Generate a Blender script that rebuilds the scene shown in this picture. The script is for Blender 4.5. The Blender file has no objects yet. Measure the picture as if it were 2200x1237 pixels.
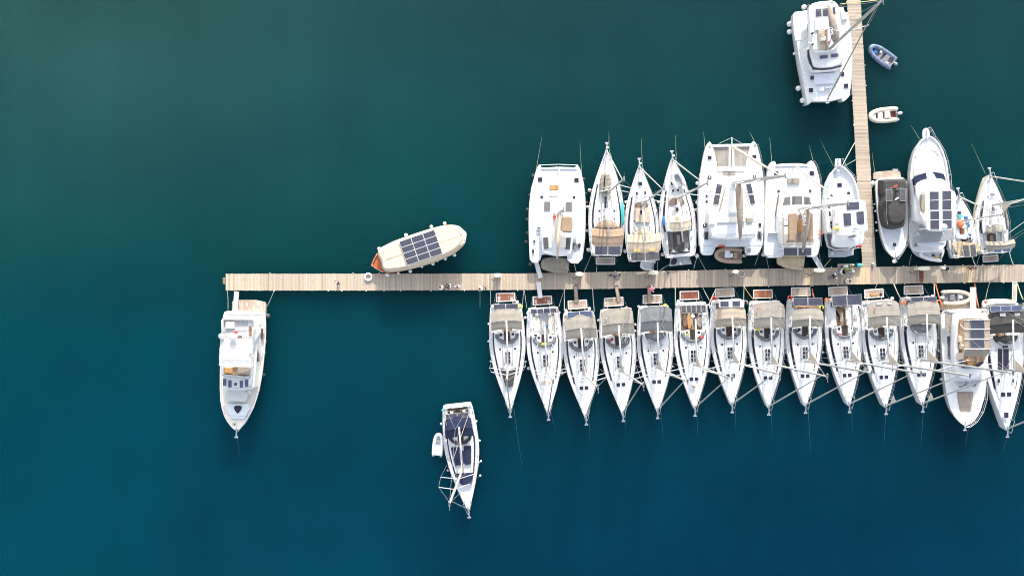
import bpy, math, random
from math import radians, sin, cos, pi, tan, atan2, sqrt
from mathutils import Vector, Matrix
random.seed(7)
sc = bpy.context.scene
COL = sc.collection
# ---------------------------------------------------------------- camera, sky, sun, exposure
HC, SC, CU, CV = 100.0, 20.0, 1100.0, 618.5          # camera height (m), photo pixels per metre on the water
cam_d = bpy.data.cameras.new('camera'); cam = bpy.data.objects.new('camera', cam_d); COL.objects.link(cam)
cam.location = (0, 0, HC); cam.rotation_euler = (0, 0, 0)
cam_d.sensor_width = 36; cam_d.lens = 36 * HC / (2200 / SC); cam_d.clip_end = 3000; cam_d.clip_start = 1
sc.camera = cam
SUN_EL, SUN_AZ = radians(26), atan2(0.12, 1.0)       # azimuth clockwise from +Y (the top of the picture)
world = bpy.data.worlds.new("World"); sc.world = world; world.use_nodes = True
wn = world.node_tree; bgn = wn.nodes['Background']
sky = wn.nodes.new('ShaderNodeTexSky'); sky.sky_type = 'NISHITA'; sky.sun_disc = False
sky.sun_elevation = SUN_EL; sky.sun_rotation = SUN_AZ; sky.dust_density = 2.0; sky.air_density = 1.0
hz = wn.nodes.new('ShaderNodeHueSaturation'); hz.inputs['Saturation'].default_value = .5   # hazy summer sky
wn.links.new(sky.outputs[0], hz.inputs['Color']); wn.links.new(hz.outputs[0], bgn.inputs[0]); bgn.inputs[1].default_value = 0.15
sd = bpy.data.lights.new('sun', 'SUN'); so = bpy.data.objects.new('sun', sd); COL.objects.link(so)
sd.energy = 2.1; sd.angle = radians(0.8); sd.color = (1.0, 0.93, 0.83)
to_sun = Vector((sin(SUN_AZ) * cos(SUN_EL), cos(SUN_AZ) * cos(SUN_EL), sin(SUN_EL)))
so.rotation_euler = to_sun.to_track_quat('Z', 'Y').to_euler(); so.location = (20, 120, 90)
vs = sc.view_settings; vs.view_transform = 'Standard'; vs.look = 'None'; vs.exposure = 1.47; vs.gamma = 1
sc.cycles.filter_width = 1.05

# ---------------------------------------------------------------- materials
def mat(name, col, rough=.5, metal=0, var=.06, vs_=3.0, bump=0, coat=0, spec=.5, dirt=None):
    m = bpy.data.materials.new(name); m.use_nodes = True; nt = m.node_tree; N = nt.nodes; Lk = nt.links
    b = N['Principled BSDF']; b.inputs['Roughness'].default_value = rough; b.inputs['Metallic'].default_value = metal
    b.inputs['Coat Weight'].default_value = coat; b.inputs['Specular IOR Level'].default_value = spec
    tc = N.new('ShaderNodeTexCoord'); nz = N.new('ShaderNodeTexNoise'); nz.inputs['Scale'].default_value = vs_; nz.inputs['Detail'].default_value = 6
    Lk.new(tc.outputs['Object'], nz.inputs[0])
    mx = N.new('ShaderNodeMix'); mx.data_type = 'RGBA'
    mr = N.new('ShaderNodeMapRange'); mr.inputs[1].default_value = .35; mr.inputs[2].default_value = .65
    Lk.new(nz.outputs[0], mr.inputs[0]); Lk.new(mr.outputs[0], mx.inputs[0])
    mx.inputs[6].default_value = tuple(max(0, c * (1 - var)) for c in col) + (1,)
    mx.inputs[7].default_value = tuple(min(.9, c * (1 + var)) for c in col) + (1,)
    out = mx.outputs[2]
    if dirt:
        n2 = N.new('ShaderNodeTexNoise'); n2.inputs['Scale'].default_value = 1.3; n2.inputs['Detail'].default_value = 9; n2.inputs['Roughness'].default_value = .7
        Lk.new(tc.outputs['Object'], n2.inputs[0])
        m2 = N.new('ShaderNodeMapRange'); m2.inputs[1].default_value = .52; m2.inputs[2].default_value = .75; m2.inputs[4].default_value = .55
        Lk.new(n2.outputs[0], m2.inputs[0]); m3 = N.new('ShaderNodeMix'); m3.data_type = 'RGBA'
        Lk.new(m2.outputs[0], m3.inputs[0]); Lk.new(out, m3.inputs[6]); m3.inputs[7].default_value = tuple(dirt) + (1,); out = m3.outputs[2]
    Lk.new(out, b.inputs['Base Color'])
    if bump:
        n4 = N.new('ShaderNodeTexNoise'); n4.inputs['Scale'].default_value = 4.5; n4.inputs['Detail'].default_value = 4; n4.inputs['Distortion'].default_value = .6
        Lk.new(tc.outputs['Object'], n4.inputs[0])
        bp = N.new('ShaderNodeBump'); bp.inputs['Strength'].default_value = bump; bp.inputs['Distance'].default_value = .15
        Lk.new(n4.outputs[0], bp.inputs['Height']); Lk.new(bp.outputs[0], b.inputs['Normal'])
    return m
M = {}
M['gel'] = mat('white_gelcoat', (.72, .72, .71), .3, var=.03, dirt=(.70, .66, .59))
M['gelc'] = mat('cream_gelcoat', (.79, .75, .68), .35, var=.04, dirt=(.6, .52, .42))
M['skid'] = mat('nonskid_deck', (.66, .67, .685), .7, var=.04, dirt=(.66, .65, .63))
M['grey'] = mat('grey_deck', (.46, .50, .56), .7, var=.08)
M['pale'] = mat('pale_blue_deck', (.67, .70, .745), .65, var=.05)
M['dgrey'] = mat('dark_grey_deck', (.2, .2, .22), .8, var=.12)
M['glass'] = mat('tinted_glass', (.022, .02, .04), .12, var=.2)
M['clear'] = mat('hazy_vinyl_window', (.38, .4, .42), .2, var=.25)
M['alu'] = mat('brushed_aluminium', (.62, .62, .61), .35, .35)
M['spar'] = mat('spar_paint', (.40, .40, .37), .4, var=.08)
M['wspar'] = mat('white_spar_paint', (.80, .80, .78), .35)
M['boom'] = mat('boom_paint', (.52, .53, .54), .4)
M['tan2'] = mat('brown_tan_canvas', (.33, .26, .20), .92, var=.08, bump=.35)
M['lgrey'] = mat('light_grey_awning', (.26, .27, .29), .9, bump=.2)
M['cabin'] = mat('dark_cabin_interior', (.035, .018, .012), .6)
M['beige2'] = mat('dull_beige_canvas', (.35, .29, .225), .92, var=.06, bump=.35)
M['mid'] = mat('grey_nonslip', (.44, .45, .47), .8, var=.08)
M['steel'] = mat('stainless_steel', (.68, .68, .7), .2, .8)
M['wire'] = mat('rigging_wire', (.33, .33, .33), .5, .3)
M['black'] = mat('black_rubber', (.02, .02, .022), .7)
M['navy'] = mat('navy_canvas', (.008, .016, .05), .9, var=.15, bump=.2)
M['greige'] = mat('greige_canvas', (.275, .25, .212), .92, var=.07, bump=.12)
M['tan'] = mat('tan_canvas', (.31, .225, .155), .92, var=.07, bump=.14)
M['beige'] = mat('beige_canvas', (.47, .385, .285), .92, var=.06, bump=.25)
M['cream'] = mat('cream_canvas', (.62, .51, .385), .9, var=.05, bump=.2)
M['taupe'] = mat('taupe_canvas', (.30, .245, .20), .92, var=.1, bump=.4)
M['gcanv'] = mat('grey_canvas', (.155, .16, .17), .92, var=.1, bump=.12)
M['char'] = mat('charcoal_canvas', (.048, .045, .044), .85, var=.2, bump=.3)
M['khaki'] = mat('khaki_cover', (.27, .24, .19), .92, var=.12, bump=.7)
M['wcan'] = mat('white_canvas', (.60, .59, .565), .85, var=.03, bump=.3)
M['cush'] = mat('cream_cushion', (.78, .72, .62), .8, var=.05)
M['ocush'] = mat('amber_cushion', (.46, .24, .085), .8, var=.1)
M['bcush'] = mat('brown_cushion', (.16, .11, .08), .85, var=.2)
M['var'] = mat('varnished_wood', (.45, .13, .035), .25, var=.25, vs_=8, coat=.5)
M['orope'] = mat('orange_rope', (.75, .2, .08), .8)
M['rope'] = mat('cream_rope', (.62, .58, .46), .85)
M['bline'] = mat('old_yellow_line', (.30, .31, .18), .85)
M['wline'] = mat('wet_thin_line', (.10, .16, .17), .7)
M['thin'] = mat('thin_grey_line', (.36, .38, .36), .8)
M['grope'] = mat('green_rope', (.24, .34, .23), .8)
M['yrope'] = mat('yellow_rope', (.6, .56, .25), .8)
M['wfend'] = mat('white_fender_vinyl', (.78, .77, .76), .35, dirt=(.55, .5, .45))
M['dfend'] = mat('dark_fender_cover', (.06, .065, .07), .7)
M['red'] = mat('red_plastic', (.65, .05, .04), .5)
M['orange'] = mat('orange_plastic', (.8, .17, .03), .5)
M['yellow'] = mat('yellow_plastic', (.75, .6, .05), .5)
M['lime'] = mat('lime_fabric', (.4, .65, .04), .7)
M['turq'] = mat('turquoise_plastic', (.06, .48, .46), .45)
M['blue'] = mat('blue_plastic', (.03, .16, .42), .5)
M['ptan'] = mat('tan_hypalon', (.36, .25, .19), .6, var=.08)
M['pcream'] = mat('cream_hypalon', (.66, .58, .47), .6, var=.08, dirt=(.5, .4, .28))
M['pblue'] = mat('blue_grey_hypalon', (.13, .175, .27), .6, var=.35)
M['pwhite'] = mat('white_hypalon', (.76, .77, .78), .5, dirt=(.5, .5, .5))
M['pgrey'] = mat('grey_hypalon', (.3, .31, .33), .6)
M['kh2'] = mat('stained_tan_cover', (.50, .39, .26), .9, var=.1, bump=.5, dirt=(.32, .22, .13))
M['skin'] = mat('skin', (.48, .27, .18), .6)
M['hair'] = mat('dark_hair', (.02, .015, .012), .8)
M['ped'] = mat('cream_pedestal', (.72, .68, .52), .5, dirt=(.5, .45, .3))
M['shirtw'] = mat('white_cloth', (.78, .78, .78), .9)
M['shirtd'] = mat('dark_cloth', (.035, .03, .05), .9)
M['pink'] = mat('pink_cloth', (.75, .25, .32), .9)
M['paleg'] = mat('pale_green_board', (.45, .62, .58), .25, var=.15)
M['gold'] = mat('amber_window', (.60, .40, .16), .3)

def seams(m, w, h, k=.88):
    nt = m.node_tree; N = nt.nodes; Lk = nt.links; b = N['Principled BSDF']; src = b.inputs['Base Color'].links[0].from_socket
    tc = N.new('ShaderNodeTexCoord'); br = N.new('ShaderNodeTexBrick'); br.inputs['Scale'].default_value = 1; br.inputs['Brick Width'].default_value = w; br.inputs['Row Height'].default_value = h
    br.inputs['Mortar Size'].default_value = .028; br.inputs['Color1'].default_value = (1, 1, 1, 1); br.inputs['Color2'].default_value = (.95, .955, .96, 1); br.inputs['Mortar'].default_value = (k * 1.12, k * 1.1, k * 1.08, 1)
    mx = N.new('ShaderNodeMix'); mx.data_type = 'RGBA'; mx.blend_type = 'MULTIPLY'; mx.inputs[0].default_value = 1
    Lk.new(tc.outputs['Object'], br.inputs[0]); Lk.new(src, mx.inputs[6]); Lk.new(br.outputs[0], mx.inputs[7]); Lk.new(mx.outputs[2], b.inputs['Base Color'])
seams(M['skid'], 1.7, .85); seams(M['wcan'], 30, 1.1, .8)
def teakmat(name, c1, c2, w=.09, axis='Y', mix=(.45, .55)):
    m = bpy.data.materials.new(name); m.use_nodes = True; nt = m.node_tree; N = nt.nodes; Lk = nt.links
    b = N['Principled BSDF']; b.inputs['Roughness'].default_value = .75
    tc = N.new('ShaderNodeTexCoord'); sp = N.new('ShaderNodeSeparateXYZ'); Lk.new(tc.outputs['Object'], sp.inputs[0])
    d = N.new('ShaderNodeMath'); d.operation = 'DIVIDE'; d.inputs[1].default_value = w; Lk.new(sp.outputs[axis], d.inputs[0])
    fl = N.new('ShaderNodeMath'); fl.operation = 'FLOOR'; Lk.new(d.outputs[0], fl.inputs[0])
    wn_ = N.new('ShaderNodeTexWhiteNoise'); wn_.noise_dimensions = '1D'; Lk.new(fl.outputs[0], wn_.inputs['W'])
    nz = N.new('ShaderNodeTexNoise'); nz.inputs['Scale'].default_value = 1.1; nz.inputs['Detail'].default_value = 5
    Lk.new(tc.outputs['Object'], nz.inputs[0])
    ad = N.new('ShaderNodeMath'); ad.operation = 'MULTIPLY_ADD'; ad.inputs[1].default_value = .22; Lk.new(wn_.outputs[0], ad.inputs[0]); 
    sb = N.new('ShaderNodeMath'); sb.operation = 'SUBTRACT'; sb.inputs[1].default_value = .11; Lk.new(nz.outputs[0], sb.inputs[0]); Lk.new(sb.outputs[0], ad.inputs[2])
    mr = N.new('ShaderNodeMapRange'); mr.inputs[1].default_value = mix[0]; mr.inputs[2].default_value = mix[1]; Lk.new(ad.outputs[0], mr.inputs[0])
    mx = N.new('ShaderNodeMix'); mx.data_type = 'RGBA'; Lk.new(mr.outputs[0], mx.inputs[0])
    mx.inputs[6].default_value = tuple(c1) + (1,); mx.inputs[7].default_value = tuple(c2) + (1,)
    fr = N.new('ShaderNodeMath'); fr.operation = 'FRACT'; Lk.new(d.outputs[0], fr.inputs[0])
    gt = N.new('ShaderNodeMath'); gt.operation = 'LESS_THAN'; gt.inputs[1].default_value = .12; Lk.new(fr.outputs[0], gt.inputs[0])
    m2 = N.new('ShaderNodeMix'); m2.data_type = 'RGBA'; Lk.new(gt.outputs[0], m2.inputs[0]); Lk.new(mx.outputs[2], m2.inputs[6])
    m2.inputs[7].default_value = tuple(x * .35 for x in c1) + (1,); Lk.new(m2.outputs[2], b.inputs['Base Color'])
    return m
M['tkp'] = teakmat('pale_weathered_teak', (.35, .28, .22), (.48, .40, .33))
M['tko'] = teakmat('wet_orange_teak', (.27, .10, .04), (.38, .19, .10))
M['tkm'] = teakmat('patchy_teak', (.22, .085, .05), (.50, .42, .37), mix=(.5, .52))
M['tkd'] = teakmat('dark_red_teak', (.16, .05, .03), (.26, .09, .05))
M['tks'] = teakmat('brown_cockpit_teak', (.22, .14, .09), (.34, .24, .16))
M['tkg'] = teakmat('grey_cockpit_teak', (.15, .14, .14), (.24, .22, .21))
M['net'] = teakmat('trampoline_net', (.27, .25, .21), (.34, .31, .27), .13)

def pier_mat():
    m = bpy.data.materials.new('weathered_pier_planks'); m.use_nodes = True; nt = m.node_tree; N = nt.nodes; Lk = nt.links
    b = N['Principled BSDF']; b.inputs['Roughness'].default_value = .85
    at = N.new('ShaderNodeAttribute'); at.attribute_name = 'plank'
    tc = N.new('ShaderNodeTexCoord'); nz = N.new('ShaderNodeTexNoise'); nz.inputs['Scale'].default_value = 5; nz.inputs['Detail'].default_value = 8
    Lk.new(tc.outputs['Object'], nz.inputs[0])
    n2 = N.new('ShaderNodeTexNoise'); n2.inputs['Scale'].default_value = .9; n2.inputs['Detail'].default_value = 7; n2.inputs['Roughness'].default_value = .65; Lk.new(tc.outputs['Object'], n2.inputs[0])
    hs = N.new('ShaderNodeMix'); hs.data_type = 'RGBA'; hs.blend_type = 'MULTIPLY'; hs.inputs[0].default_value = 1
    mr = N.new('ShaderNodeMapRange'); mr.inputs[1].default_value = .3; mr.inputs[2].default_value = .7; mr.inputs[3].default_value = .9; mr.inputs[4].default_value = 1.08
    Lk.new(nz.outputs[0], mr.inputs[0]); Lk.new(at.outputs['Color'], hs.inputs[6]); Lk.new(mr.outputs[0], hs.inputs[7])
    m2 = N.new('ShaderNodeMapRange'); m2.inputs[1].default_value = .58; m2.inputs[2].default_value = .78; m2.inputs[4].default_value = .5
    Lk.new(n2.outputs[0], m2.inputs[0]); m3 = N.new('ShaderNodeMix'); m3.data_type = 'RGBA'
    Lk.new(m2.outputs[0], m3.inputs[0]); Lk.new(hs.outputs[2], m3.inputs[6]); m3.inputs[7].default_value = (.3, .23, .18, 1)
    Lk.new(m3.outputs[2], b.inputs['Base Color']); return m
M['pier'] = pier_mat()
M['pile'] = mat('pier_timber', (.2, .15, .11), .9, var=.2)

def solar_mat(name, base, line, cell=.1):
    m = bpy.data.materials.new(name); m.use_nodes = True; nt = m.node_tree; N = nt.nodes; Lk = nt.links
    b = N['Principled BSDF']; b.inputs['Roughness'].default_value = .22
    uv = N.new('ShaderNodeUVMap'); br = N.new('ShaderNodeTexBrick'); br.offset = 0; br.squash = 1
    br.inputs['Scale'].default_value = 1; br.inputs['Brick Width'].default_value = cell; br.inputs['Row Height'].default_value = cell
    br.inputs['Mortar Size'].default_value = .008; br.inputs['Mortar Smooth'].default_value = 0
    br.inputs['Color1'].default_value = tuple(base) + (1,); br.inputs['Color2'].default_value = tuple(x * 1.35 for x in base) + (1,); br.inputs['Mortar'].default_value = tuple(line) + (1,)
    Lk.new(uv.outputs[0], br.inputs[0]); Lk.new(br.outputs[0], b.inputs['Base Color']); return m
M['solar'] = solar_mat('solar_cells', (.022, .024, .04), (.14, .14, .18))
M['solarb'] = solar_mat('blue_solar_cells', (.022, .04, .10), (.18, .2, .28))
M['solarg'] = solar_mat('grey_solar_cells', (.05, .048, .052), (.16, .155, .155), .12)

def water_mat():
    m = bpy.data.materials.new('sea_water'); m.use_nodes = True; nt = m.node_tree; N = nt.nodes; Lk = nt.links
    b = N['Principled BSDF']; b.inputs['Roughness'].default_value = .07; b.inputs['IOR'].default_value = 1.33; b.inputs['Specular IOR Level'].default_value = .12
    tc = N.new('ShaderNodeTexCoord'); sp = N.new('ShaderNodeSeparateXYZ')
    nz = N.new('ShaderNodeTexNoise'); nz.inputs['Scale'].default_value = .022; nz.inputs['Detail'].default_value = 3; nz.inputs['Roughness'].default_value = .5
    mp = N.new('ShaderNodeMapping'); mp.inputs['Location'].default_value = (3.1, 1.7, 0); mp.inputs['Scale'].default_value = (1, 1, 1)
    Lk.new(tc.outputs['Object'], mp.inputs[0]); Lk.new(mp.outputs[0], nz.inputs[0])
    Lk.new(tc.outputs['Object'], sp.inputs[0])
    # depth and clarity of the bay, with sky reflection painted into the colour: shallow and green towards the upper left, deep and blue towards the bottom and the right
    a1 = N.new('ShaderNodeMath'); a1.operation = 'MULTIPLY_ADD'; a1.inputs[1].default_value = 1 / 64; a1.inputs[2].default_value = .5; Lk.new(sp.outputs['Y'], a1.inputs[0])
    a2 = N.new('ShaderNodeMath'); a2.operation = 'MULTIPLY_ADD'; a2.inputs[1].default_value = .5; Lk.new(nz.outputs[0], a2.inputs[0]); Lk.new(a1.outputs[0], a2.inputs[2])
    a3 = N.new('ShaderNodeMath'); a3.operation = 'SUBTRACT'; a3.inputs[1].default_value = .25; Lk.new(a2.outputs[0], a3.inputs[0])
    def ramp(WC):
        cr = N.new('ShaderNodeValToRGB'); Lk.new(a3.outputs[0], cr.inputs[0]); e = cr.color_ramp.elements; cr.color_ramp.interpolation = 'B_SPLINE'
        e[0].position = 0; e[0].color = WC[0][1] + (1,); e[1].position = 1; e[1].color = WC[-1][1] + (1,)
        for p, c in WC[1:-1]: k = e.new(p); k.color = c + (1,)
        return cr
    rl = ramp([(0, (.0001, .0320, .0515)), (.25, (.0001, .032, .051)), (.5, (.0003, .033, .039)), (.72, (.0050, .041, .0415)), (1, (.0145, .0495, .0465))])
    rr = ramp([(0, (.0001, .0190, .0430)), (.25, (.0001, .024, .044)), (.5, (.0004, .027, .035)), (.72, (.002, .027, .033)), (1, (.0058, .0305, .034))])
    xa = N.new('ShaderNodeMath'); xa.operation = 'MULTIPLY_ADD'; xa.inputs[1].default_value = 34; Lk.new(nz.outputs[0], xa.inputs[0]); Lk.new(sp.outputs['X'], xa.inputs[2])
    x1 = N.new('ShaderNodeMapRange'); x1.interpolation_type = 'SMOOTHSTEP'; x1.inputs[1].default_value = -40; x1.inputs[2].default_value = 52; Lk.new(xa.outputs[0], x1.inputs[0])
    mu = N.new('ShaderNodeMix'); mu.data_type = 'RGBA'; Lk.new(x1.outputs[0], mu.inputs[0]); Lk.new(rl.outputs[0], mu.inputs[6]); Lk.new(rr.outputs[0], mu.inputs[7])
    # broad cloudy patches, soft mast shadows painted as long streaks, faint cross streaks
    def band(sx, sy, rot, lo, hi, prev, det=3):
        m_ = N.new('ShaderNodeMapping'); m_.inputs['Scale'].default_value = (sx, sy, 1); m_.inputs['Rotation'].default_value = (0, 0, rot); q = N.new('ShaderNodeTexNoise'); q.inputs['Scale'].default_value = 1; q.inputs['Detail'].default_value = det
        Lk.new(tc.outputs['Object'], m_.inputs[0]); Lk.new(m_.outputs[0], q.inputs[0]); r_ = N.new('ShaderNodeMapRange'); r_.inputs[1].default_value = .3; r_.inputs[2].default_value = .7; r_.inputs[3].default_value = lo; r_.inputs[4].default_value = hi
        Lk.new(q.outputs[0], r_.inputs[0]); x_ = N.new('ShaderNodeMix'); x_.data_type = 'RGBA'; x_.blend_type = 'MULTIPLY'; x_.inputs[0].default_value = 1; Lk.new(prev.outputs[2], x_.inputs[6]); Lk.new(r_.outputs[0], x_.inputs[7]); return x_
    mu = band(.045, .06, .5, .88, 1.16, mu); mu = band(.16, .018, -.12, .95, 1.06, mu); mu = band(.02, .12, .25, .97, 1.04, mu, 5)
    # suspended specks
    n3 = N.new('ShaderNodeTexNoise'); n3.inputs['Scale'].default_value = 5; n3.inputs['Detail'].default_value = 3; Lk.new(tc.outputs['Object'], n3.inputs[0])
    x2 = N.new('ShaderNodeMapRange'); x2.inputs[1].default_value = .3; x2.inputs[2].default_value = .7; x2.inputs[3].default_value = .92; x2.inputs[4].default_value = 1.08; Lk.new(n3.outputs[0], x2.inputs[0])
    m2 = N.new('ShaderNodeMix'); m2.data_type = 'RGBA'; m2.blend_type = 'MULTIPLY'; m2.inputs[0].default_value = 1
    Lk.new(mu.outputs[2], m2.inputs[6]); Lk.new(x2.outputs[0], m2.inputs[7]); Lk.new(m2.outputs[2], b.inputs['Base Color'])
    b.subsurface_method = 'BURLEY'; b.inputs['Subsurface Weight'].default_value = 1; b.inputs['Subsurface Radius'].default_value = (.6, 1, 1); b.inputs['Subsurface Scale'].default_value = 8.0
    n5 = N.new('ShaderNodeTexNoise'); n5.inputs['Scale'].default_value = 2.2; n5.inputs['Detail'].default_value = 4; Lk.new(tc.outputs['Object'], n5.inputs[0])
    bp = N.new('ShaderNodeBump'); bp.inputs['Strength'].default_value = .35; bp.inputs['Distance'].default_value = .06
    Lk.new(n5.outputs[0], bp.inputs['Height']); Lk.new(bp.outputs[0], b.inputs['Normal'])
    return m
M['water'] = water_mat()

# ---------------------------------------------------------------- geometry helpers
def W(u, v, z=0.0):
    k = (HC - z) / HC / SC
    return Vector(((u - CU) * k, (CV - v) * k, z))

CR = dict(A=(1120, 280, 3.865), B=(1480, 280, 3.865), C=(1800, 260, 3.865), D=(1660, 0, 4.417), E=(440, 570, 3.1725), F=(780, 460, 6.185),
          G=(900, 850, 4.42), H=(1030, 610, 3.991), I=(1360, 600, 3.991), J=(1680, 600, 3.991), K=(1920, 600, 3.4357),
          a5=(1660, 0, 11.244), a6=(1680, 90, 8.247), a7=(1850, 80, 6.18), a8=(2040, 360, 5.8875), b1=(1480, 290, 8.244), b2=(1480, 430, 7.733),
          b3=(1630, 430, 7.731), b4=(1750, 420, 7.7286), b5=(1940, 400, 7.275), b6=(2090, 600, 7.727), b7=(2000, 610, 8.246), b8=(2090, 760, 6.1818),
          p=(0, 0, 1), q3=(1290, 570, 13.75), q4=(1740, 555, 13.75), q2=(940, 580, 15.71))
def px(c, x, y):
    a = CR[c]; return (a[0] + x / a[2], a[1] + y / a[2])

def area(p):
    return sum(p[i][0] * p[(i + 1) % len(p)][1] - p[(i + 1) % len(p)][0] * p[i][1] for i in range(len(p))) / 2
def ccw(p):
    p = [tuple(q)[:2] for q in p]
    return p if area(p) > 0 else p[::-1]
def inset(p, d):
    n = len(p); out = []
    for i in range(n):
        a = Vector(p[i - 1]); b = Vector(p[i]); c = Vector(p[(i + 1) % n])
        e1 = (b - a); e2 = (c - b)
        if e1.length < 1e-6 or e2.length < 1e-6: out.append(tuple(b)); continue
        e1.normalize(); e2.normalize()
        n1 = Vector((-e1.y, e1.x)); n2 = Vector((-e2.y, e2.x)); m = n1 + n2
        if m.length < 1e-3: m = n1
        m.normalize(); k = d / max(.45, m.dot(n1)); out.append((b.x + m.x * k, b.y + m.y * k))
    return out
def ck(p, n=2, closed=True):
    for _ in range(n):
        q = []; N = len(p)
        for i in range(N if closed else N - 1):
            a = p[i]; b = p[(i + 1) % N]
            q.append(tuple(a[k] * .75 + b[k] * .25 for k in range(len(a)))); q.append(tuple(a[k] * .25 + b[k] * .75 for k in range(len(a))))
        if not closed: q = [p[0]] + q + [p[-1]]
        p = q
    return p
def rc(x0, y0, x1, y1): return [(x0, y0), (x1, y0), (x1, y1), (x0, y1)]

class MB:
    def __init__(s): s.v = []; s.f = []; s.mi = []; s.sm = []; s.cur = 0; s.smooth = False; s.uv = {}; s.col = {}
    def add(s, vs, fs):
        o = len(s.v); s.v += [tuple(x) for x in vs]
        for f in fs: s.f.append([i + o for i in f]); s.mi.append(s.cur); s.sm.append(s.smooth)
        return o
    def prism(s, p, z0, z1, ch=.02, tf=0.0, zf=None):
        p = ccw(p); n = len(p); A = lambda q, z: [(x, y, z + (zf(x, y) if zf else 0)) for x, y in q]
        base = inset(p, -tf) if tf else p
        rings = [A(base, z0), A(p, z1 - ch), A(inset(p, ch), z1)] if ch else [A(base, z0), A(p, z1)]
        vs = [v for r in rings for v in r]; fs = [list(range(n))[::-1]]
        for k in range(len(rings) - 1):
            for i in range(n): fs.append([k * n + i, k * n + (i + 1) % n, (k + 1) * n + (i + 1) % n, (k + 1) * n + i])
        fs.append([(len(rings) - 1) * n + i for i in range(n)]); s.add(vs, fs)
    def dome(s, p, z0, z1, w=.3, steps=4, zf=None):          # rounded top pad / roof: rings inset along a quarter circle
        p = ccw(p); n = len(p); rings = []
        for k in range(steps + 1):
            a = k / steps * pi / 2; q = inset(p, w * (1 - cos(a))); z = z0 + (z1 - z0) * sin(a)
            rings.append([(x, y, z + (zf(x, y) if zf else 0)) for x, y in q])
        vs = [v for r in rings for v in r]; fs = []
        for k in range(steps):
            for i in range(n): fs.append([k * n + i, k * n + (i + 1) % n, (k + 1) * n + (i + 1) % n, (k + 1) * n + i])
        fs.append([steps * n + i for i in range(n)]); fs.append(list(range(n))[::-1]); s.add(vs, fs)
    def box(s, c, d, rz=0, ch=0.0):
        x, y, z = c; a, b, h = d[0] / 2, d[1] / 2, d[2] / 2
        q = [(-a, -b), (a, -b), (a, b), (-a, b)]; q = [(x + u * cos(rz) - v * sin(rz), y + u * sin(rz) + v * cos(rz)) for u, v in q]
        s.prism(q, z - h, z + h, ch)
    def quad(s, pts, uvs=None):
        o = s.add(pts, [[0, 1, 2, 3]])
        if uvs: s.uv[len(s.f) - 1] = uvs
    def tube(s, pts, r, n=6, flat=1.0, cap=True):
        pts = [Vector(p) for p in pts]; N = len(pts); rr = r if isinstance(r, (list, tuple)) else [r] * N; vs = []; fs = []
        for i, p in enumerate(pts):
            d = (pts[min(i + 1, N - 1)] - pts[max(i - 1, 0)]).normalized()
            up = Vector((0, 0, 1)) if abs(d.z) < .9 else Vector((1, 0, 0))
            a = d.cross(up).normalized(); b = a.cross(d).normalized()
            for k in range(n):
                t = 2 * pi * k / n; vs.append(p + a * cos(t) * rr[i] + b * sin(t) * rr[i] * flat)
        for i in range(N - 1):
            for k in range(n): fs.append([i * n + k, i * n + (k + 1) % n, (i + 1) * n + (k + 1) % n, (i + 1) * n + k])
        if cap: fs.append([k for k in range(n)][::-1]); fs.append([(N - 1) * n + k for k in range(n)])
        s.add(vs, fs)
    def ell(s, c, r, n=10, m=7, zmin=-1.0):
        r = (r, r, r) if not isinstance(r, (tuple, list)) else r; vs = []; fs = []
        for i in range(m + 1):
            ph = -pi / 2 + pi * i / m; zz = max(sin(ph), zmin)
            for k in range(n):
                t = 2 * pi * k / n; vs.append((c[0] + r[0] * cos(ph) * cos(t), c[1] + r[1] * cos(ph) * sin(t), c[2] + r[2] * zz))
        for i in range(m):
            for k in range(n): fs.append([i * n + k, i * n + (k + 1) % n, (i + 1) * n + (k + 1) % n, (i + 1) * n + k])
        s.add(vs, fs)
    def grid(s, fn, nu, nv, th=.02):                          # sheet with thickness, fn(a,b)->(x,y,z)
        vs = []; w = nv + 1
        for lay in (0, 1):
            for i in range(nu + 1):
                for j in range(nv + 1):
                    x, y, z = fn(i / nu, j / nv); vs.append((x, y, z - (th if lay else 0)))
        o = (nu + 1) * w; fs = []
        for i in range(nu):
            for j in range(nv):
                q = [i * w + j, (i + 1) * w + j, (i + 1) * w + j + 1, i * w + j + 1]; fs.append(q); fs.append([o + k for k in q[::-1]])
        edge = [(i * w, (i + 1) * w) for i in range(nu)] + [(nu * w + j, nu * w + j + 1) for j in range(nv)] + [((i + 1) * w + nv, i * w + nv) for i in range(nu)] + [(j + 1, j) for j in range(nv)]
        for a, b in edge: fs.append([a, a + o, b + o, b])
        s.add(vs, fs)
    def build(s, name, mats, parent=None):
        me = bpy.data.meshes.new(name); me.from_pydata(s.v, [], s.f)
        if not isinstance(mats, (list, tuple)): mats = [mats]
        for m in mats: me.materials.append(M[m] if isinstance(m, str) else m)
        me.polygons.foreach_set('material_index', s.mi); me.polygons.foreach_set('use_smooth', s.sm)
        if s.uv:
            ul = me.uv_layers.new(name='UVMap')
            for fi, uvs in s.uv.items():
                for k, li in enumerate(me.polygons[fi].loop_indices): ul.data[li].uv = uvs[k]
        if s.col:
            ca = me.color_attributes.new('plank', 'FLOAT_COLOR', 'CORNER')
            for fi, c in s.col.items():
                for li in me.polygons[fi].loop_indices: ca.data[li].color = c + (1,)
        me.update(); o = bpy.data.objects.new(name, me); COL.objects.link(o)
        if parent is not None: o.parent = parent
        return o

LABELS = {}
def tag(o, label, cat, group=None, kind=None):
    if label: o['label'] = label
    if cat: o['category'] = cat
    if group: o['group'] = group
    if kind: o['kind'] = kind
    if label in LABELS: print('DUP LABEL', label)
    n = len(label.split()) if label else 5
    if n < 4 or n > 16: print('LABEL LENGTH', n, label)
    LABELS[label] = o
    return o

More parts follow.
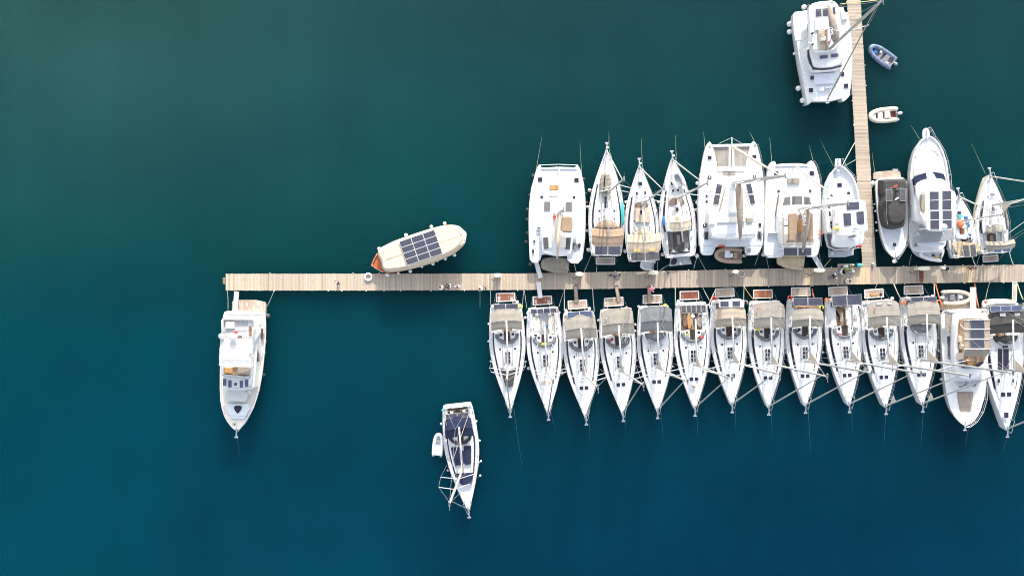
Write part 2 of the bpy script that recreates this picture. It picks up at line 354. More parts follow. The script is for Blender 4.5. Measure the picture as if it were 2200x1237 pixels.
class Thing:
    """an Empty at the thing's base; local +x points to the bow; crop-pixel readings are turned into metres at their real height"""
    def __init__(s, name, label, cat, loc, ang=0.0, group=None, crop='p'):
        o = bpy.data.objects.new(name, None); COL.objects.link(o); o.location = loc; o.rotation_euler = (0, 0, ang); o.empty_display_size = .3
        tag(o, label, cat, group); s.o = o; s.inv = (Matrix.Translation(Vector(loc)) @ Matrix.Rotation(ang, 4, 'Z')).inverted(); s.ang = ang; s.loc = Vector(loc)
        s.crop = crop
    @classmethod
    def between(cls, name, label, cat, crop, stern, bow, group=None, z=1.3):
        a = W(*px(crop, *stern), z); b = W(*px(crop, *bow), z); d = b - a
        t = cls(name, label, cat, (a.x, a.y, 0), atan2(d.y, d.x), group, crop); t.L = d.length; return t
    def l(s, x, y, z, crop=None): return s.inv @ W(*px(crop or s.crop, x, y), z)
    def P(s, pts, z, crop=None): return [tuple(s.l(x, y, z, crop))[:2] for x, y in pts]
    def w(s, p): return s.inv.inverted() @ Vector(p)
    def slab(s, name, pts, z0, z1, m, ch=.02, parent=None, crop=None, rnd=0, tf=0):
        b = MB(); q = s.P(pts, z1, crop)
        if rnd: q = ck(q, rnd)
        b.prism(q, z0, z1, ch, tf); return b.build(name, m, parent or s.o)
    def pad(s, name, pts, z0, z1, m, w=.15, parent=None, crop=None, rnd=1):
        b = MB(); b.smooth = True; b.dome(ck(s.P(pts, z1, crop), rnd), z0, z1, w); return b.build(name, m, parent or s.o)

def panel_mb(b, q, z, frame=.022, th=.05, tilt=None):
    """solar panel on quad q (4 local xy), material 0 frame, 1 cells"""
    q = ccw(q); zz = (lambda p: z + (tilt(p) if tilt else 0))
    i1 = inset(q, frame); n = 4
    v = [(x, y, zz((x, y)) - th) for x, y in q] + [(x, y, zz((x, y))) for x, y in q] + [(x, y, zz((x, y))) for x, y in i1]
    b.cur = 0; b.add(v, [[3, 2, 1, 0]] + [[i, (i + 1) % 4, 4 + (i + 1) % 4, 4 + i] for i in range(4)] + [[4 + i, 4 + (i + 1) % 4, 8 + (i + 1) % 4, 8 + i] for i in range(4)])
    b.cur = 1; A = [Vector(p) for p in i1]; w = (A[1] - A[0]).length; h = (A[3] - A[0]).length
    b.quad([(x, y, zz((x, y)) - .002) for x, y in i1], [(0, 0), (w, 0), (w, h), (0, h)]); b.cur = 0
def panels(t, quads, z, m='solar', frame='alu', parent=None, crop=None, local=False, tilt=None):
    for q in quads:
        b = MB(); panel_mb(b, q if local else t.P(q, z, crop), z, tilt=tilt); b.build('solar_panel', [frame, m], parent or t.o)
def grid_quads(c, nx, ny, g=.02):
    """split a quad (4 crop corners: tl,tr,br,bl) into nx*ny with gaps"""
    out = []; f = lambda a, b: tuple((1 - a) * (1 - b) * c[0][k] + a * (1 - b) * c[1][k] + a * b * c[2][k] + (1 - a) * b * c[3][k] for k in (0, 1))
    for i in range(nx):
        for j in range(ny):
            a0, a1, b0, b1 = (i + g) / nx, (i + 1 - g) / nx, (j + g) / ny, (j + 1 - g) / ny
            out.append([f(a0, b0), f(a1, b0), f(a1, b1), f(a0, b1)])
    return out

ORD = ['first', 'second', 'third', 'fourth', 'fifth', 'sixth', 'seventh', 'eighth', 'ninth', 'tenth']
def fenders(t, ref, spots, m='wfend', r=.19, crop=None, horiz=False, z=.45, kind='ball', frm='bow'):
    ps = []
    for s_ in spots:
        rr = s_[2] if len(s_) > 2 else r
        wp = W(*px(crop or t.crop, s_[0], s_[1]), z); lp = t.inv @ wp; ps.append((lp, wp, rr))
    for side in (1, -1):
        q = sorted([p for p in ps if (p[0].y > 0) == (side > 0)], key=lambda p: -p[0].x)
        dirw = Matrix.Rotation(t.ang, 3, 'Z') @ Vector((0, side, 0))
        sn = ('upper' if dirw.y > 0 else 'lower') if horiz else ('right' if dirw.x > 0 else 'left')
        for i, (lp, wp, rr) in enumerate(q):
            b = MB(); b.smooth = True
            b.ell((0, 0, 0), (rr, rr, rr * 1.25), 12, 8); b.tube([(0, 0, rr * 1.1), (0, 0, rr * 1.5)], .05, 8)
            b.tube([(0, 0, rr * 1.4), tuple(Matrix.Rotation(t.ang, 3, 'Z') @ Vector((0, -side * rr * 1.1, rr + .55)))], .014, 4)
            o = b.build('fender', m); o.location = wp
            col = 'dark' if m == 'dfend' else 'white'
            tag(o, f"{ORD[i]} {col} fender from {frm}, {sn} side of {ref}", 'fender', 'fenders hanging along the moored boats')
def rope(p0, p1, label, m='thin', r=.022, sag=.15, cat='rope', group='mooring lines of the boats', name='mooring_rope'):
    p0 = Vector(p0); p1 = Vector(p1); b = MB(); b.smooth = True; pts = []
    for i in range(9):
        a = i / 8; p = p0.lerp(p1, a) - p0; p.z -= sag * 4 * a * (1 - a); pts.append(p)
    b.tube(pts, [r * (1 - .1 * i) for i in range(9)] if not sag else r, 5); o = b.build(name, m); o.location = p0; return tag(o, label, cat, group)
def RP(c, a, za, d, zd, label, **k): return rope(W(*px(c, *a), za), W(*px(c, *d), zd), label, **k)
# ---------------------------------------------------------------- hulls
PROF = [(0, .80), (.04, .87), (.2, .965), (.35, 1.0), (.45, .975), (.6, .82), (.75, .56), (.88, .295), (.95, .14), (1, .025)]
def interp(tab, t):
    for (a, b), (c, d) in zip(tab, tab[1:]):
        if t <= c: return b + (d - b) * (t - a) / (c - a)
    return tab[-1][1]
def hull_parts(t, L, hb, prof=PROF, z0=1.15, z1=1.5, cock=None, floor=.45, mh='gel', md='skid', mf='tkp', stripe=None, flare=.08, ov=.25):
    xs = sorted(set([L * i / 30 for i in range(31)] + ([cock[0], cock[1]] if cock else [])))
    zf = lambda x: z0 + (z1 - z0) * max(0, x / L) ** 1.7
    B = lambda x: hb * interp(prof, x / L)
    b = MB(); b.smooth = True; rows = []
    for x in xs:
        w = B(x); z = zf(x); k = (x / L) ** 6 * ov
        r = [(x - k * 1.1, w * .55, -.45), (x - k * .9, w * (1 - flare * 1.6), -.02), (x - k * .45, w * (1 - flare * .5), z * .45), (x, w, z - .04), (x, w - .01, z), (x, max(0, w - .07), z)]
        rows.append(r)
    n = len(xs); m = 6
    for sg in (1, -1):
        vs = [(x, y * sg, z) for r in rows for x, y, z in r]; fs = []
        for i in range(n - 1):
            for j in range(m - 1):
                q = [i * m + j, (i + 1) * m + j, (i + 1) * m + j + 1, i * m + j + 1]; fs.append(q if sg > 0 else q[::-1])
        b.add(vs, fs)
    r = rows[0]; b.smooth = False
    b.add([(x, y, z) for x, y, z in r[:5]] + [(x, -y, z) for x, y, z in r[:5][::-1]], [list(range(10))])
    r = rows[-1]; b.add([(x, y, z) for x, y, z in r[:5]] + [(x, -y, z) for x, y, z in r[:5][::-1]], [list(range(10))[::-1]])
    h = b.build('hull', mh, t.o)
    d = MB()
    for x0, x1 in zip(xs, xs[1:]):
        zz0, zz1 = zf(x0) - .03, zf(x1) - .03; w0, w1 = max(0.01, B(x0) - .06), max(0.01, B(x1) - .06)
        if cock and x0 >= cock[0] - 1e-6 and x1 <= cock[1] + 1e-6:
            c = cock[2]
            for sg in (1, -1):
                d.add([(x0, c * sg, zz0), (x1, c * sg, zz1), (x1, w1 * sg, zz1), (x0, w0 * sg, zz0)], [[0, 1, 2, 3] if sg > 0 else [3, 2, 1, 0]])
        else: d.add([(x0, -w0, zz0), (x1, -w1, zz1), (x1, 0, zz1 + .04), (x0, 0, zz0 + .04), (x1, w1, zz1), (x0, w0, zz0)], [[0, 1, 2, 3], [3, 2, 4, 5]])
    d.build('deck', md, t.o)
    if cock:
        a, e, c = cock; zc = zf(a); k = MB()
        k.cur = 1; k.add([(a - .01, -c, floor), (e, -c, floor), (e, c, floor), (a - .01, c, floor)], [[0, 1, 2, 3]]); k.cur = 0
        ze = zf(e)
        for sg in (1, -1): k.add([(a, c * sg, floor), (e, c * sg, floor), (e, c * sg, ze - .03), (a, c * sg, zc - .03)], [[0, 1, 2, 3] if sg < 0 else [3, 2, 1, 0]])
        k.add([(e, -c, floor), (e, c, floor), (e, c, ze), (e, -c, ze)], [[0, 1, 2, 3]])
        k.build('cockpit', [mh, mf], t.o)
    return zf, B

def mast_set(t, foot, z0, tip, z1=None, boom=None, boomz=3.2, jibx=None, jibz=1.6, sp=((.38, 1.75), (.66, 1.45)), mm='spar', boomr=.085, rm=.12, rake=1.2, jibm='spar', jr=.085, jibtop=.93, cover=None, beamh=1.9, leech=True, gap=.0, tri=None):
    """foot: local xy; tip: crop pixel seen at height z1 (found from the rake when not given)"""
    f = Vector((foot[0], foot[1], z0))
    if tip:
        u = px(t.crop if len(tip) < 3 else tip[2], tip[0], tip[1])
        if z1 is None:
            best = None
            for i in range(100):
                z = 10 + i * .13; p = t.inv @ W(u[0], u[1], z); q = f + Vector((-(z - z0) * tan(radians(rake)), 0, 0)); d = (p.xy - q.xy).length
                if best is None or d < best[0]: best = (d, z)
            z1 = best[1]
        top = t.inv @ W(u[0], u[1], z1)
    else: z1 = z1 or 18.5; top = f + Vector((-(z1 - z0) * tan(radians(rake)), 0, z1 - z0))
    at = lambda k: f.lerp(top, k)
    b = MB(); b.smooth = True; b.tube([at(k) for k in (0, .3, .7, .9, 1)], [rm, rm, rm, rm * .85, rm * .6], 10); m = b.build('mast', mm, t.o)
    b = MB(); tp = at(1); b.box((tp.x + .05, tp.y, tp.z + .05), (.32, .14, .08)); b.tube([tp, tp + Vector((-.1, .05, .4))], .02, 5); b.tube([tp + Vector((.25, 0, .1)), tp + Vector((.5, 0, .25))], .02, 5)
    b.ell((tp.x - .2, tp.y, tp.z + .14), .09, 8, 5); b.build('masthead', 'dgrey', m)
    ends = []
    for k, hl in sp:
        c = at(k); row = []
        for sg in (1, -1):
            e = c + Vector((-.38, sg * hl, .1)); b = MB(); b.smooth = True; b.tube([c, e], [.045, .03], 6, flat=.6); b.build('spreader', 'boom', m); row.append(e)
        ends.append(row)
    b = MB()
    for sg in (0, 1):
        s_ = 1 if sg == 0 else -1; ch = Vector((f.x - .35, s_ * beamh * .93, 1.3)); pts = [ch] + [r[sg] for r in ends] + [at(.97)]
        for p, q in zip(pts, pts[1:]): b.tube([p, q], .014, 4, cap=False)
        b.tube([Vector((f.x - .1, s_ * beamh * .9, 1.3)), at(sp[0][0] - .02)], .014, 4, cap=False)
    bs = Vector((.1, 0, 1.6)); b.tube([at(.5).lerp(at(.99), 1), Vector((1.6, 0, 5.5)) if False else bs.lerp(at(.99), .28)], .014, 4, cap=False)
    for s_ in (1, -1): b.tube([bs.lerp(at(.99), .28), Vector((.15, s_ * beamh * .7, 1.3))], .014, 4, cap=False)
    b.build('standing_rigging', 'wire', m)
    if boom is not None:
        g = Vector((f.x - .15, f.y, boomz)) + (top - f) * ((boomz - z0) / (z1 - z0)) * Vector((1, 1, 0)); e = Vector((boom[0], boom[1], boomz + .15)); b = MB(); b.smooth = True
        if cover:
            b.tube([g + Vector((0, 0, .1)), g.lerp(e, .12) + Vector((0, 0, .25)), g.lerp(e, .6) + Vector((0, 0, .15)), e], [.2 * cover[1], .36 * cover[1], .28 * cover[1], .12 * cover[1]], 8, flat=1.3)
            b.build('boom_cover', cover[0], m)
            b = MB(); b.tube([g - Vector((0, 0, .25)), e - Vector((.25, 0, .22))], .09, 8); b.build('boom', mm, m)
        else: b.tube([g, e], boomr, 8); b.build('boom', 'boom', m)
        b = MB(); b.tube([g.lerp(e, .33), Vector((f.x - .25, f.y, z0 + .2))], .04, 5); b.tube([g.lerp(e, .55), Vector((g.lerp(e, .55).x, .12, z0))], .02, 4); b.tube([g.lerp(e, .55), Vector((g.lerp(e, .5).x, -.2, z0))], .02, 4)
        b.tube([e, e.lerp(at(.97), .35)], .012, 4); b.build('vang_and_sheet', 'thin', m)
    if leech and boom is not None:
        a, c, d = at((boomz - z0 + .3) / (z1 - z0)), at((boomz - z0 + 2.6) / (z1 - z0)), g.lerp(e, .2) + Vector((0, .0, .25)); b = MB()
        b.add([a + Vector((0, .012, 0)), c + Vector((0, .012, 0)), d + Vector((0, .012, 0)), a - Vector((0, .012, 0)), c - Vector((0, .012, 0)), d - Vector((0, .012, 0))], [[0, 1, 2], [5, 4, 3], [0, 3, 4, 1], [1, 4, 5, 2], [2, 5, 3, 0]])
        b.build('sail_clew', 'cream', m)
    if jibx is not None:
        j0 = Vector((jibx, 0, jibz)); j1 = at(jibtop); b = MB(); b.smooth = True
        b.tube([j0, j0.lerp(j1, .04), j0.lerp(j1, .3), j0.lerp(j1, .8), j1], [.03, jr * 1.25, jr * 1.1, jr * .75, .03], 7); b.ell(j0 + Vector((0, 0, .12)), (.11, .11, .08), 8, 5)
        if tri: 
            b.smooth = False; p = j0.lerp(j1, .06); q = j0.lerp(j1, .15); r_ = p + Vector((-1.0 * tri, .25, .35)); b.add([p, q, r_, p + Vector((0, .02, 0)), q + Vector((0, .02, 0)), r_ + Vector((0, .02, 0))], [[0, 1, 2], [5, 4, 3], [0, 3, 4, 1], [1, 4, 5, 2], [2, 5, 3, 0]])
        b.build('furled_jib', jibm, m)
    return f, top, m

def rails(t, B, zf, L, x0, x1, step=1.8, h=.6, bow=True, stern=True, off=.05, r=.016):
    n = max(2, int((x1 - x0) / step))
    for sg in (1, -1):
        b = MB(); pts = []
        for i in range(n + 1):
            x = x0 + (x1 - x0) * i / n; y = max(.05, B(x) - off) * sg; b.tube([(x, y, zf(x)), (x, y, zf(x) + h)], r, 4); pts.append(Vector((x, y, zf(x) + h)))
        for p, q in zip(pts, pts[1:]):
            b.tube([p, q], r * .7, 4, cap=False); b.tube([p - Vector((0, 0, h * .5)), q - Vector((0, 0, h * .5))], r * .6, 4, cap=False)
        b.build('guard_rail', 'steel', t.o)
    if bow:
        b = MB(); pts = []
        for sg, k in ((1, 0), (1, .35), (1, .8), (-1, .8), (-1, .35), (-1, 0)):
            x = x1 + (L + .12 - x1) * min(1, k * 1.25); y = sg * max(.12, B(min(L, x)) + .03); pts.append((x, y, zf(L) + h))
            b.tube([(x, y, zf(L) + h), (min(x, L - .05), max(.05, B(min(L, x)) - .05) * sg, zf(L))], .02, 5)
        b.tube(pts, .02, 5); b.build('bow_pulpit', 'steel', t.o)
    if stern:
        for sg in (1, -1):
            b = MB(); pts = [(x0, (B(x0) - off) * sg, zf(0) + h), (.1, (B(0) - .08) * sg, zf(0) + h), (.08, (B(0) - .55) * sg, zf(0) + h)]; b.tube(pts, .02, 5)
            for p in pts: b.tube([p, (p[0], p[1], zf(0))], .02, 5)
            b.build('stern_pulpit', 'steel', t.o)

def anchor(t, L, zb, ln=.55):
    b = MB(); b.box((L + ln / 2 - .25, 0, zb + .03), (ln + .5, .13, .07)); b.box((L - .25, 0, zb + .1), (.4, .08, .1)); b.build('bow_roller', 'steel', t.o)
    b = MB(); b.tube([(L - .35, 0, zb + .12), (L + ln - .05, 0, zb + .1), (L + ln + .06, 0, zb - .25)], .045, 6)
    b.prism([(L + ln - .18, -.06), (L + ln, -.1), (L + ln + .1, -.2), (L + ln + .17, -.17), (L + ln + .17, .17), (L + ln + .1, .2), (L + ln, .1), (L + ln - .18, .06)], zb - .1, zb + .03, .02); b.build('anchor', 'steel', t.o)

def bimini(t, x0, x1, hw0, hw1, z, m, crease=.58, drop=.30, aft=.2, side=.22, parts=True, y0=0.0):
    def f(a, c):
        x = x0 + (x1 - x0) * a; v = c * 2 - 1; hw = hw0 + (hw1 - hw0) * a
        zc = z - aft * (1 - a / crease) ** 1.3 if a <= crease else z - drop * ((a - crease) / (1 - crease)) ** 1.2
        bow = .10 * cos(min(1, abs(a - crease) / max(crease, 1 - crease)) * pi / 2)
        e = (1 if a <= .5 else -1) * 0
        xx = x - .16 * (1 - v * v) + .22 * abs(v) ** 8 * max(0, 1 - a * 5)
        return (xx, y0 + v * hw, zc - side * abs(v) ** 2.6 - .015 * sin(a * 19) * (1 - v * v))
    b = MB(); b.grid(f, 12, 10, .025); o = b.build('bimini', m, t.o)
    b = MB()
    for a in (.03, crease, .97):
        x = x0 + (x1 - x0) * a; hw = hw0 + (hw1 - hw0) * a; top = [f(a, k / 8) for k in range(9)]; top = [(p[0], p[1], p[2] - .045) for p in top]
        b.tube([(x0 + (x1 - x0) * .45, top[0][1], 1.3)] + top + [(x0 + (x1 - x0) * .45, top[-1][1], 1.3)], .022, 5)
    b.build('bimini_frame', 'steel', o)
    for a in (crease,):                                     # zipped seam pocket over the middle bow
        b = MB(); b.tube([(p[0], p[1], p[2] + .012) for p in [f(a, k / 10) for k in range(11)]], .03, 5); b.build('seam', m, o)
    return o

def wheel(b, x, y, z, r=.42):
    pts = [(x - .05 * sin(k * pi / 7), y + r * cos(k * pi / 7), z + r * sin(k * pi / 7)) for k in range(15)]; b.tube(pts, .025, 5)
    b.tube([(x, y - r, z), (x, y + r, z)], .015, 4); b.tube([(x, y, z - r), (x, y, z + r)], .015, 4)

def yacht(label, crop, stern, bow, hb=1.93, tip=None, z1=None, bim=('greige', .35, 2.85, 1.62), hood='folded', solar=None, plat='tkp', plat_box=(-1.2, -.25, 1.05), fore='hatches', boomend=(1.7, 0), mastx=6.55,
          ref=None, hoodm='gcanv', seats='skid', sole='tks', name='sailing_yacht', group='white sailing yachts moored at the pier', jibtri=None, jibm='spar', z=1.3, skyl=True, hullm='gel', jib=True, boomcov=None, deckm='skid', jr=.07, rm=.10, sideglass=True):
    t = Thing.between(name, label, 'sailing yacht', crop, stern, bow, group, z)
    L = t.L; f = L / 11.35; g = hb / 1.93; X = lambda s: s * f
    zf, B = hull_parts(t, L, hb, cock=(X(.35), X(2.95), 1.15 * g), mf=sole, mh=hullm, md=deckm)
    t.zf, t.B, t.f, t.g = zf, B, f, g
    # stern seats with rounded corners, left and right of the walk-through
    for sg in (1, -1):
        q = [(-.06, .62 * g * sg), (-.06, 1.3 * g * sg), (.1, 1.52 * g * sg), (.42, 1.58 * g * sg), (.42, 1.18 * g * sg), (.3, .62 * g * sg)]
        b = MB(); b.smooth = True; b.dome(ck(ccw(q), 1), 1.1, 1.27, .08); b.build('stern_seat', 'gelc', t.o)
    # hull windows
    for sg in (1, -1):
        for a, c in ((3.6, 5.2), (6.4, 7.3)):
            b = MB(); n = 5; vs = []
            for i in range(n + 1):
                x = X(a + (c - a) * i / n); y = (B(x) * .985 + .006) * sg; vs += [(x, y, .78), (x, y + .012 * sg, .95)]
            b.add(vs, [[2 * i, 2 * i + 2, 2 * i + 3, 2 * i + 1] if sg < 0 else [2 * i + 1, 2 * i + 3, 2 * i + 2, 2 * i] for i in range(n)]); b.build('hull_window', 'glass', t.o)
    # coachroof with the long dark windows in its sides
    cr_ = [(2.95, 1.38), (3.6, 1.45), (4.6, 1.42), (5.6, 1.30), (6.6, 1.12), (7.6, .93), (8.4, .74), (8.85, .5), (9.05, .2)]
    cp = [(X(a), y * g) for a, y in cr_] + [(X(a), -y * g) for a, y in cr_[::-1]]
    b = MB(); b.smooth = False; pc = ccw(cp); n = len(pc); r0 = pc; r1 = inset(pc, .06); r2 = inset(pc, .12); r3 = inset(pc, .24)
    zr = lambda x: 1.62 - .22 * max(0, (x / X(1) - 6) / 3) ** 1.5
    vs = [(x, y, 1.1) for x, y in r0] + [(x, y, zr(x) - .07) for x, y in r1] + [(x, y, zr(x) - .015) for x, y in r2] + [(x, y, zr(x)) for x, y in r3]
    fs = [[k * n + i, k * n + (i + 1) % n, (k + 1) * n + (i + 1) % n, (k + 1) * n + i] for k in range(3) for i in range(n)]
    fs.append([3 * n + i for i in range(n)]); b.add(vs, fs); roof = b.build('coachroof', 'gel', t.o)
    if sideglass:
      for sg in (1, -1):
        b = MB(); vs = []; pts = [p for p in cr_ if 2.9 <= p[0] <= 7.7]
        for a, y in pts:
            k0, k1 = (.008, .058) if sg > 0 else (.008, .058)
            vs += [(X(a + .08), (y * g - k0 + .012) * sg, 1.27 if a > 7 else 1.22), (X(a + .08), (y * g - k1 + .012) * sg, (1.36 if a > 7 else 1.52) )]
        m = len(pts); b.add(vs, [[2 * i, 2 * i + 2, 2 * i + 3, 2 * i + 1] if sg < 0 else [2 * i + 1, 2 * i + 3, 2 * i + 2, 2 * i] for i in range(m - 1)]); b.build('side_window', 'glass', roof)
        b = MB(); vs = []                                    # shadow gap of the waterway, painted as a narrow black strip beside the coachroof
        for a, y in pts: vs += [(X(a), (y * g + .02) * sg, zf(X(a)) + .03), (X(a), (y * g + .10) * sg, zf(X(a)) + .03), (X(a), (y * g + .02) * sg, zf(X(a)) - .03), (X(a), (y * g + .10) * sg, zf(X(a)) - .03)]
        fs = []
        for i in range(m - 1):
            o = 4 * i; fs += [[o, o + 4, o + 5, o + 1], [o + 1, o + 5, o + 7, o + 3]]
        b.add(vs, [q if sg < 0 else q[::-1] for q in fs]); b.build('waterway_shade', 'glass', t.o)
    def hatch(x0, x1, y0, y1, z=None, nm='hatch', m='glass', rim=.03):
        zz = z if z else zr(X((x0 + x1) / 2)) + .02; bb = MB(); q = [(X(x0), y0 * g), (X(x1), y0 * g), (X(x1), y1 * g), (X(x0), y1 * g)]
        bb.prism(q, zz - .06, zz, .01); bb.cur = 1; i_ = inset(ccw(q), rim); bb.add([(x, y, zz + .004) for x, y in i_], [[0, 1, 2, 3]]); bb.build(nm, ['gel', m], roof)
    if skyl:
        for sg in (-1, 1):
            for k in range(3): hatch(5.05 + k * .42, 5.44 + k * .42, .02 * sg if sg > 0 else -.27, .27 if sg > 0 else -.02, nm='skylight', rim=.006)
            hatch(4.62, 4.90, .66 * sg if sg > 0 else -.92, .92 if sg > 0 else -.66)
    if fore == 'hatches':
        for sg in (-1, 1): hatch(7.88, 8.32, .04 if sg > 0 else -.5, .5 if sg > 0 else -.04, nm='foredeck_hatch')
    elif fore == 'vents':
        for sg in (-1, 1): hatch(7.78, 8.2, .04 if sg > 0 else -.5, .5 if sg > 0 else -.04, nm='foredeck_hatch', m='beige')
    elif fore == 'cushion':
        b = MB(); b.dome([(X(6.7), .85 * g), (X(8.75), .38 * g), (X(8.85), 0), (X(8.75), -.38 * g), (X(6.7), -.85 * g), (X(7.0), 0)], 1.5, 1.72, .07); b.build('foredeck_cushion', 'char', t.o)
    # grab rails and tracks on the roof, winches, clutches
    for sg in (1, -1):
        b = MB(); b.tube([(X(3.9), .56 * g * sg, 1.66), (X(5.2), .53 * g * sg, 1.66), (X(6.5), .45 * g * sg, 1.66)], .022, 4)
        b.build('grab_rail', 'wire', roof); b = MB(); b.tube([(X(4.6), 1.02 * g * sg, 1.63), (X(7.6), .66 * g * sg, 1.5)], .02, 4)
        b.build('grab_rail', 'wire', roof); b = MB(); b.box((X(6.3), .38 * sg, 1.64), (.25, .06, .05)); b.build('deck_organiser', 'wire', roof)
    for sg in (1, -1):
        for a, y in ((4.05, .82), (2.2, 1.36)):
            b = MB(); b.smooth = True; zz = 1.62 if a > 3 else 1.2; b.tube([(X(a), y * g * sg, zz), (X(a), y * g * sg, zz + .16)], [.09, .07], 10); b.build('winch', 'steel', t.o)
    # companionway, instrument boxes, spray hood
    b = MB(); b.prism([(X(2.9), .3), (X(3.95), .26), (X(3.95), -.26), (X(2.9), -.3)], 1.2, 1.70, .01); b.build('companionway', 'cabin', t.o)
    for sg in (1, -1):
        b = MB(); q = [(X(2.88), .34 * sg), (X(3.75), .36 * sg), (X(3.6), .82 * g * sg), (X(2.95), .95 * g * sg)]; b.prism(q, 1.3, 1.7, .03); b.cur = 1; b.box((X(3.2), .62 * g * sg, 1.715), (.24, .26, .02)); b.build('instrument_console', ['gel', 'glass'], t.o)
    if hood == 'folded':
        b = MB(); b.smooth = True; n = 18; pts = []
        for i in range(n + 1):
            a = -pi / 2 + pi * i / n; pts.append((X(3.12) + .98 * cos(a), 1.16 * g * sin(a), 1.72 + .05 * sin(i * 2.3)))
        b.tube(pts, [.08] + [.15 + .025 * sin(i * 1.9) for i in range(n - 1)] + [.08], 7, flat=.8); b.build('folded_sprayhood', hoodm, t.o)
        b = MB(); b.add([(X(3.12) + .86 * cos(-pi / 2 + pi * i / 12), 1.02 * g * sin(-pi / 2 + pi * i / 12), 1.66) for i in range(13)], [list(range(13))]); b.build('hood_base', 'dgrey', t.o)
    elif hood == 'up':
        def fh(a, c):
            an = -pi / 2 + pi * c; k = 1 - a
            return (X(3.0) + (.15 + 1.0 * sin(a * pi / 2)) * max(0, cos(an)) ** .7 - .12, 1.13 * g * sin(an) * (1 - .25 * (1 - a)) , 1.68 + .75 * cos(a * pi / 2) * (1 - .25 * abs(sin(an)) ** 3))
        b = MB(); b.smooth = True
        def fh2(a, c):
            an = -pi / 2 + pi * c; r = a; return (X(2.85) + 1.12 * r * max(0, cos(an)), 1.14 * g * sin(an) * (.35 + .65 * r) if True else 0, 1.68 + .78 * sqrt(max(0, 1 - r * r)) * (1 - .1 * abs(sin(an))))
        b.grid(fh2, 6, 12, .02); h = b.build('sprayhood', hoodm, t.o)
        b = MB(); b.smooth = True; b.grid(lambda a, c: tuple(Vector(fh2(.78 + .2 * a, .22 + .56 * c)) + Vector((.012, 0, .012))), 3, 8, .01); b.build('sprayhood_window', 'clear', h)
    # cockpit: benches, wheels, table
    for sg in (1, -1):
        b = MB(); b.prism([(X(.9), .55 * g * sg), (X(2.9), .55 * g * sg), (X(2.9), 1.13 * g * sg), (X(.9), 1.13 * g * sg)], .45, .88, .02); b.build('bench', seats, t.o)
    for sg in (1, -1):
        b = MB(); b.box((X(.75), .68 * g * sg, .85), (.22, .3, .8)); ws = b.build('wheel_pedestal', 'gel', t.o); b = MB(); wheel(b, X(.62), .68 * g * sg, 1.25); b.build('steering_wheel', 'steel', ws)
    b = MB(); b.box((X(2.0), 0, .95), (1.0, .34, .06)); b.box((X(2.0), 0, .68), (.7, .16, .5)); b.build('cockpit_table', 'tkp' if sole != 'skid' else 'gelc', t.o)
    if bim: 
        t.bim = bimini(t, X(bim[1]), X(bim[2]), (bim[4] if len(bim) > 4 else bim[3] * .97) * g, bim[3] * g, 2.95, bim[0])
    if solar:                                                # (x0,x1,[(y0,y1)..],z,mat)
        for q in solar['cells']:
            x0, x1, y0, y1 = q; tl = solar.get('tilt', 0)
            panels(t, [[(X(x0), y0 * g), (X(x1), y0 * g), (X(x1), y1 * g), (X(x0), y1 * g)]], solar['z'], solar.get('m', 'solar'), solar.get('frame', 'alu'), local=True, tilt=(lambda p: (p[1] - 0) * tl) if tl else None)
        b = MB(); xm = X((solar['cells'][0][0] + solar['cells'][0][1]) / 2)
        for sg in (1, -1): b.tube([(X(.1), 1.35 * g * sg, 1.2), (xm, 1.25 * g * sg, solar['z'] - .08)], .03, 6); b.tube([(X(.5), 1.4 * g * sg, 1.2), (xm + .2, 1.25 * g * sg, solar['z'] - .08)], .025, 6)
        b.tube([(xm, -1.3 * g, solar['z'] - .08), (xm, 1.3 * g, solar['z'] - .08)], .03, 6); b.build('solar_arch', 'steel', t.o)
    if plat:
        x0, x1, hw = plat_box; b = MB(); q = [(X(x0), -hw * g * .97), (X(x1), -hw * g), (X(x1), hw * g), (X(x0), hw * g * .97)]
        b.prism(q, .3, .42, .02); b.cur = 1
        i_ = inset(ccw(q), .09); b.add([(x, y, .424) for x, y in i_], [[0, 1, 2, 3]])
        b.build('swim_platform', ['gel', plat], t.o)
        for sg in (1, -1):
            b = MB(); b.box((X(x1) + .08, .75 * g * sg, .36), (.3, .07, .06)); b.build('platform_hinge', 'steel', t.o)
            b = MB(); b.tube([(X(x0) + .1, hw * g * sg, .4), (X(.05), (hw + .25) * g * sg, 1.3)], .012, 4); b.build('platform_wire', 'steel', t.o)
    rails(t, B, zf, L, X(1.2), X(10.4))
    anchor(t, L, zf(L))
    t.mast = mast_set(t, (X(mastx), 0), 1.6, tip, z1, boom=(X(boomend[0]), boomend[1]) if boomend else None, jibx=L - .25 if jib else None, beamh=hb, tri=jibtri, jibm=jibm, cover=boomcov, jr=jr, rm=rm)
    # coiled sheets and deck clutter
    rnd = random.Random(len(label) * 7 + int(L * 100))
    for k in range(4):
        x = X(rnd.uniform(3.0, 8.5)); y = rnd.uniform(-.7, .7) * B(x) * .8; zz = 1.66 if abs(y) < .8 and x < X(7) else zf(x) + .3
        zz = (zr(x) if (abs(y) < .9 * interp(cr_, x / f) * g and x < X(8.6)) else zf(x)) + .02
        pts = [(x + (.05 + .012 * i) * cos(i * 1.1), y + (.05 + .012 * i) * sin(i * 1.1), zz + .01) for i in range(8)]; b = MB(); b.tube(pts, .016, 4); b.build('coiled_sheet', 'thin', t.o)
    for sg in (1, -1): b = MB(); b.tube([(X(3.9), .3 * sg, zr(0) + .03), (X(5.6), .42 * sg, zr(0) + .02), (X(6.5), .12 * sg, zr(0) + .03)], .012, 4); b.build('halyard', 'thin', t.o)
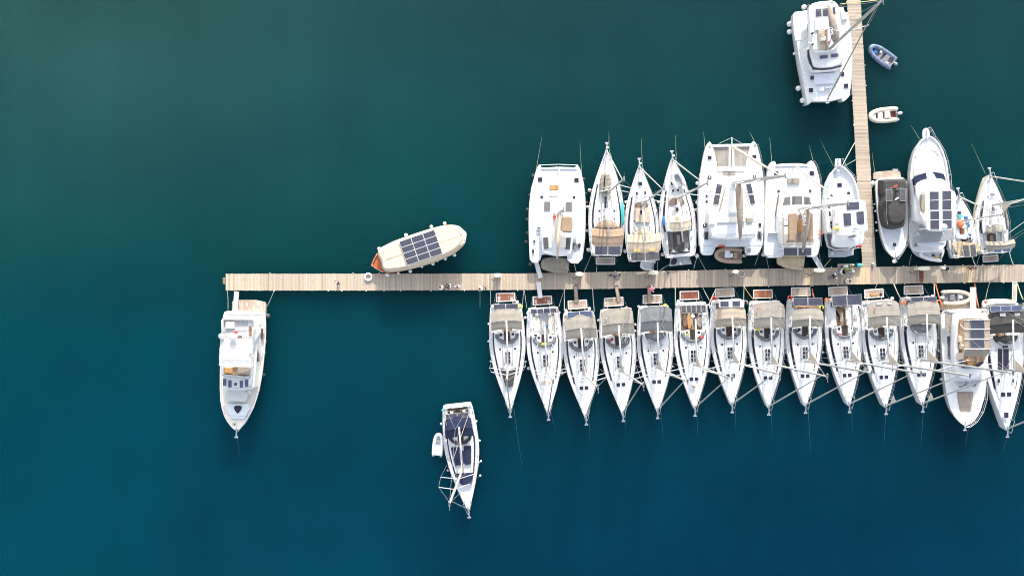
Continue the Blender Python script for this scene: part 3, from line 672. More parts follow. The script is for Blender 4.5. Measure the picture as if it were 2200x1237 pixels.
    for sg in (1, -1):
        for a in (1.0, 5.6, 10.3):
            b = MB(); b.box((X(a), (B(X(a)) - .13) * sg, zf(X(a)) + .04), (.22, .05, .06)); b.build('cleat', 'steel', t.o)
    return t
# ---------------------------------------------------------------- setting: sea
b = MB(); b.add([(-900, -900, 0), (900, -900, 0), (900, 900, 0), (-900, 900, 0)], [[0, 1, 2, 3]]); sea = b.build('water', 'water'); sea['kind'] = 'structure'

# ---------------------------------------------------------------- pier and finger pier
def pier_cols(x, rnd, kind):
    a = rnd.random(); t_ = max(0, min(1, (x + 31) / 60)) if kind == 0 else 1
    warm = Vector((.50, .405, .305)); grey = Vector((.40, .335, .265)); c = warm.lerp(grey, .15 + .6 * t_ + .25 * (a - .5))
    k = .86 + .24 * rnd.random(); 
    if rnd.random() < .05: k *= .75
    return c * k
def build_pier(name, label, Lft, Rgt, z, runs, group=None, kind=0, pw=.155, seed=3, yellow=()):
    """Lft/Rgt: photo polylines of the two long edges with the same number of points"""
    rnd = random.Random(seed); A = [W(*p, z) for p in Lft]; Bp = [W(*p, z) for p in Rgt]; o = bpy.data.objects.new(name, None); COL.objects.link(o); org = (A[0] + Bp[0]) / 2; org.z = 0; o.location = org
    b = MB(); tot = 0; run_c = None; left_ = 0
    for i in range(len(A) - 1):
        n = max(1, int(((A[i + 1] - A[i]).length) / pw))
        for k in range(n):
            t0, t1 = k / n, (k + 1) / n - .012 / pw / n * 1.0
            a0 = A[i].lerp(A[i + 1], t0); a1 = A[i].lerp(A[i + 1], t1); b0 = Bp[i].lerp(Bp[i + 1], t0); b1 = Bp[i].lerp(Bp[i + 1], t1)
            d = (b0 - a0).normalized(); j0, j1 = rnd.uniform(-.02, .02), rnd.uniform(-.02, .02); a0 = a0 + d * j0; a1 = a1 + d * j0; b0 = b0 + d * j1; b1 = b1 + d * j1
            h = z + rnd.uniform(-.006, .006); vs = [(p.x - org.x, p.y - org.y, h) for p in (a0, b0, b1, a1)] + [(p.x - org.x, p.y - org.y, h - .05) for p in (a0, b0, b1, a1)]
            if left_ <= 0: left_ = rnd.randint(5, 30); run_c = (rnd.uniform(-.3, .3), rnd.uniform(.9, 1.08))
            left_ -= 1; c = pier_cols(a0.x + run_c[0] * 40, rnd, kind) * run_c[1]
            u = (a0.x if kind == 0 else a0.y)
            for y0, y1 in yellow:
                if y0 <= u <= y1: c = Vector((.56, .43, .28)) * rnd.uniform(.9, 1.08)
            f0 = len(b.f); b.add(vs, [[0, 1, 2, 3][::1], [7, 6, 5, 4], [0, 4, 5, 1], [1, 5, 6, 2], [2, 6, 7, 3], [3, 7, 4, 0]])
            for q in range(6): b.col[f0 + q] = tuple(c)
    b.build('deck_planks', 'pier', o)
    for P_, sg in ((A, 1), (Bp, -1)):
        b = MB()
        for p, q, p2, q2 in zip(P_, P_[1:], Bp if sg > 0 else A, (Bp if sg > 0 else A)[1:]):
            d = (p2 - p).normalized() * .12; e = (p2 - p).normalized() * .05; 
            v = [p + d, q + d, q + d + e, p + d + e]; v = [(x.x - org.x, x.y - org.y) for x in v]
            b.prism(v, z - .32, z - .056, 0)
        b.build('side_beam', 'pile', o)
    for i in range(len(A) - 1):
        n = max(1, int((A[i + 1] - A[i]).length / 5))
        for k in range(n):
            for P_, Q_ in ((A, Bp), (Bp, A)):
                p = P_[i].lerp(P_[i + 1], (k + .5) / n); q = Q_[i].lerp(Q_[i + 1], (k + .5) / n); p = p + (q - p).normalized() * .3
                b = MB(); b.tube([(p.x - org.x, p.y - org.y, -2), (p.x - org.x, p.y - org.y, z - .06)], .14, 8); b.build('pile', 'pile', o)
    for i in range(len(A) - 1):                              # small white cleats and bolts along the edges
        n = max(1, int((A[i + 1] - A[i]).length / 2.1))
        for k in range(n):
            for P_, Q_ in ((A, Bp), (Bp, A)):
                if rnd.random() < .55:
                    p = P_[i].lerp(P_[i + 1], (k + rnd.random()) / n); q = (Q_[i] - P_[i]).normalized(); p = p - q * .04; b = MB(); b.box((p.x - org.x, p.y - org.y, z + .02), (.1, .1, .1), rz=.6, ch=.02); b.build('cleat', 'ped', o)
    tag(o, label, 'pier'); return o
Z = .6
build_pier('pier', 'long straight wooden pier of crosswise planks running across to the right edge', [(485, 588), (800, 587.7), (1120, 587.5), (1500, 580.5), (1700, 576.3), (2000, 571.4), (2330, 566)],
           [(485, 624), (800, 624), (1120, 622.8), (1500, 617.4), (1700, 613.4), (2000, 608), (2330, 604)], Z, None, yellow=((31.2, 32.1), (36.7, 38.1), (48.0, 49.4), (21.3, 21.7)))
build_pier('finger_pier', 'narrower wooden pier running up from the long pier past the dinghies', [(1812, -150), (1819.6, 0), (1835.3, 276), (1842, 400), (1853.5, 573.8)], [(1841.5, -150), (1849, 0), (1865, 276), (1872.5, 400), (1882.6, 573.2)], Z, None, kind=1, pw=.15, seed=5)
build_pier('pier_platform', 'small square plank platform in the corner between both piers', [(1800.5, 566.5), (1800.5, 574.6)], [(1852.8, 566.3), (1852.8, 573.6)], Z, None, kind=1, pw=.4, seed=8)

# ---------------------------------------------------------------- lower row of sailing yachts (sterns to the pier)
G1 = 'white sailing yachts moored stern to below the pier'
SP = lambda x0, x1, hw, z, n=2, **k: dict(cells=[(x0, x1, -hw + 2 * hw * i / n + .02, -hw + 2 * hw * (i + 1) / n - .02) for i in range(n)], z=z, **k)
Y = {}
def low(key, ref, label, crop, stern, bow, tip, **k):
    t = yacht(label, crop, stern, bow, tip=tip, group=G1, **k); t.ref = ref; Y[key] = t; return t
low('B1', 'the yacht with the grey foredeck cushion', 'leftmost yacht below the pier, dark grey sun cushion on its foredeck, greige bimini', 'H', (226, 172), (263, 1085), (232, 834), bim=('greige', .62, 2.75, 1.62), solar=SP(-.05, .5, 1.3, 2.7), plat='tkm', fore='cushion', jibtri=.6)
low('B2', 'the yacht with the white open cockpit', 'yacht with open cream cockpit and yellow cloth beside the companionway, no bimini', 'H', (545, 200), (590, 1110), (634, 834), bim=None, solar=SP(.1, .62, 1.35, 2.7, 4), plat='tkm', fore='vents', seats='cush', sole='skid', jibm='wire')
low('B3', 'the yacht with the blue solar panels', 'yacht with two bluish solar panels behind its greige bimini and pale teak platform', 'H', (850, 236), (913, 1150), (1015, 885), bim=('greige', .45, 2.85, 1.64), solar=SP(-.05, .55, 1.3, 2.75, 2, m='solarb'), plat='tkp')
low('B4', 'the fourth yacht below the pier', 'yacht with greige bimini, no solar panels, narrow brown plank reaching its platform', 'H', (1166, 212), (1229, 1120), (1382, 826.8, 'p'), bim=('greige', .1, 2.75, 1.68), plat='tkp')
low('B5', 'the yacht with the dark grey bimini', 'yacht with dark grey bimini and raised dark grey sprayhood, fifth from the left', 'I', (180, 228), (208, 1135), (466, 876), bim=('gcanv', .15, 2.75, 1.68), hood='up', plat='tkp')
low('B6', 'the yacht with brown cluttered cockpit', 'yacht with open brown cluttered cockpit and row of six narrow solar panels', 'I', (499, 196), (528, 1115), (847, 853), bim=None, solar=SP(.3, 1.1, 1.28, 2.6, 5, m='solarg'), plat='tkd', seats='bcush', sole='tks')
low('B7', 'the yacht with the beige bimini', 'yacht with wrinkled beige bimini and two separate solar panels on a white board', 'I', (806, 172), (846, 1085), (1256, 812), bim=('beige2', .9, 2.9, 1.62), plat='tkp')
low('B8', 'the yacht with the yellow bag', 'yacht with greige bimini and yellow bag in front of it, orange teak platform', 'I', (1135, 185), (1160, 1105), (1776.5, 808.5, 'p'), bim=('greige', .25, 2.9, 1.66), plat='tko')
low('B9', 'the yacht with wide dark panels', 'yacht with greige bimini and a wide pair of dark solar panels over its stern', 'J', (185, 165), (197, 1090), (766, 801), bim=('greige', 1.15, 3.0, 1.66), solar=SP(-.1, .72, 1.52, 2.75), plat='tkp')
low('B10', 'the yacht with the teak cockpit', 'yacht with open teak cockpit and a tilted pair of large solar panels', 'J', (510, 160), (571, 1085), (1190, 805), bim=None, solar=SP(-.32, .75, 1.56, 2.9), plat='tkp', seats='gel', sole='tks')
low('B11', 'the yacht with the windowed bimini', 'yacht with greige bimini with two small windows, orange gear on its platform', 'J', (822, 180), (885, 1100), (2083.6, 807, 'p'), bim=('greige', .15, 2.8, 1.70), plat='tkp', jibtri=1)
low('B12', 'the yacht with the raised grey sprayhood', 'yacht with greige bimini, raised grey sprayhood and two slim solar panels at the stern', 'J', (1163, 150), (1199, 1080), (2176, 800.8, 'p'), bim=('greige', .55, 2.9, 1.72), hood='up', solar=SP(.0, .5, 1.35, 2.75), plat='tkp', jibtri=1)
# details of single yachts
def cratebox(t, name, pts, z0, z1, m, crop=None, rnd=0, **k): return t.slab(name, pts, z0, z1, m, crop=crop, rnd=rnd, **k)
t = Y['B2']
cratebox(t, 'cockpit_cushion', rc(462, 290, 520, 405), .9, 1.0, 'cush', rnd=1); cratebox(t, 'cockpit_cushion', rc(590, 280, 625, 400), .9, 1.0, 'cush', rnd=1)
def loose(name, label, cat, crop, pts, z0, z1, m, rnd=2, w=.08, group=None, dome=True):
    q = [W(*px(crop, *p), z1) for p in pts]; c = sum(q, Vector()) / len(q); b = MB(); pp = ck([(v.x - c.x, v.y - c.y) for v in q], rnd)
    if dome: b.smooth = True; b.dome(pp, 0, z1 - z0, w)
    else: b.prism(pp, 0, z1 - z0, .02)
    o = b.build(name, m); o.location = (c.x, c.y, z0); return tag(o, label, cat, group)
loose('towel', 'yellow folded cloth on the coachroof of the open cream cockpit yacht', 'cloth', 'H', [(528, 505), (584, 500), (582, 524), (555, 522), (530, 532)], 1.72, 1.84, 'yellow')
loose('bag', 'dark blue bag lying in the cream cockpit of the second yacht', 'bag', 'H', [(572, 350), (590, 345), (588, 385), (576, 388)], .9, 1.15, 'blue')
loose('bucket', 'red round bucket beside the companionway of the brown cockpit yacht', 'bucket', 'I', [(570, 480), (600, 480), (600, 512), (570, 512)], 1.7, 2.0, 'red')
loose('sack', 'small orange and dark sack lying on the foredeck of the brown cockpit yacht', 'bag', 'I', [(500, 908), (530, 905), (545, 925), (520, 938)], 1.56, 1.75, 'tan')
loose('bag', 'bright yellow bag at the sprayhood of the orange platform yacht', 'bag', 'I', [(1045, 412), (1095, 418), (1096, 440), (1060, 440)], 1.75, 2.0, 'yellow')
loose('towel', 'orange and cream towel bundle on the platform of the windowed bimini yacht', 'towel', 'J', [(757, 125), (800, 118), (830, 135), (800, 148), (765, 142)], .43, .55, 'ocush')
loose('bag', 'black bag on the teak platform of the windowed bimini yacht', 'bag', 'J', [(840, 120), (862, 112), (862, 140), (845, 146)], .43, .62, 'black')
t = Y['B6']
for q, m in (([(422, 300), (460, 295), (470, 400), (430, 410)], 'bcush'), ([(462, 292), (495, 292), (500, 420), (470, 425)], 'ocush'), ([(548, 310), (595, 295), (600, 400), (552, 410)], 'taupe'), ([(495, 295), (530, 300), (530, 330), (500, 330)], 'gel'), ([(560, 295), (590, 295), (590, 318), (562, 318)], 'pale')):
    t.slab('cockpit_cushion', q, .92, 1.05, m, rnd=1)
t = Y['B7']
t.slab('panel_board', [(735, 183), (952, 178), (953, 238), (738, 240)], 2.8, 2.84, 'gel'); panels(t, [[(748, 188), (822, 186), (822, 235), (750, 236)], [(850, 184), (920, 183), (920, 232), (852, 233)]], 2.87)
t = Y['B10']
t.slab('teak_sole', [(435, 255), (455, 250), (465, 335), (490, 370), (495, 430), (530, 430), (530, 370), (545, 340), (540, 250), (490, 245)], .5, .53, 'tks'); t.slab('cockpit_cushion', [(545, 245), (565, 245), (570, 340), (548, 342)], .9, 1.0, 'cush')
t = Y['B11']
for q in ([(810, 203), (860, 200), (862, 220), (812, 222)], [(903, 200), (945, 200), (945, 218), (905, 218)]): t.slab('bimini_window', q, 2.86, 2.90, 'clear')
t = Y['B9']
t.slab('stern_locker', [(105, 222), (330, 220), (330, 240), (105, 243)], 1.3, 1.42, 'ocush')
def buoy(k, x, y, m, crop, z=1.75):
    t = Y[k]; p = t.l(x, y, z, crop); b = MB(); b.smooth = True; b.tube([p + Vector((.2 * cos(a * .55 + .6), .2 * sin(a * .55 + .6), .06 * sin(a))) for a in range(10)], .075, 7); b.build('horseshoe_buoy', m, t.o)
for a in (('B1', 350, 195, 'yellow', 'H'), ('B2', 425, 250, 'gel', 'H'), ('B2', 660, 232, 'tks', 'H'), ('B3', 745, 262, 'gel', 'H'), ('B4', 1262, 213, 'beige', 'H'), ('B5', 275, 230, 'yellow', 'I'), ('B6', 645, 235, 'gel', 'I'), ('B7', 695, 165, 'red', 'I'), ('B7', 965, 200, 'taupe', 'I'),
          ('B8', 1015, 215, 'gel', 'I'), ('B9', 68, 158, 'red', 'J'), ('B9', 338, 240, 'yellow', 'J'), ('B10', 385, 178, 'orange', 'J'), ('B10', 655, 240, 'gel', 'J'), ('B11', 715, 205, 'gel', 'J'), ('B12', 1042, 205, 'orange', 'J'), ('B12', 1345, 195, 'orange', 'J')): buoy(*a)
for k, x, y, w_, h_, m, c in (('B1', 180, 440, 14, 10, 'black', 'H'), ('B2', 480, 440, 16, 10, 'navy', 'H'), ('B4', 1128, 485, 14, 12, 'red', 'H'), ('B4', 1235, 490, 22, 14, 'dgrey', 'H'), ('B6', 470, 470, 16, 10, 'lime', 'I'), ('B7', 890, 460, 18, 14, 'wire', 'I'), ('B8', 1180, 480, 20, 12, 'dgrey', 'I'), ('B9', 140, 440, 14, 10, 'navy', 'J'), ('B10', 480, 465, 12, 9, 'red', 'J'), ('B11', 930, 455, 18, 12, 'grey', 'J'), ('B10', 623, 340, 8, 8, 'red', 'J'), ('B11', 800, 255, 7, 5, 'red', 'J'), ('B8', 1069, 255, 6, 9, 'red', 'I'), ('B4', 1088, 292, 9, 7, 'beige', 'H')):
    zz = 2.95 if m in ('red', 'beige') and y < 300 else 1.72; Y[k].slab('loose_gear', [(x - w_, y - h_ * .6), (x + w_ * .7, y - h_), (x + w_, y + h_ * .5), (x - w_ * .4, y + h_)], zz, zz + .14, m, crop=c, rnd=1)
# ----- motor cruiser B13
t = Thing.between('motor_cruiser', 'white motor cruiser with beige bimini carrying three solar panels, grey sun pad on the foredeck', 'motor cruiser', 'K', (530, 225), (522, 1082), None, 1.9)
Y['B13'] = t; t.ref = 'the cruiser with the three panel bimini'
# ---------------------------------------------------------------- traced hulls (motor boats, catamarans)
def thull(t, pts, z, rise=0, m='gel', md='skid', ov=.3, bul=.14, rnd=1, crop=None, rim=.1, x0=0):
    p = t.P(pts, z, crop); p = ccw(ck(p, rnd) if rnd else p); n = len(p); L = getattr(t, 'L', 10)
    zf = lambda x: rise * max(0, (x - x0) / L) ** 2 if rise else 0
    R = [(inset(p, ov * 1.3), lambda x: -.4), (inset(p, ov), lambda x: .1), (inset(p, ov * .45), lambda x: (z + zf(x)) * .5), (p, lambda x: z + zf(x) - .04), (inset(p, .015), lambda x: z + zf(x)), (inset(p, rim), lambda x: z + zf(x)), (inset(p, rim + .01), lambda x: z + zf(x) - bul)]
    vs = [(x, y, g(x)) for q, g in R for x, y in q]; k = len(R)
    fs = [[a * n + i, a * n + (i + 1) % n, (a + 1) * n + (i + 1) % n, (a + 1) * n + i] for a in range(k - 1) for i in range(n)]
    b = MB(); b.add(vs, fs + [list(range(n))[::-1]]); h = b.build('hull', m, t.o)
    b = MB(); q = inset(p, rim + .008); b.add([(x, y, z + zf(x) - bul + .004) for x, y in q], [list(range(n))]); b.build('deck', md, t.o)
    return p
def rail_poly(t, pts, z, h=.6, crop=None, closed=False, name='guard_rail', step=1.3, r=.02, mid=True, m='steel'):
    q = [Vector((x, y, z)) for x, y in t.P(pts, z, crop)]; q = [q[0]] + [v for v in q[1:]]; b = MB(); top = []
    segs = list(zip(q, q[1:] + ([q[0]] if closed else [])))
    if not closed: segs = list(zip(q, q[1:]))
    for p0, p1 in segs:
        n = max(1, int((p1 - p0).length / step))
        for i in range(n): 
            p = p0.lerp(p1, i / n); b.tube([p, p + Vector((0, 0, h))], r * .8, 4); top.append(p + Vector((0, 0, h)))
    top.append(q[-1] + Vector((0, 0, h))); b.tube([q[-1], top[-1]], r * .8, 4)
    b.tube(top, r, 5)
    if mid: b.tube([p - Vector((0, 0, h * .5)) for p in top], r * .6, 4)
    return b.build(name, m, t.o)
def dome_thing(t, c, z, r, name='radome', m='gel', crop=None, fl=.7, post=None):
    p = t.l(c[0], c[1], z, crop); b = MB(); b.smooth = True; b.ell(p, (r, r, r * fl), 14, 8)
    if post: b.tube([p - Vector((0, 0, post)), p], .05, 6)
    return b.build(name, m, t.o)
def hatch(t, rect, z, m='glass', crop=None, parent=None, name='hatch'):
    pts = rect if len(rect) != 4 or isinstance(rect[0], tuple) else rc(*rect)
    b = MB(); q = ccw(t.P(pts, z, crop)); b.prism(inset(q, -.03), z - .05, z, .008); b.cur = 1; b.add([(x, y, z + .006) for x, y in inset(q, .0)], [list(range(len(q)))]); return b.build(name, ['gel', m], parent or t.o)
def posts(t, pts, z0, z1, r=.035, crop=None, name='support_posts', m='steel', lean=(0, 0)):
    b = MB()
    for x, y in t.P(pts, z1, crop): b.tube([(x + lean[0], y + lean[1], z0), (x, y, z1)], r, 6)
    return b.build(name, m, t.o)
def plank_gang(name, label, crop, p0, z0, p1, z1, w, m='gel', mt=None, cat='gangplank'):
    a = W(*px(crop, *p0), z0); c = W(*px(crop, *p1), z1); o = bpy.data.objects.new(name, None); COL.objects.link(o); o.location = (a.x, a.y, a.z); d = c - a; n = Vector((-d.y, d.x, 0)).normalized() * w / 2
    b = MB(); v = [n, d + n, d - n, -n]; v = [(x.x, x.y, x.z) for x in v]; b.add(v + [(x, y, z - .06) for x, y, z in v], [[3, 2, 1, 0], [4, 5, 6, 7], [0, 1, 5, 4], [1, 2, 6, 5], [2, 3, 7, 6], [3, 0, 4, 7]]); b.build('board', mt or m, o)
    b = MB()
    for s_ in (1, -1): b.tube([n * s_ * 1.0 + Vector((0, 0, .02)), d + n * s_ * 1.0 + Vector((0, 0, .02))], .03, 5)
    b.tube([n * 1.15, -n * 1.15], .06, 6); b.build('side_rails', m, o)
    tag(o, label, cat); return o

def rib(label, crop, bow, stern, width, z=.0, tube='pcream', floor='grey', r=.21, items=(), engine='gel', ends=None, name='dinghy', cat='dinghy', cover=None, tilt_engine=True, group='inflatable dinghies', tubeh=None):
    t = Thing.between(name, label, cat, crop, stern, bow, group, z + .3); t.o.location.z = z; t.inv = (Matrix.Translation(Vector((t.loc.x, t.loc.y, z))) @ Matrix.Rotation(t.ang, 4, 'Z')).inverted()
    L = t.L; w = width / 2 - r; pts = []
    for sg in (1,):
        pts += [(-.12, w * .93, r + .02), (L * .25, w, r + .04), (L * .5, w, r + .08), (L * .72, w * .86, r + .13), (L * .88, w * .52, r + .2), (L - r, w * .16, r + .25)]
    pts = pts + [(x, -y, z_) for x, y, z_ in pts[::-1]]; pts = ck(pts, 1, closed=False); n = len(pts)
    if cover:
        b = MB(); b.smooth = True; q = [(x, y * (1 + r / max(.3, abs(y)) * .9) if abs(y) > .05 else y) for x, y, _ in pts]; q = ck(q, 1)
        q = [(x + (r * .8 if x > L * .8 else 0), y) for x, y in q]; b.dome(q, .12, .62, .42, 5, zf=lambda x, y: .05 * sin(x * 5) * cos(y * 4) + .03 * sin(x * 11 + y * 7)); b.build('cover', cover, t.o)
        return t
    b = MB(); b.smooth = True; rr = [r * (.55 if i in (0, n - 1) else 1) for i in range(n)]; b.tube(pts, rr, 12); b.build('inflatable_tube', tube, t.o)
    if ends:
        for sg in (1, -1): b = MB(); b.smooth = True; b.tube([(-.16, w * .93 * sg, r + .02), (.14, w * .935 * sg, r + .022)], [r * .6, r * 1.03], 12); b.build('tube_end', ends, t.o)
    b = MB(); b.prism([(0, w * .9), (L * .6, w * .9), (L * .82, w * .5), (L * .93, 0), (L * .82, -w * .5), (L * .6, -w * .9), (0, -w * .9)], -.05 if z == 0 else .02, .16, .02); b.build('floor', floor, t.o)
    b = MB(); b.box((.06, 0, .28), (.07, w * 1.7, .42)); b.build('transom', 'pgrey', t.o)
    for nm, m, x, y, sx, sy, h in items: 
        b = MB(); b.prism([(x * L - sx / 2, y - sy / 2), (x * L + sx / 2, y - sy / 2), (x * L + sx / 2, y + sy / 2), (x * L - sx / 2, y + sy / 2)], .15, .15 + h, .03); b.build(nm, m, t.o)
    if engine:
        b = MB(); b.smooth = True; b.ell((-.2, 0, .62), (.27, .17, .2), 12, 8); e = b.build('outboard_engine', engine, t.o)
        b = MB(); b.box((-.22, 0, .2), (.12, .08, .7)); b.tube([(-.05, 0, .62), (.42, .1, .66)], .025, 6); b.build('engine_leg', 'black', e)
    b = MB()
    for sg in (1, -1): 
        g = [(x, (abs(y) + r * .7) * sg, z_ + r * .5) for x, y, z_ in pts[:n // 2]]; b.tube(g, .015, 4)
    b.build('grab_line', 'thin', t.o)
    return t

# ---------------------------------------------------------------- motor cruiser B13 (lower row)
t = Y['B13']
thull(t, [(347, 235), (420, 222), (700, 215), (704, 400), (695, 600), (680, 780), (662, 880), (625, 985), (580, 1050), (522, 1080), (472, 1050), (425, 985), (392, 890), (374, 760), (360, 600), (350, 400)], 1.75, .35, ov=.5, md='gel')
t.slab('side_deck_panel', [(385, 270), (425, 300), (415, 420), (378, 400)], 1.63, 1.68, 'pale')
t.slab('aft_shade', [(380, 255), (440, 270), (438, 395), (380, 385)], 2.35, 2.38, 'greige')
t.slab('cabin', [(425, 250), (690, 240), (690, 620), (672, 740), (610, 800), (520, 815), (462, 790), (428, 700), (415, 560)], 1.6, 2.5, 'gel', ch=.25, rnd=1, tf=.08)
t.slab('windscreen', [(432, 742), (520, 760), (640, 742), (668, 700), (655, 745), (605, 795), (520, 808), (468, 792)], 2.4, 2.56, 'clear', rnd=1)
t.slab('side_window', [(413, 420), (430, 420), (428, 590), (414, 590)], 1.9, 2.45, 'glass')
t.pad('flybridge', [(445, 262), (500, 243), (640, 240), (712, 250), (710, 560), (680, 690), (610, 742), (520, 745), (460, 700), (440, 600)], 2.45, 3.25, 'gel', w=.2)
t.slab('flybridge_floor', [(475, 295), (530, 283), (690, 285), (690, 560), (650, 640), (520, 640), (490, 600), (470, 450)], 3.2, 3.27, 'tks', rnd=1)
for q in (rc(482, 420, 505, 465), rc(495, 480, 522, 515), rc(478, 545, 520, 590)): t.slab('seat', q, 3.27, 3.65, 'cream', ch=.06)
t.slab('helm_seat', [(540, 580), (585, 575), (590, 635), (548, 638)], 3.27, 3.6, 'ocush', rnd=1)
t.slab('fly_windscreen', [(495, 600), (520, 640), (610, 640), (655, 600), (668, 615), (615, 655), (515, 655), (485, 615)], 3.3, 3.62, 'glass')
b = MB(); q = t.P([(520, 297), (712, 295), (712, 515), (526, 517)], 5.1); q3 = t.P([(526, 517), (712, 515), (700, 568), (530, 572)], 4.95)
b.prism(q, 5.02, 5.06, .01); bm = b.build('bimini', 'tan2', t.o)
b = MB(); v = [(x, y, z_) for (x, y), z_ in zip(q3, (5.04, 5.04, 4.6, 4.6))]; b.add(v + [(x, y, z_ - .03) for x, y, z_ in v], [[0, 1, 2, 3], [7, 6, 5, 4], [0, 4, 5, 1], [1, 5, 6, 2], [2, 6, 7, 3], [3, 7, 4, 0]]); b.build('bimini_visor', 'taupe', t.o)
for y0, y1 in ((300, 364), (372, 437), (446, 510)): panels(t, [[(562, y0), (671, y0 - 2), (674, y1), (565, y1)]], 5.14)
b = MB()
for yy in (298, 368, 441, 513):
    a = t.l(520, yy, 5.12); c = t.l(712, yy - 2, 5.12); b.tube([a, (a + c) / 2 + Vector((0, 0, .08)), c], .035, 5)
for (x, y), (u, v) in (((520, 298), (485, 290)), ((522, 368), (490, 330)), ((526, 441), (485, 480)), ((712, 296), (705, 300)), ((714, 513), (700, 560)), ((526, 515), (490, 600))): b.tube([t.l(x, y, 5.1), t.l(u, v, 3.25)], .03, 5)
b.build('bimini_frame', 'wspar', bm)
t.slab('sun_pad', [(472, 828), (590, 828), (590, 870), (570, 980), (490, 980), (472, 872)], 1.75, 1.92, 'bcush' if 0 else 'taupe', ch=.05)
for x in (505, 540, 560): pass
t.slab('swim_platform', [(345, 150), (600, 160), (600, 225), (345, 228)], .35, .5, 'tkp', rnd=0)
t.slab('stern_bench', [(395, 225), (600, 215), (690, 218), (690, 240), (440, 252), (400, 245)], 1.75, 2.1, 'gel', rnd=1, ch=.1)
rail_poly(t, [(665, 770), (668, 880), (640, 975), (595, 1045), (545, 1082), (520, 1085)], 2.05, .65, step=1.2, r=.03)
rail_poly(t, [(372, 780), (392, 890), (430, 985), (478, 1048), (520, 1085)], 2.05, .65, step=1.2)
anchor(t, t.L - .05, 2.05, .35)
b = MB(); 
for x0, y0, x1, y1 in ((475, 800, 530, 778), (530, 778, 540, 752), (595, 795, 618, 752)): b.tube([t.l(x0, y0, 2.62), t.l(x1, y1, 2.62)], .03, 4)
b.build('wipers', 'black', t.o)
rib('cream inflatable dinghy with round outboard resting on the swim platform of the motor cruiser', 'b7', (722, 232), (205, 240), 1.62, .5, 'pcream', 'dgrey', .2, items=(('seat', 'dgrey', .32, 0, .55, .6, .25), ('windscreen', 'clear', .52, 0, .1, .7, .4), ('bag', 'pale', .62, .05, .4, .4, .2)), engine='gelc')

# ---------------------------------------------------------------- left motor yacht
t = Thing.between('motor_yacht', 'white motor yacht with canvas flybridge top below the left end of the pier', 'motor yacht', 'E', (268, 315), (222, 1132), None, 1.8); Y['L1'] = t; t.ref = 'the leftmost motor yacht'
thull(t, [(125, 322), (155, 308), (412, 318), (418, 420), (412, 560), (397, 720), (372, 860), (340, 965), (290, 1060), (225, 1130), (170, 1080), (125, 1000), (106, 890), (104, 700), (112, 450)], 1.7, .45, ov=.42, md='gelc', bul=.35, rim=.12)
t.slab('swim_platform', [(185, 245), (230, 236), (350, 236), (410, 250), (418, 268), (418, 325), (184, 318)], .3, .5, 'tkp', ch=.04)
for q in (rc(282, 255, 290, 282), rc(358, 240, 366, 282)): t.slab('cleat', q, .5, .58, 'gel')
t.slab('aft_roof', [(124, 345), (155, 314), (412, 324), (408, 400), (350, 420), (118, 420)], 2.45, 2.6, 'gel', ch=.08)
t.slab('cabin', [(122, 400), (350, 400), (355, 560), (345, 700), (335, 830), (300, 850), (150, 850), (125, 800), (118, 600)], 1.4, 2.9, 'gel', ch=.1, tf=.1)
t.slab('hull_stripe_window', [(402, 610), (408, 610), (402, 680), (396, 680)], .9, 1.25, 'glass')
t.slab('side_window', [(347, 530), (360, 528), (362, 655), (345, 655)], 1.9, 2.6, 'glass')
t.slab('side_door', [(382, 430), (395, 430), (393, 500), (381, 500)], 1.2, 1.6, 'bcush')
t.pad('flybridge', [(118, 350), (180, 340), (335, 348), (350, 380), (352, 410), (376, 440), (368, 490), (330, 545), (322, 700), (318, 800), (310, 835), (118, 830), (106, 650), (110, 450)], 2.85, 3.55, 'gel', w=.22)
t.slab('flybridge_floor', rc(133, 376, 295, 498), 3.5, 3.57, 'mid')
b = MB(); b.smooth = True; b.tube([t.l(x, y, 3.75) for x, y in ((122, 500), (122, 372), (135, 362), (335, 366), (342, 410), (330, 500))], .13, 6, flat=1.6); b.build('flybridge_coaming', 'gelc', t.o)
b = MB(); b.tube([t.l(x, y, 4.2) for x, y in ((128, 500), (126, 370), (330, 362), (338, 410))], .025, 5); b.build('flybridge_rail', 'steel', t.o)
t.slab('aft_deck_panel', rc(150, 322, 400, 338), 2.6, 2.64, 'mid'); t.slab('sun_lounge', rc(140, 384, 200, 430), 3.57, 3.8, 'cush', ch=.05)
t.slab('side_walkway', [(385, 440), (398, 440), (392, 700), (375, 850), (355, 900), (360, 800), (375, 640)], 1.34, 1.38, 'tkp')
t.slab('stair_opening', rc(291, 405, 325, 492), 3.55, 3.6, 'gel'); t.slab('stairwell', rc(297, 412, 321, 486), 3.58, 3.61, 'tks')
t.slab('helm_console', [(128, 695), (308, 692), (300, 752), (128, 742)], 3.5, 3.6, 'tan'); t.slab('helm_seat', rc(222, 690, 308, 745), 3.6, 3.8, 'taupe', ch=.05); t.slab('helm_seat', rc(133, 695, 188, 740), 3.6, 3.8, 'ocush', ch=.05)
t.slab('fly_windscreen', [(118, 740), (160, 745), (300, 760), (318, 740), (312, 752), (300, 770), (160, 757), (116, 750)], 3.55, 3.9, 'clear')
for q in (rc(300, 545, 318, 600), rc(302, 640, 316, 700)): t.slab('side_seat', q, 3.55, 3.8, 'cush')
b = MB(); c = [Vector((x, y, 0)) for x, y in t.P([(105, 503), (300, 500), (298, 690), (95, 680)], 5.6)]
b.grid(lambda a, k: tuple((c[0].lerp(c[1], k)).lerp(c[3].lerp(c[2], k), a) + Vector((0, 0, 5.6 + .12 * cos((a - .5) * 3) - .12 * abs(2 * k - 1) ** 2 + (.03 * sin(a * 19)))))
       , 12, 8, .03); bm = b.build('canvas_top', 'wcan', t.o)
b = MB()
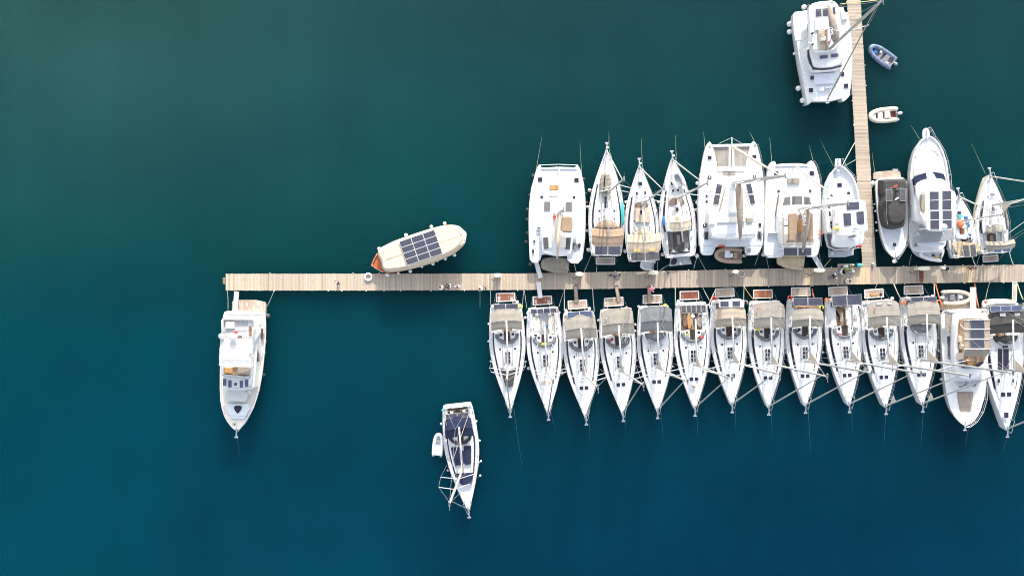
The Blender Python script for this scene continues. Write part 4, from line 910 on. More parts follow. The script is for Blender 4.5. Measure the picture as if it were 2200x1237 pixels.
for a in (0, .33, .64, 1):
    p = c[0].lerp(c[3], a); q = c[1].lerp(c[2], a); b.tube([p + Vector((0, 0, 3.5)), p + Vector((0, 0, 5.55)), (p + q) / 2 + Vector((0, 0, 5.66)), q + Vector((0, 0, 5.55)), q + Vector((0, 0, 3.5))], .03, 5)
b.build('top_frame', 'wspar', bm)
dome_thing(t, (190, 485), 6.1, .38, crop='E', fl=.6, post=1.0); dome_thing(t, (112, 482), 5.8, .3, crop='E', fl=.6, post=2.2)
t.slab('radar_mast', [(150, 468), (260, 476), (258, 492), (150, 498)], 4.6, 4.8, 'wspar', ch=.06); t.slab('antenna_base', rc(222, 478, 250, 495), 4.8, 5.0, 'bcush')
b = MB(); p = t.l(190, 462, 5.0); q = t.l(224, 446, 5.0); b.tube([p, p + Vector((0, 0, .5)), q + Vector((0, 0, .5))], .03, 5); v = [p + Vector((0, 0, .5)), q + Vector((0, 0, .6)), q + Vector((0, .1, .35)), p + Vector((0, .1, .25))]
b.add([tuple(x) for x in v] + [tuple(x + Vector((.12, .1, 0))) for x in v], [[0, 1, 2, 3], [7, 6, 5, 4], [0, 4, 5, 1], [1, 5, 6, 2], [2, 6, 7, 3], [3, 7, 4, 0]]); b.build('flag', 'red', t.o)
panels(t, [rc(122, 770, 149, 822), rc(158, 780, 185, 832), rc(236, 783, 262, 835), rc(272, 777, 299, 830)], 3.0 + .62, m='solarb', frame='gel'); panels(t, [rc(198, 797, 221, 820)], 3.62, m='solarb', frame='gel')
t.slab('cover', [(138, 848), (215, 842), (292, 850), (285, 932), (210, 925), (134, 925)], 2.2, 2.45, 'wcan', ch=.08, rnd=1)
t.slab('foredeck_pad', [(160, 940), (290, 940), (303, 980), (270, 1045), (180, 1045), (150, 990)], 1.5, 1.95, 'pale', ch=.06)
t.slab('foredeck_hatch', ck([(198, 955), (252, 955), (252, 978), (228, 1008), (220, 1008), (198, 978)], 1), 1.95, 1.99, 'glass'); t.slab('bow_hatch', [(188, 1075), (215, 1075), (203, 1092)], 1.9, 1.93, 'dgrey')
b = MB(); b.tube([t.l(150, 937, 2.1), t.l(330, 940, 2.1)], .02, 4); b.tube([t.l(165, 1022, 2.2), t.l(310, 1028, 2.2)], .02, 4); b.build('cross_lines', 'grope', t.o)
rail_poly(t, [(410, 560), (397, 720), (372, 860), (340, 965), (290, 1060), (232, 1128)], 1.95, .7, r=.022); pass
anchor(t, t.L - .05, 2.1, .5)
b = MB(); b.box(tuple(t.l(303, 862, 2.0)), (.35, .35, .5), ch=.03); b.build('windlass_box', 'gel', t.o)
plank_gang('gangplank', 'white gangplank on the swim platform of the leftmost motor yacht', 'E', (208, 305), .75, (217, 178), 1.0, .45, 'gel', 'gelc')
fenders(t, t.ref, [(428, 345, .30), (413, 520), (408, 595), (402, 745)], m='dfend', r=.19, crop='E')

# ---------------------------------------------------------------- wooden boat with solar roof
t = Thing.between('wooden_boat', 'varnished wooden boat under a cream cover with twelve solar panels, lying slantwise at the pier', 'wooden boat', 'F', (1360, 300), (112, 680), None, 1.2); Y['W1'] = t; t.ref = 'the cream covered wooden boat'
thull(t, [(110, 682), (135, 610), (180, 530), (300, 425), (640, 285), (900, 200), (1130, 160), (1255, 165), (1340, 230), (1360, 300), (1340, 375), (1250, 480), (1050, 600), (800, 690), (560, 750), (380, 785), (262, 772), (180, 730)], 1.15, .3, m='var', md='var', ov=.5, rim=.14, bul=.2)
t.slab('bow_deck', [(120, 680), (160, 610), (190, 560), (232, 650), (262, 760), (190, 725)], .9, 1.12, 'var'); t.slab('bow_rubbing_strake', [(108, 684), (133, 605), (178, 528), (184, 534), (142, 610), (120, 680), (190, 728), (262, 768), (258, 776), (180, 735)], 1.3, 1.36, 'gelc')
cov = [(185, 545), (188, 480), (212, 448), (300, 400), (400, 350), (650, 262), (900, 182), (1050, 145), (1140, 135), (1250, 142), (1290, 168), (1330, 215), (1372, 245), (1368, 290), (1355, 378), (1300, 445), (1200, 525), (1000, 615), (800, 682), (600, 735), (400, 768), (290, 765), (245, 722), (238, 660), (215, 600)]
b = MB(); b.dome(ck(t.P(cov, 2.3), 1), 1.2, 2.95, .38, 5, zf=lambda x, y: .02 * sin(x * 4.1) * cos(y * 3) + .012 * sin(x * 13)); cv_ = b.build('boat_cover', 'cream', t.o)
t.slab('cover_flap', [(1255, 150), (1290, 170), (1370, 244), (1372, 290), (1356, 380), (1290, 420), (1330, 340), (1285, 250)], 2.75, 2.9, 'wcan', ch=.04)
b = MB(); rib_ = [t.l(x, y, 2.96) for x, y in ((1290, 165), (1270, 260), (1300, 420))]; b.tube(rib_, .03, 5); b.tube([t.l(300, 600, 2.97), t.l(1270, 290, 2.97)], .03, 5); b.build('cover_ridge', 'cream', cv_)
panels(t, grid_quads([(478, 366), (945, 206), (1058, 522), (585, 683)], 3, 4, .008), 3.1, frame='gel')
b = MB()
for x, y in ((500, 400), (930, 240), (1040, 500), (600, 650)): b.tube([t.l(x, y, 2.85), t.l(x, y, 3.06)], .04, 6)
b.build('panel_mounts', 'alu', t.o)
t.slab('red_mark', [(1288, 270), (1310, 272), (1300, 296)], 2.97, 3.0, 'red'); t.slab('red_mark', [(1345, 342), (1360, 342), (1358, 355), (1348, 355)], 2.9, 2.95, 'red')
fenders(t, t.ref, [(213, 460, .19), (570, 280, .21), (907, 168, .19), (1085, 125, .2), (325, 805, .23), (468, 782, .15), (628, 757, .2), (783, 697, .14), (928, 657, .2), (990, 622, .12), (1092, 590, .19), (1215, 542, .2)], crop='F', horiz=True, z=.85)

# ---------------------------------------------------------------- trawler, right of the upper row
t = Thing.between('trawler_yacht', 'white trawler yacht with three solar panels on its hardtop, left of the narrower pier', 'motor yacht', 'B', (1245, 1050), (1238, 285), None, 1.6); Y['U7'] = t; t.ref = 'the trawler yacht'
thull(t, [(1240, 288), (1205, 312), (1155, 375), (1120, 445), (1102, 560), (1108, 700), (1125, 880), (1158, 1000), (1380, 990), (1412, 850), (1420, 700), (1412, 560), (1395, 470), (1355, 380), (1290, 312)], 1.6, .5, ov=.45, md='pale', bul=.4, rim=.14)
t.slab('swim_platform', [(1158, 985), (1200, 1010), (1370, 985), (1368, 1035), (1300, 1052), (1160, 1055)], .35, .5, 'grey', ch=.04)
t.slab('cockpit_sole', [(1140, 840), (1400, 840), (1385, 985), (1165, 985)], 1.22, 1.26, 'dgrey')
t.slab('pulpit_plank', [(1218, 235), (1262, 235), (1268, 300), (1212, 300)], 2.0, 2.12, 'gel', ch=.02); b = MB(); b.box(tuple(t.l(1240, 270, 2.2)), (.9, .1, .12)); b.ell(t.l(1238, 345, 1.95), (.25, .18, .15)); b.build('windlass', 'steel', t.o)
t.slab('trunk_cabin', [(1190, 405), (1225, 400), (1285, 402), (1330, 440), (1362, 510), (1375, 580), (1140, 580), (1160, 490)], 1.2, 2.1, 'gel', ch=.1, rnd=1)
for r_ in (rc(1232, 437, 1270, 473), rc(1314, 510, 1338, 535), rc(1175, 530, 1200, 552)): hatch(t, r_, 2.14)
t.slab('house', [(1135, 575), (1395, 575), (1410, 700), (1400, 850), (1150, 850)], 1.2, 2.9, 'gel', ch=.08, tf=.05)
for q in ([(1157, 622), (1172, 622), (1172, 648), (1158, 648)], [(1160, 668), (1175, 668), (1180, 712), (1164, 712)], [(1172, 757), (1187, 757), (1190, 780), (1174, 780)], [(1174, 785), (1190, 785), (1192, 815), (1178, 815)]): t.slab('house_window', q, 2.86, 2.915, 'glass', ch=0)
FD = 'b4'
t.pad('fly_deck', [(330, 130), (480, 60), (800, 90), (850, 300), (850, 600), (835, 790), (780, 822), (600, 868), (400, 862), (315, 832), (300, 760), (325, 680), (325, 400)], 2.95, 3.6, 'gel', w=.2, crop=FD)
t.slab('fly_seat', [(345, 160), (400, 170), (415, 460), (345, 465)], 3.6, 3.75, 'gelc', crop=FD); t.slab('yellow_roll', [(326, 530), (430, 530), (430, 566), (326, 566)], 3.6, 3.85, 'yellow', ch=.1, crop=FD)
t.slab('hardtop', ck([(400, 165), (480, 90), (560, 60), (720, 70), (820, 85), (850, 110), (870, 350), (888, 568), (868, 592), (470, 633), (445, 612), (420, 400)], 1), 5.3, 5.42, 'gel', ch=.04, crop=FD)
panels(t, [[(527, 115), (738, 100), (748, 230), (534, 248)], [(470, 298), (605, 288), (619, 502), (490, 515)], [(688, 270), (818, 258), (833, 475), (705, 490)]], 5.48, crop=FD)
for q in ([(448, 535), (455, 535), (460, 595), (453, 595)], [(865, 490), (872, 490), (876, 545), (869, 545)]): t.slab('roof_vent', q, 5.41, 5.44, 'dgrey', crop=FD)
posts(t, [(420, 200), (835, 150), (460, 610), (870, 580)], 3.3, 5.35, .05, crop=FD, name='hardtop_posts', m='wspar')
dome_thing(t, (695, 522), 5.85, .32, crop=FD, fl=.7, post=.5); dome_thing(t, (650, 560), 5.6, .12, crop=FD, fl=.7)
b = MB()
for k in range(4): b.tube(ck([tuple(t.l(575 + 14 * k, 690 - 5 * k, 3.75 + .05 * k, FD)), tuple(t.l(605 + 14 * k, 640, 3.75 + .05 * k, FD)), tuple(t.l(660 + 10 * k, 640, 3.75 + .05 * k, FD)), tuple(t.l(650 + 14 * k, 700, 3.75 + .05 * k, FD)), tuple(t.l(600 + 14 * k, 725, 3.75 + .05 * k, FD))], 1), .02, 4)
b.build('folding_ladder', 'steel', t.o); t.slab('folding_grate', [(562, 690), (610, 630), (700, 650), (690, 700), (620, 735)], 3.6, 3.68, 'dgrey', crop=FD)
b = MB(); b.tube([t.l(775, 600, 5.0, FD), t.l(892, 775, 4.2, FD)], .04, 6); b.tube([t.l(755, 600, 4.6, FD), t.l(800, 690, 4.0, FD), t.l(800, 760, 3.9, FD)], .03, 5); b.build('davit_pole', 'gelc', t.o)
t.slab('red_gear', [(700, 830), (785, 815), (785, 835), (745, 845), (735, 860), (705, 850)], 2.0, 2.15, 'red', crop=FD)
rail_poly(t, [(1158, 1000), (1120, 850), (1110, 700)], 1.7, .6); rail_poly(t, [(1410, 560), (1395, 470), (1355, 380), (1290, 312), (1262, 240)], 1.95, .7, r=.025); rail_poly(t, [(1108, 560), (1120, 445), (1155, 375), (1205, 312), (1218, 240)], 1.95, .7, r=.025)
rail_poly(t, [(240, 925), (430, 930), (530, 905), (745, 865)], 1.6, .7, crop=FD)
dome_thing(t, (300, 957), .6, .2, name='round_fender', crop=FD)
def board(label, crop, a, c, w, z, m, name='paddleboard', cat='paddleboard'):
    p = W(*px(crop, *a), z); q = W(*px(crop, *c), z); d = q - p; L = d.length; b = MB(); b.smooth = True; pts = [(L * (.5 + .5 * cos(k * pi / 12)) if 1 else 0, w / 2 * abs(sin(k * pi / 12)) ** .7) for k in range(13)]
    poly = [(x, -y) for x, y in pts] + [(x, y) for x, y in pts[::-1][1:-1]]; b.dome(poly, 0, .13, .05, 3); o = b.build(name, m); o.location = p; o.rotation_euler = (0, 0, atan2(d.y, d.x)); tag(o, label, cat, 'boards carried on deck'); return o
board('pale green glassy paddleboard lying along the left foredeck of the trawler yacht', 'B', (1186, 352), (1128, 575), .75, 1.85, 'paleg')

# ---------------------------------------------------------------- charcoal covered motorboat
t = Thing.between('motorboat', 'white motorboat with long charcoal cover and two solar panels, bow pointing at the pier', 'motorboat', 'C', (445, 470), (470, 1140), None, 1.5); Y['U8'] = t; t.ref = 'the charcoal covered motorboat'
thull(t, [(318, 478), (450, 466), (572, 468), (582, 600), (584, 800), (580, 920), (562, 1025), (520, 1098), (470, 1142), (425, 1112), (385, 1055), (352, 945), (334, 800), (320, 650), (314, 540)], 1.4, .35, ov=.4, md='pale', bul=.3, rim=.2)
t.slab('swim_platform', [(295, 482), (295, 440), (304, 426), (340, 420), (440, 412), (505, 415), (518, 425), (528, 478)], .35, .5, 'tkp'); t.slab('boarding_ladder', rc(455, 400, 500, 414), .4, .5, 'steel')
t.slab('side_deck', [(332, 490), (366, 488), (372, 640), (360, 655), (334, 610)], 1.12, 1.16, 'tks')
b = MB(); p1 = t.P([(366, 482), (440, 474), (580, 470), (588, 520), (588, 640), (578, 700), (572, 860), (560, 880), (500, 895), (440, 890), (388, 862), (372, 800), (364, 700), (372, 660), (386, 620), (372, 595)], 2.5)
b.dome(p1, 1.3, 2.5, .3, 4, zf=lambda x, y: .03 * sin(x * 5 + y * 3)); b.build('canvas_cover', 'char', t.o)
t.pad('raised_cover', [(412, 560), (450, 545), (540, 548), (570, 575), (572, 700), (560, 850), (430, 850), (415, 760)], 2.45, 2.85, 'char', w=.2)
panels(t, [rc(400, 570, 451, 666), rc(516, 560, 565, 664)], 2.98, m='solarg')
hatch(t, rc(457, 1012, 486, 1042), 1.62)
dome_thing(t, (490, 578), 3.15, .2, name='searchlight', m='black', crop='C', fl=.9, post=.4); t.slab('red_cloth', [(460, 543), (480, 535), (498, 528), (496, 542), (480, 550), (465, 555)], 2.9, 3.0, 'red', rnd=1); t.slab('grey_cloth', [(470, 650), (505, 630), (515, 638), (480, 660)], 2.86, 2.93, 'pale', rnd=1)
t.slab('yellow_cushion', rc(329, 528, 341, 545), 1.2, 1.35, 'yellow', rnd=1)
b = MB(); b.tube([t.l(405, 560, 2.6), t.l(402, 700, 2.62), t.l(412, 860, 2.5)], .025, 5); b.tube([t.l(568, 560, 2.6), t.l(572, 700, 2.62), t.l(560, 860, 2.5)], .025, 5); b.build('cover_poles', 'steel', t.o)
rail_poly(t, [(580, 520), (584, 800), (580, 920), (562, 1025), (520, 1098), (482, 1150)], 1.6, .6, r=.025); rail_poly(t, [(345, 900), (385, 1055), (425, 1112), (462, 1150)], 1.6, .6, r=.02)
b = MB(); b.smooth = True; b.ell(t.l(468, 1165, 1.6), (.2, .22, .2)); b.build('bow_fender', 'gelc', t.o); anchor(t, t.L, 1.75, .25)
fenders(t, t.ref, [(290, 518, .27), (312, 748, .13), (318, 843, .12), (322, 910, .12), (303, 690, .1), (590, 770, .12), (590, 845, .12)], crop='C')

# ---------------------------------------------------------------- flybridge motor yacht
t = Thing.between('flybridge_yacht', 'large white flybridge yacht with big solar hardtop and navy windscreen covers', 'motor yacht', 'C', (740, 1080), (735, 130), None, 1.9); Y['U9'] = t; t.ref = 'the solar hardtop flybridge yacht'
thull(t, [(735, 128), (708, 135), (662, 175), (628, 240), (602, 340), (592, 450), (590, 700), (592, 900), (600, 1050), (640, 1085), (740, 1095), (870, 1070), (905, 1010), (925, 800), (925, 550), (912, 450), (892, 340), (862, 250), (822, 182), (766, 135)], 1.8, .6, ov=.5, md='gel', bul=.15, rim=.15)
t.slab('bow_pulpit_deck', ck([(706, 150), (705, 82), (722, 60), (745, 58), (762, 75), (766, 150)], 1), 2.2, 2.35, 'gel', ch=.03); b = MB(); b.tube([t.l(738, 75, 2.5), t.l(737, 190, 2.5)], .06, 6); b.build('anchor_chain', 'steel', t.o)
t.slab('foredeck_step', [(690, 198), (780, 198), (830, 240), (850, 300), (800, 240), (690, 240), (640, 310), (650, 240)], 2.1, 2.2, 'skid', rnd=1)
t.pad('foredeck_house', [(700, 240), (780, 238), (850, 310), (885, 440), (880, 520), (650, 520), (635, 440), (655, 330)], 1.9, 2.45, 'gel', w=.3)
t.slab('foredeck_pad', [(728, 268), (780, 268), (785, 402), (733, 404)], 2.35, 2.5, 'cush', ch=.04)
t.pad('cabin_roof', [(632, 490), (650, 455), (740, 425), (800, 425), (880, 440), (905, 500), (925, 560), (925, 850), (640, 860), (628, 700)], 2.0, 3.0, 'gel', w=.25)
for q in ([(632, 480), (650, 455), (690, 440), (735, 428), (742, 488), (690, 500), (655, 522), (640, 535)], [(800, 425), (850, 430), (882, 442), (900, 497), (860, 487), (820, 483)]): t.slab('windscreen_cover', q, 2.6, 3.06, 'navy', ch=.02)
t.slab('side_window', [(634, 545), (645, 550), (648, 700), (640, 745)], 2.3, 2.9, 'glass'); 
t.slab('flybridge', ck([(690, 580), (720, 545), (780, 530), (900, 530), (945, 560), (950, 850), (740, 880), (700, 800), (680, 700)], 1), 3.0, 3.7, 'gelc', ch=.1)
t.slab('roof_cover', [(645, 530), (700, 490), (800, 470), (905, 490), (930, 560), (740, 545), (690, 585), (690, 720), (660, 650)], 3.0, 3.35, 'gel', rnd=1, ch=.08)
t.slab('fly_seat', [(688, 605), (725, 580), (728, 760), (705, 765), (688, 700)], 3.7, 3.95, 'greige', rnd=1)
t.slab('hardtop', ck([(728, 610), (735, 590), (760, 572), (850, 566), (950, 570), (975, 590), (983, 620), (978, 800), (962, 880), (930, 906), (850, 916), (760, 914), (735, 890), (728, 700)], 1), 5.2, 5.33, 'gel', ch=.05)
panels(t, [rc(762, 585, 840, 740)] + [rc(866, 578, 944, 737)] + [rc(766, 748, 845, 900)] + [rc(868, 743, 948, 895)], 5.4, frame='gel')
b = MB()
for yy in (660, 822):
    for x0, x1 in ((762, 845), (866, 948)): p = t.l(x0, yy, 5.41); q = t.l(x1, yy - 3, 5.41); b.tube([p, q], .025, 4)
for x in range(8):
    for x0 in (766, 869): pass
b.build('panel_bars', 'gel', t.o)
posts(t, [(745, 600), (960, 600), (945, 890), (750, 890)], 3.2, 5.25, .06, name='hardtop_posts', m='gel'); b = MB(); b.tube([t.l(690, 760, 3.8), t.l(745, 895, 5.25)], .12, 6); b.build('radar_arch', 'gel', t.o)
dome_thing(t, (885, 878), 5.8, .3, crop='C', fl=.75, post=.4); b = MB(); b.tube([t.l(870, 915, 5.3), t.l(882, 940, 6.3)], .025, 5); b.build('antenna', 'gel', t.o)
t.slab('aft_awning', [(625, 935), (690, 860), (740, 905), (950, 905), (955, 985), (930, 990), (860, 1000), (625, 1010)], 2.9, 2.96, 'lgrey', crop='C'); t.slab('aft_enclosure', [(640, 1010), (860, 1000), (900, 1020), (860, 1040), (700, 1035)], 2.3, 2.5, 'pale', rnd=1)
t.slab('swim_platform', ck([(600, 1045), (640, 1110), (720, 1150), (860, 1150), (885, 1100), (890, 1050)], 1), .4, .6, 'pale'); t.slab('deck_bag', [(638, 1020), (655, 1008), (670, 1015), (655, 1045), (640, 1042)], 1.9, 2.1, 'dgrey', rnd=1)
rail_poly(t, [(925, 620), (915, 450), (892, 340), (862, 250), (822, 182), (790, 140), (766, 90), (745, 60)], 2.2, .7, r=.03); rail_poly(t, [(592, 700), (592, 450), (602, 340), (628, 240), (662, 175), (703, 140)], 2.2, .6, r=.018)
rail_poly(t, [(592, 880), (593, 700)], 1.9, .6)
fenders(t, t.ref, [(918, 1055, .22)], crop='C')
rib('pale grey inflatable dinghy stowed on the stern of the flybridge yacht', 'b5', (240, 1040), (600, 1095), 1.35, .62, 'pwhite', 'pale', .2, items=(('console', 'black', .35, 0, .2, .2, .3), ('seat', 'gold', .18, .15, .45, .25, .2)), engine=None)
# ---------------------------------------------------------------- catamarans
def cat_hulls(t, hulls, z, m='gel', md='skid', rise=.25, crop=None):
    for pts in hulls:
        p = ccw(ck(t.P(pts, z, crop), 1)); n = len(p); xs = [q[0] for q in p]; x1, x0 = max(xs), min(xs)
        f = lambda x: rise * max(0, (x - x0) / (x1 - x0)) ** 2 if z else 0
        cx = [(x, y) for x, y in p]; my = sum(y for x, y in p) / n
        R = [(inset(p, .35), lambda x: -.4), (inset(p, .2), lambda x: .15), (inset(p, .05), lambda x: z * .55), (p, lambda x: z - .04), (inset(p, .04), lambda x: z)]
        vs = [(x, y, g(x)) for q, g in R for x, y in q]; k = len(R)
        fs = [[a * n + i, a * n + (i + 1) % n, (a + 1) * n + (i + 1) % n, (a + 1) * n + i] for a in range(k - 1) for i in range(n)]
        b = MB(); b.add(vs, fs + [list(range(n))[::-1]]); b.cur = 1; b.add([(x, y, z) for x, y in inset(p, .04)], [list(range(n))]); b.build('hull', [m, md], t.o)
def cat_common(t, deck, hulls, z=1.7, md='skid', rnd=0, dk='deck'):
    cat_hulls(t, hulls, z - .006, md=md); q = t.P(deck, z); q = ck(q, rnd) if rnd else q
    b = MB(); b.prism(q, z - .75, z, .03); b.build(dk, md, t.o)
def letters(txt, t, z, p0, p1, size, m, crop=None, parent=None):
    """raised lettering running from p0 to p1 (crop points)"""
    cu = bpy.data.curves.new('lettering', 'FONT'); cu.body = txt; cu.size = size; cu.extrude = .005; o = bpy.data.objects.new('lettering', cu); COL.objects.link(o)
    dg = bpy.context.evaluated_depsgraph_get(); me = bpy.data.meshes.new_from_object(o.evaluated_get(dg)); bpy.data.objects.remove(o); me.materials.clear(); me.materials.append(M[m])
    a = t.l(*p0, z, crop); c = t.l(*p1, z, crop); o = bpy.data.objects.new('lettering', me); COL.objects.link(o); o.location = a; o.rotation_euler = (0, 0, atan2((c - a).y, (c - a).x)); o.parent = parent or t.o
def wheelpod(t, x, y, z, crop=None):
    p = t.l(x, y, z, crop); b = MB(); b.box(tuple(p), (.3, .45, .5), ch=.03); wheel(b, p.x - .2, p.y, p.z + .25, .32); b.build('helm', 'gel', t.o)

# --- U1: leftmost catamaran
t = Thing.between('catamaran', 'leftmost catamaran of the upper row, small tan bimini, amber seat cushion in its forward cockpit', 'catamaran', 'A', (285, 1080), (310, 300), 'catamarans moored above the pier', 1.7); Y['U1'] = t; t.ref = 'the leftmost catamaran'
cat_common(t, [(145, 300), (172, 312), (300, 304), (450, 308), (472, 298), (492, 340), (520, 450), (533, 600), (533, 800), (524, 950), (505, 1010), (500, 1050), (385, 1050), (375, 1030), (170, 1030), (160, 1050), (72, 1050), (66, 950), (62, 800), (64, 640), (82, 480), (112, 380)],
           [[(145, 284), (122, 335), (105, 400), (80, 490), (62, 640), (60, 800), (66, 1000), (72, 1098), (150, 1102), (180, 1000), (195, 700), (195, 450), (180, 350), (160, 290)],
            [(470, 288), (495, 335), (522, 450), (535, 600), (535, 800), (526, 950), (500, 1108), (385, 1102), (375, 1000), (390, 700), (400, 450), (430, 340), (455, 295)]])
t.slab('front_beam', [(165, 308), (460, 308), (462, 322), (162, 322)], 1.65, 1.85, 'gel', ch=.04)
t.slab('forward_recess', [(165, 335), (300, 330), (455, 335), (445, 385), (435, 435), (190, 440), (180, 390)], 1.66, 1.71, 'pale', rnd=1)
t.slab('forward_cockpit', [(232, 450), (382, 452), (365, 552), (313, 552), (313, 525), (232, 520)], 1.68, 1.72, 'grey'); t.slab('amber_cushion', rc(238, 454, 310, 496), 1.72, 1.95, 'ocush', ch=.04); t.slab('white_cushion', rc(232, 500, 312, 545), 1.72, 2.0, 'cush', ch=.05)
for r_ in (rc(138, 392, 175, 429), rc(440, 395, 476, 433), rc(158, 543, 180, 566), rc(427, 545, 449, 568)): hatch(t, r_, 1.76)
t.pad('saloon_roof', [(175, 560), (232, 548), (395, 548), (440, 565), (460, 720), (470, 880), (440, 940), (160, 940), (150, 880), (160, 700)], 1.7, 2.75, 'gel', w=.35)
for q in ([(190, 592), (243, 592), (241, 672), (188, 672)], [(367, 595), (421, 594), (420, 675), (366, 675)]): hatch(t, q, 2.8, 'solarg', name='roof_hatch')
t.slab('aft_deck', [(92, 850), (165, 850), (170, 1030), (95, 1030)], 1.68, 1.73, 'pale'); t.slab('aft_deck', [(430, 850), (505, 850), (498, 1040), (425, 1030)], 1.68, 1.73, 'pale')
for y in (790, 815, 840): t.slab('step', [(130, y), (175, y - 10), (175, y + 12), (128, y + 18)], 1.7, 1.9 + (840 - y) * .006, 'pale')
t.pad('hardtop', [(180, 820), (415, 818), (428, 850), (425, 1000), (405, 1040), (300, 1048), (190, 1025), (168, 1000), (172, 850)], 3.15, 3.4, 'gel', w=.12)
t.slab('hardtop_well', [(205, 835), (400, 835), (405, 1000), (290, 1010), (200, 1000)], 3.36, 3.42, 'pale', rnd=1)
panels(t, [[(178, 888), (222, 886), (230, 986), (183, 990)], [(372, 886), (415, 890), (408, 990), (362, 988)]], 3.5, m='solarg', frame='gel')
t.slab('lounge_cushion', [(222, 850), (262, 855), (258, 975), (232, 980)], 3.42, 3.6, 'cush', ch=.05); t.slab('lounge_cushion', [(322, 850), (370, 852), (368, 970), (325, 975)], 3.42, 3.6, 'cush', ch=.05)
b = MB(); q = t.P([(320, 712), (405, 715), (428, 730), (426, 840), (410, 850), (328, 845), (325, 780)], 4.7); b.dome(ck(q, 1), 4.55, 4.72, .15, zf=lambda x, y: .02 * sin(x * 9)); b.build('bimini', 'tan', t.o)
posts(t, [(328, 720), (420, 735), (330, 838), (418, 840)], 2.8, 4.6, .03, name='bimini_posts')
wheelpod(t, 405, 760, 3.3)
mast_set(t, tuple(t.l(300, 700, 2.8))[:2], 2.8, (352, 658), 17.0, boom=tuple(t.l(300, 1045, 4.6))[:2], boomz=4.4, jibx=t.L - .2, jibz=1.9, sp=((.4, .9),), beamh=2.9, cover=('cream', .85), jr=.06, leech=False)
t.slab('mast_base_gear', [(262, 690), (285, 688), (292, 740), (270, 742)], 2.8, 3.1, 'red', rnd=1); t.slab('mast_base_gear', [(305, 645), (355, 650), (350, 685), (315, 690)], 2.8, 3.0, 'pale', rnd=1)
for q in ([(88, 990), (105, 985), (108, 1018), (92, 1022)], [(95, 910), (120, 915), (110, 935)], [(470, 940), (495, 935), (492, 975), (475, 978)]): t.slab('rope_heap', q, 1.73, 1.95, 'shirtd', rnd=1)
b = MB(); c0 = t.l(447, 965, 1.78)
for k in range(5): b.tube([c0 + Vector(((.12 + .06 * k) * cos(a * .6), (.12 + .05 * k) * sin(a * .6), .02 * k)) for a in range(12)], .025, 5)
b.build('coiled_hose', 'dgrey', t.o)
rail_poly(t, [(80, 1040), (68, 900), (66, 700), (84, 490), (118, 380), (148, 300)], 1.7, .6, r=.013); rail_poly(t, [(500, 1040), (526, 900), (530, 700), (518, 460), (490, 340), (470, 300)], 1.7, .6, r=.013)
b = MB(); p = t.l(310, 300, 1.9); b.tube([t.l(145, 290, 1.9), p + Vector((.2, 0, .1)), t.l(470, 290, 1.9)], .03, 5); b.build('bow_rail', 'steel', t.o)
fenders(t, t.ref, [(100, 378, .2), (70, 538, .15), (52, 657, .17), (48, 740, .17), (48, 852, .16), (42, 925, .18), (75, 1112, .2), (517, 405, .16), (532, 525, .15), (541, 600, .15), (543, 785, .15)], m='dfend', crop='A')
plank_gang('gangplank', 'white gangplank slanting from the stern of the leftmost catamaran to the pier', 'A', (122, 1085), .95, (160, 1225), .85, .42, 'gel')
plank_gang('gangplank', 'white gangplank from the pier edge to the open cream cockpit yacht', 'p', (1157, 607), .85, (1161, 640), .75, .42, 'gel')
rib('taupe covered dinghy hanging behind the stern of the leftmost catamaran', 'A', (158, 1105), (388, 1125), 1.75, .9, cover='khaki')

# --- U5: widest catamaran with trampoline nets
t = Thing.between('catamaran', 'widest catamaran, brown trampoline nets between its bows, tan dinghy behind its stern', 'catamaran', 'B', (345, 965), (357, 130), 'catamarans moored above the pier', 1.7); Y['U5'] = t; t.ref = 'the catamaran with trampoline nets'
LH = [(170, 92), (145, 122), (120, 215), (98, 350), (86, 480), (78, 650), (84, 850), (95, 960), (103, 1035), (190, 1040), (212, 1000), (235, 940), (235, 560), (240, 330), (225, 230), (205, 150), (185, 105)]
RH = [(540, 85), (565, 118), (592, 220), (612, 340), (626, 480), (628, 650), (620, 850), (613, 955), (575, 1033), (500, 1040), (470, 1035), (465, 940), (470, 560), (465, 330), (480, 250), (503, 150), (522, 105)]
cat_common(t, [(240, 303), (465, 303), (612, 340), (626, 480), (628, 650), (620, 850), (612, 957), (468, 962), (462, 966), (238, 966), (232, 962), (92, 957), (84, 850), (78, 650), (86, 480), (98, 350)], [LH, RH])
t.slab('cross_beam', [(190, 118), (515, 112), (515, 134), (190, 140)], 1.5, 1.75, 'wspar', ch=.08); t.slab('centre_beam', [(333, 125), (377, 125), (380, 330), (330, 330)], 1.45, 1.72, 'gel', ch=.06); t.slab('anchor_channel', [(349, 140), (362, 140), (362, 325), (351, 325)], 1.7, 1.74, 'greige')
t.slab('trampoline_net', [(206, 140), (333, 140), (331, 303), (240, 303)], 1.5, 1.53, 'net', ch=0); t.slab('trampoline_net', [(378, 138), (500, 136), (466, 303), (379, 303)], 1.5, 1.53, 'net', ch=0)
b = MB(); b.tube([t.l(357, 60, 2.1), t.l(357, 130, 1.7)], .07, 6); b.tube([t.l(357, 62, 2.1), t.l(245, 112, 1.7)], .012, 4); b.tube([t.l(357, 62, 2.1), t.l(440, 110, 1.7)], .012, 4); b.build('bowsprit', 'gel', t.o)
t.slab('locker_lid', [(285, 345), (385, 345), (385, 373), (285, 370)], 1.7, 1.78, 'greige'); t.slab('forward_locker', [(240, 310), (465, 310), (462, 340), (243, 340)], 1.7, 1.85, 'gel', ch=.05)
for r_ in (rc(156, 212, 189, 244), rc(527, 204, 560, 237), rc(158, 377, 188, 406), rc(530, 372, 558, 396), rc(139, 538, 156, 554), rc(139, 583, 156, 600), rc(117, 777, 147, 806), rc(579, 772, 600, 802)): hatch(t, r_, 1.76)
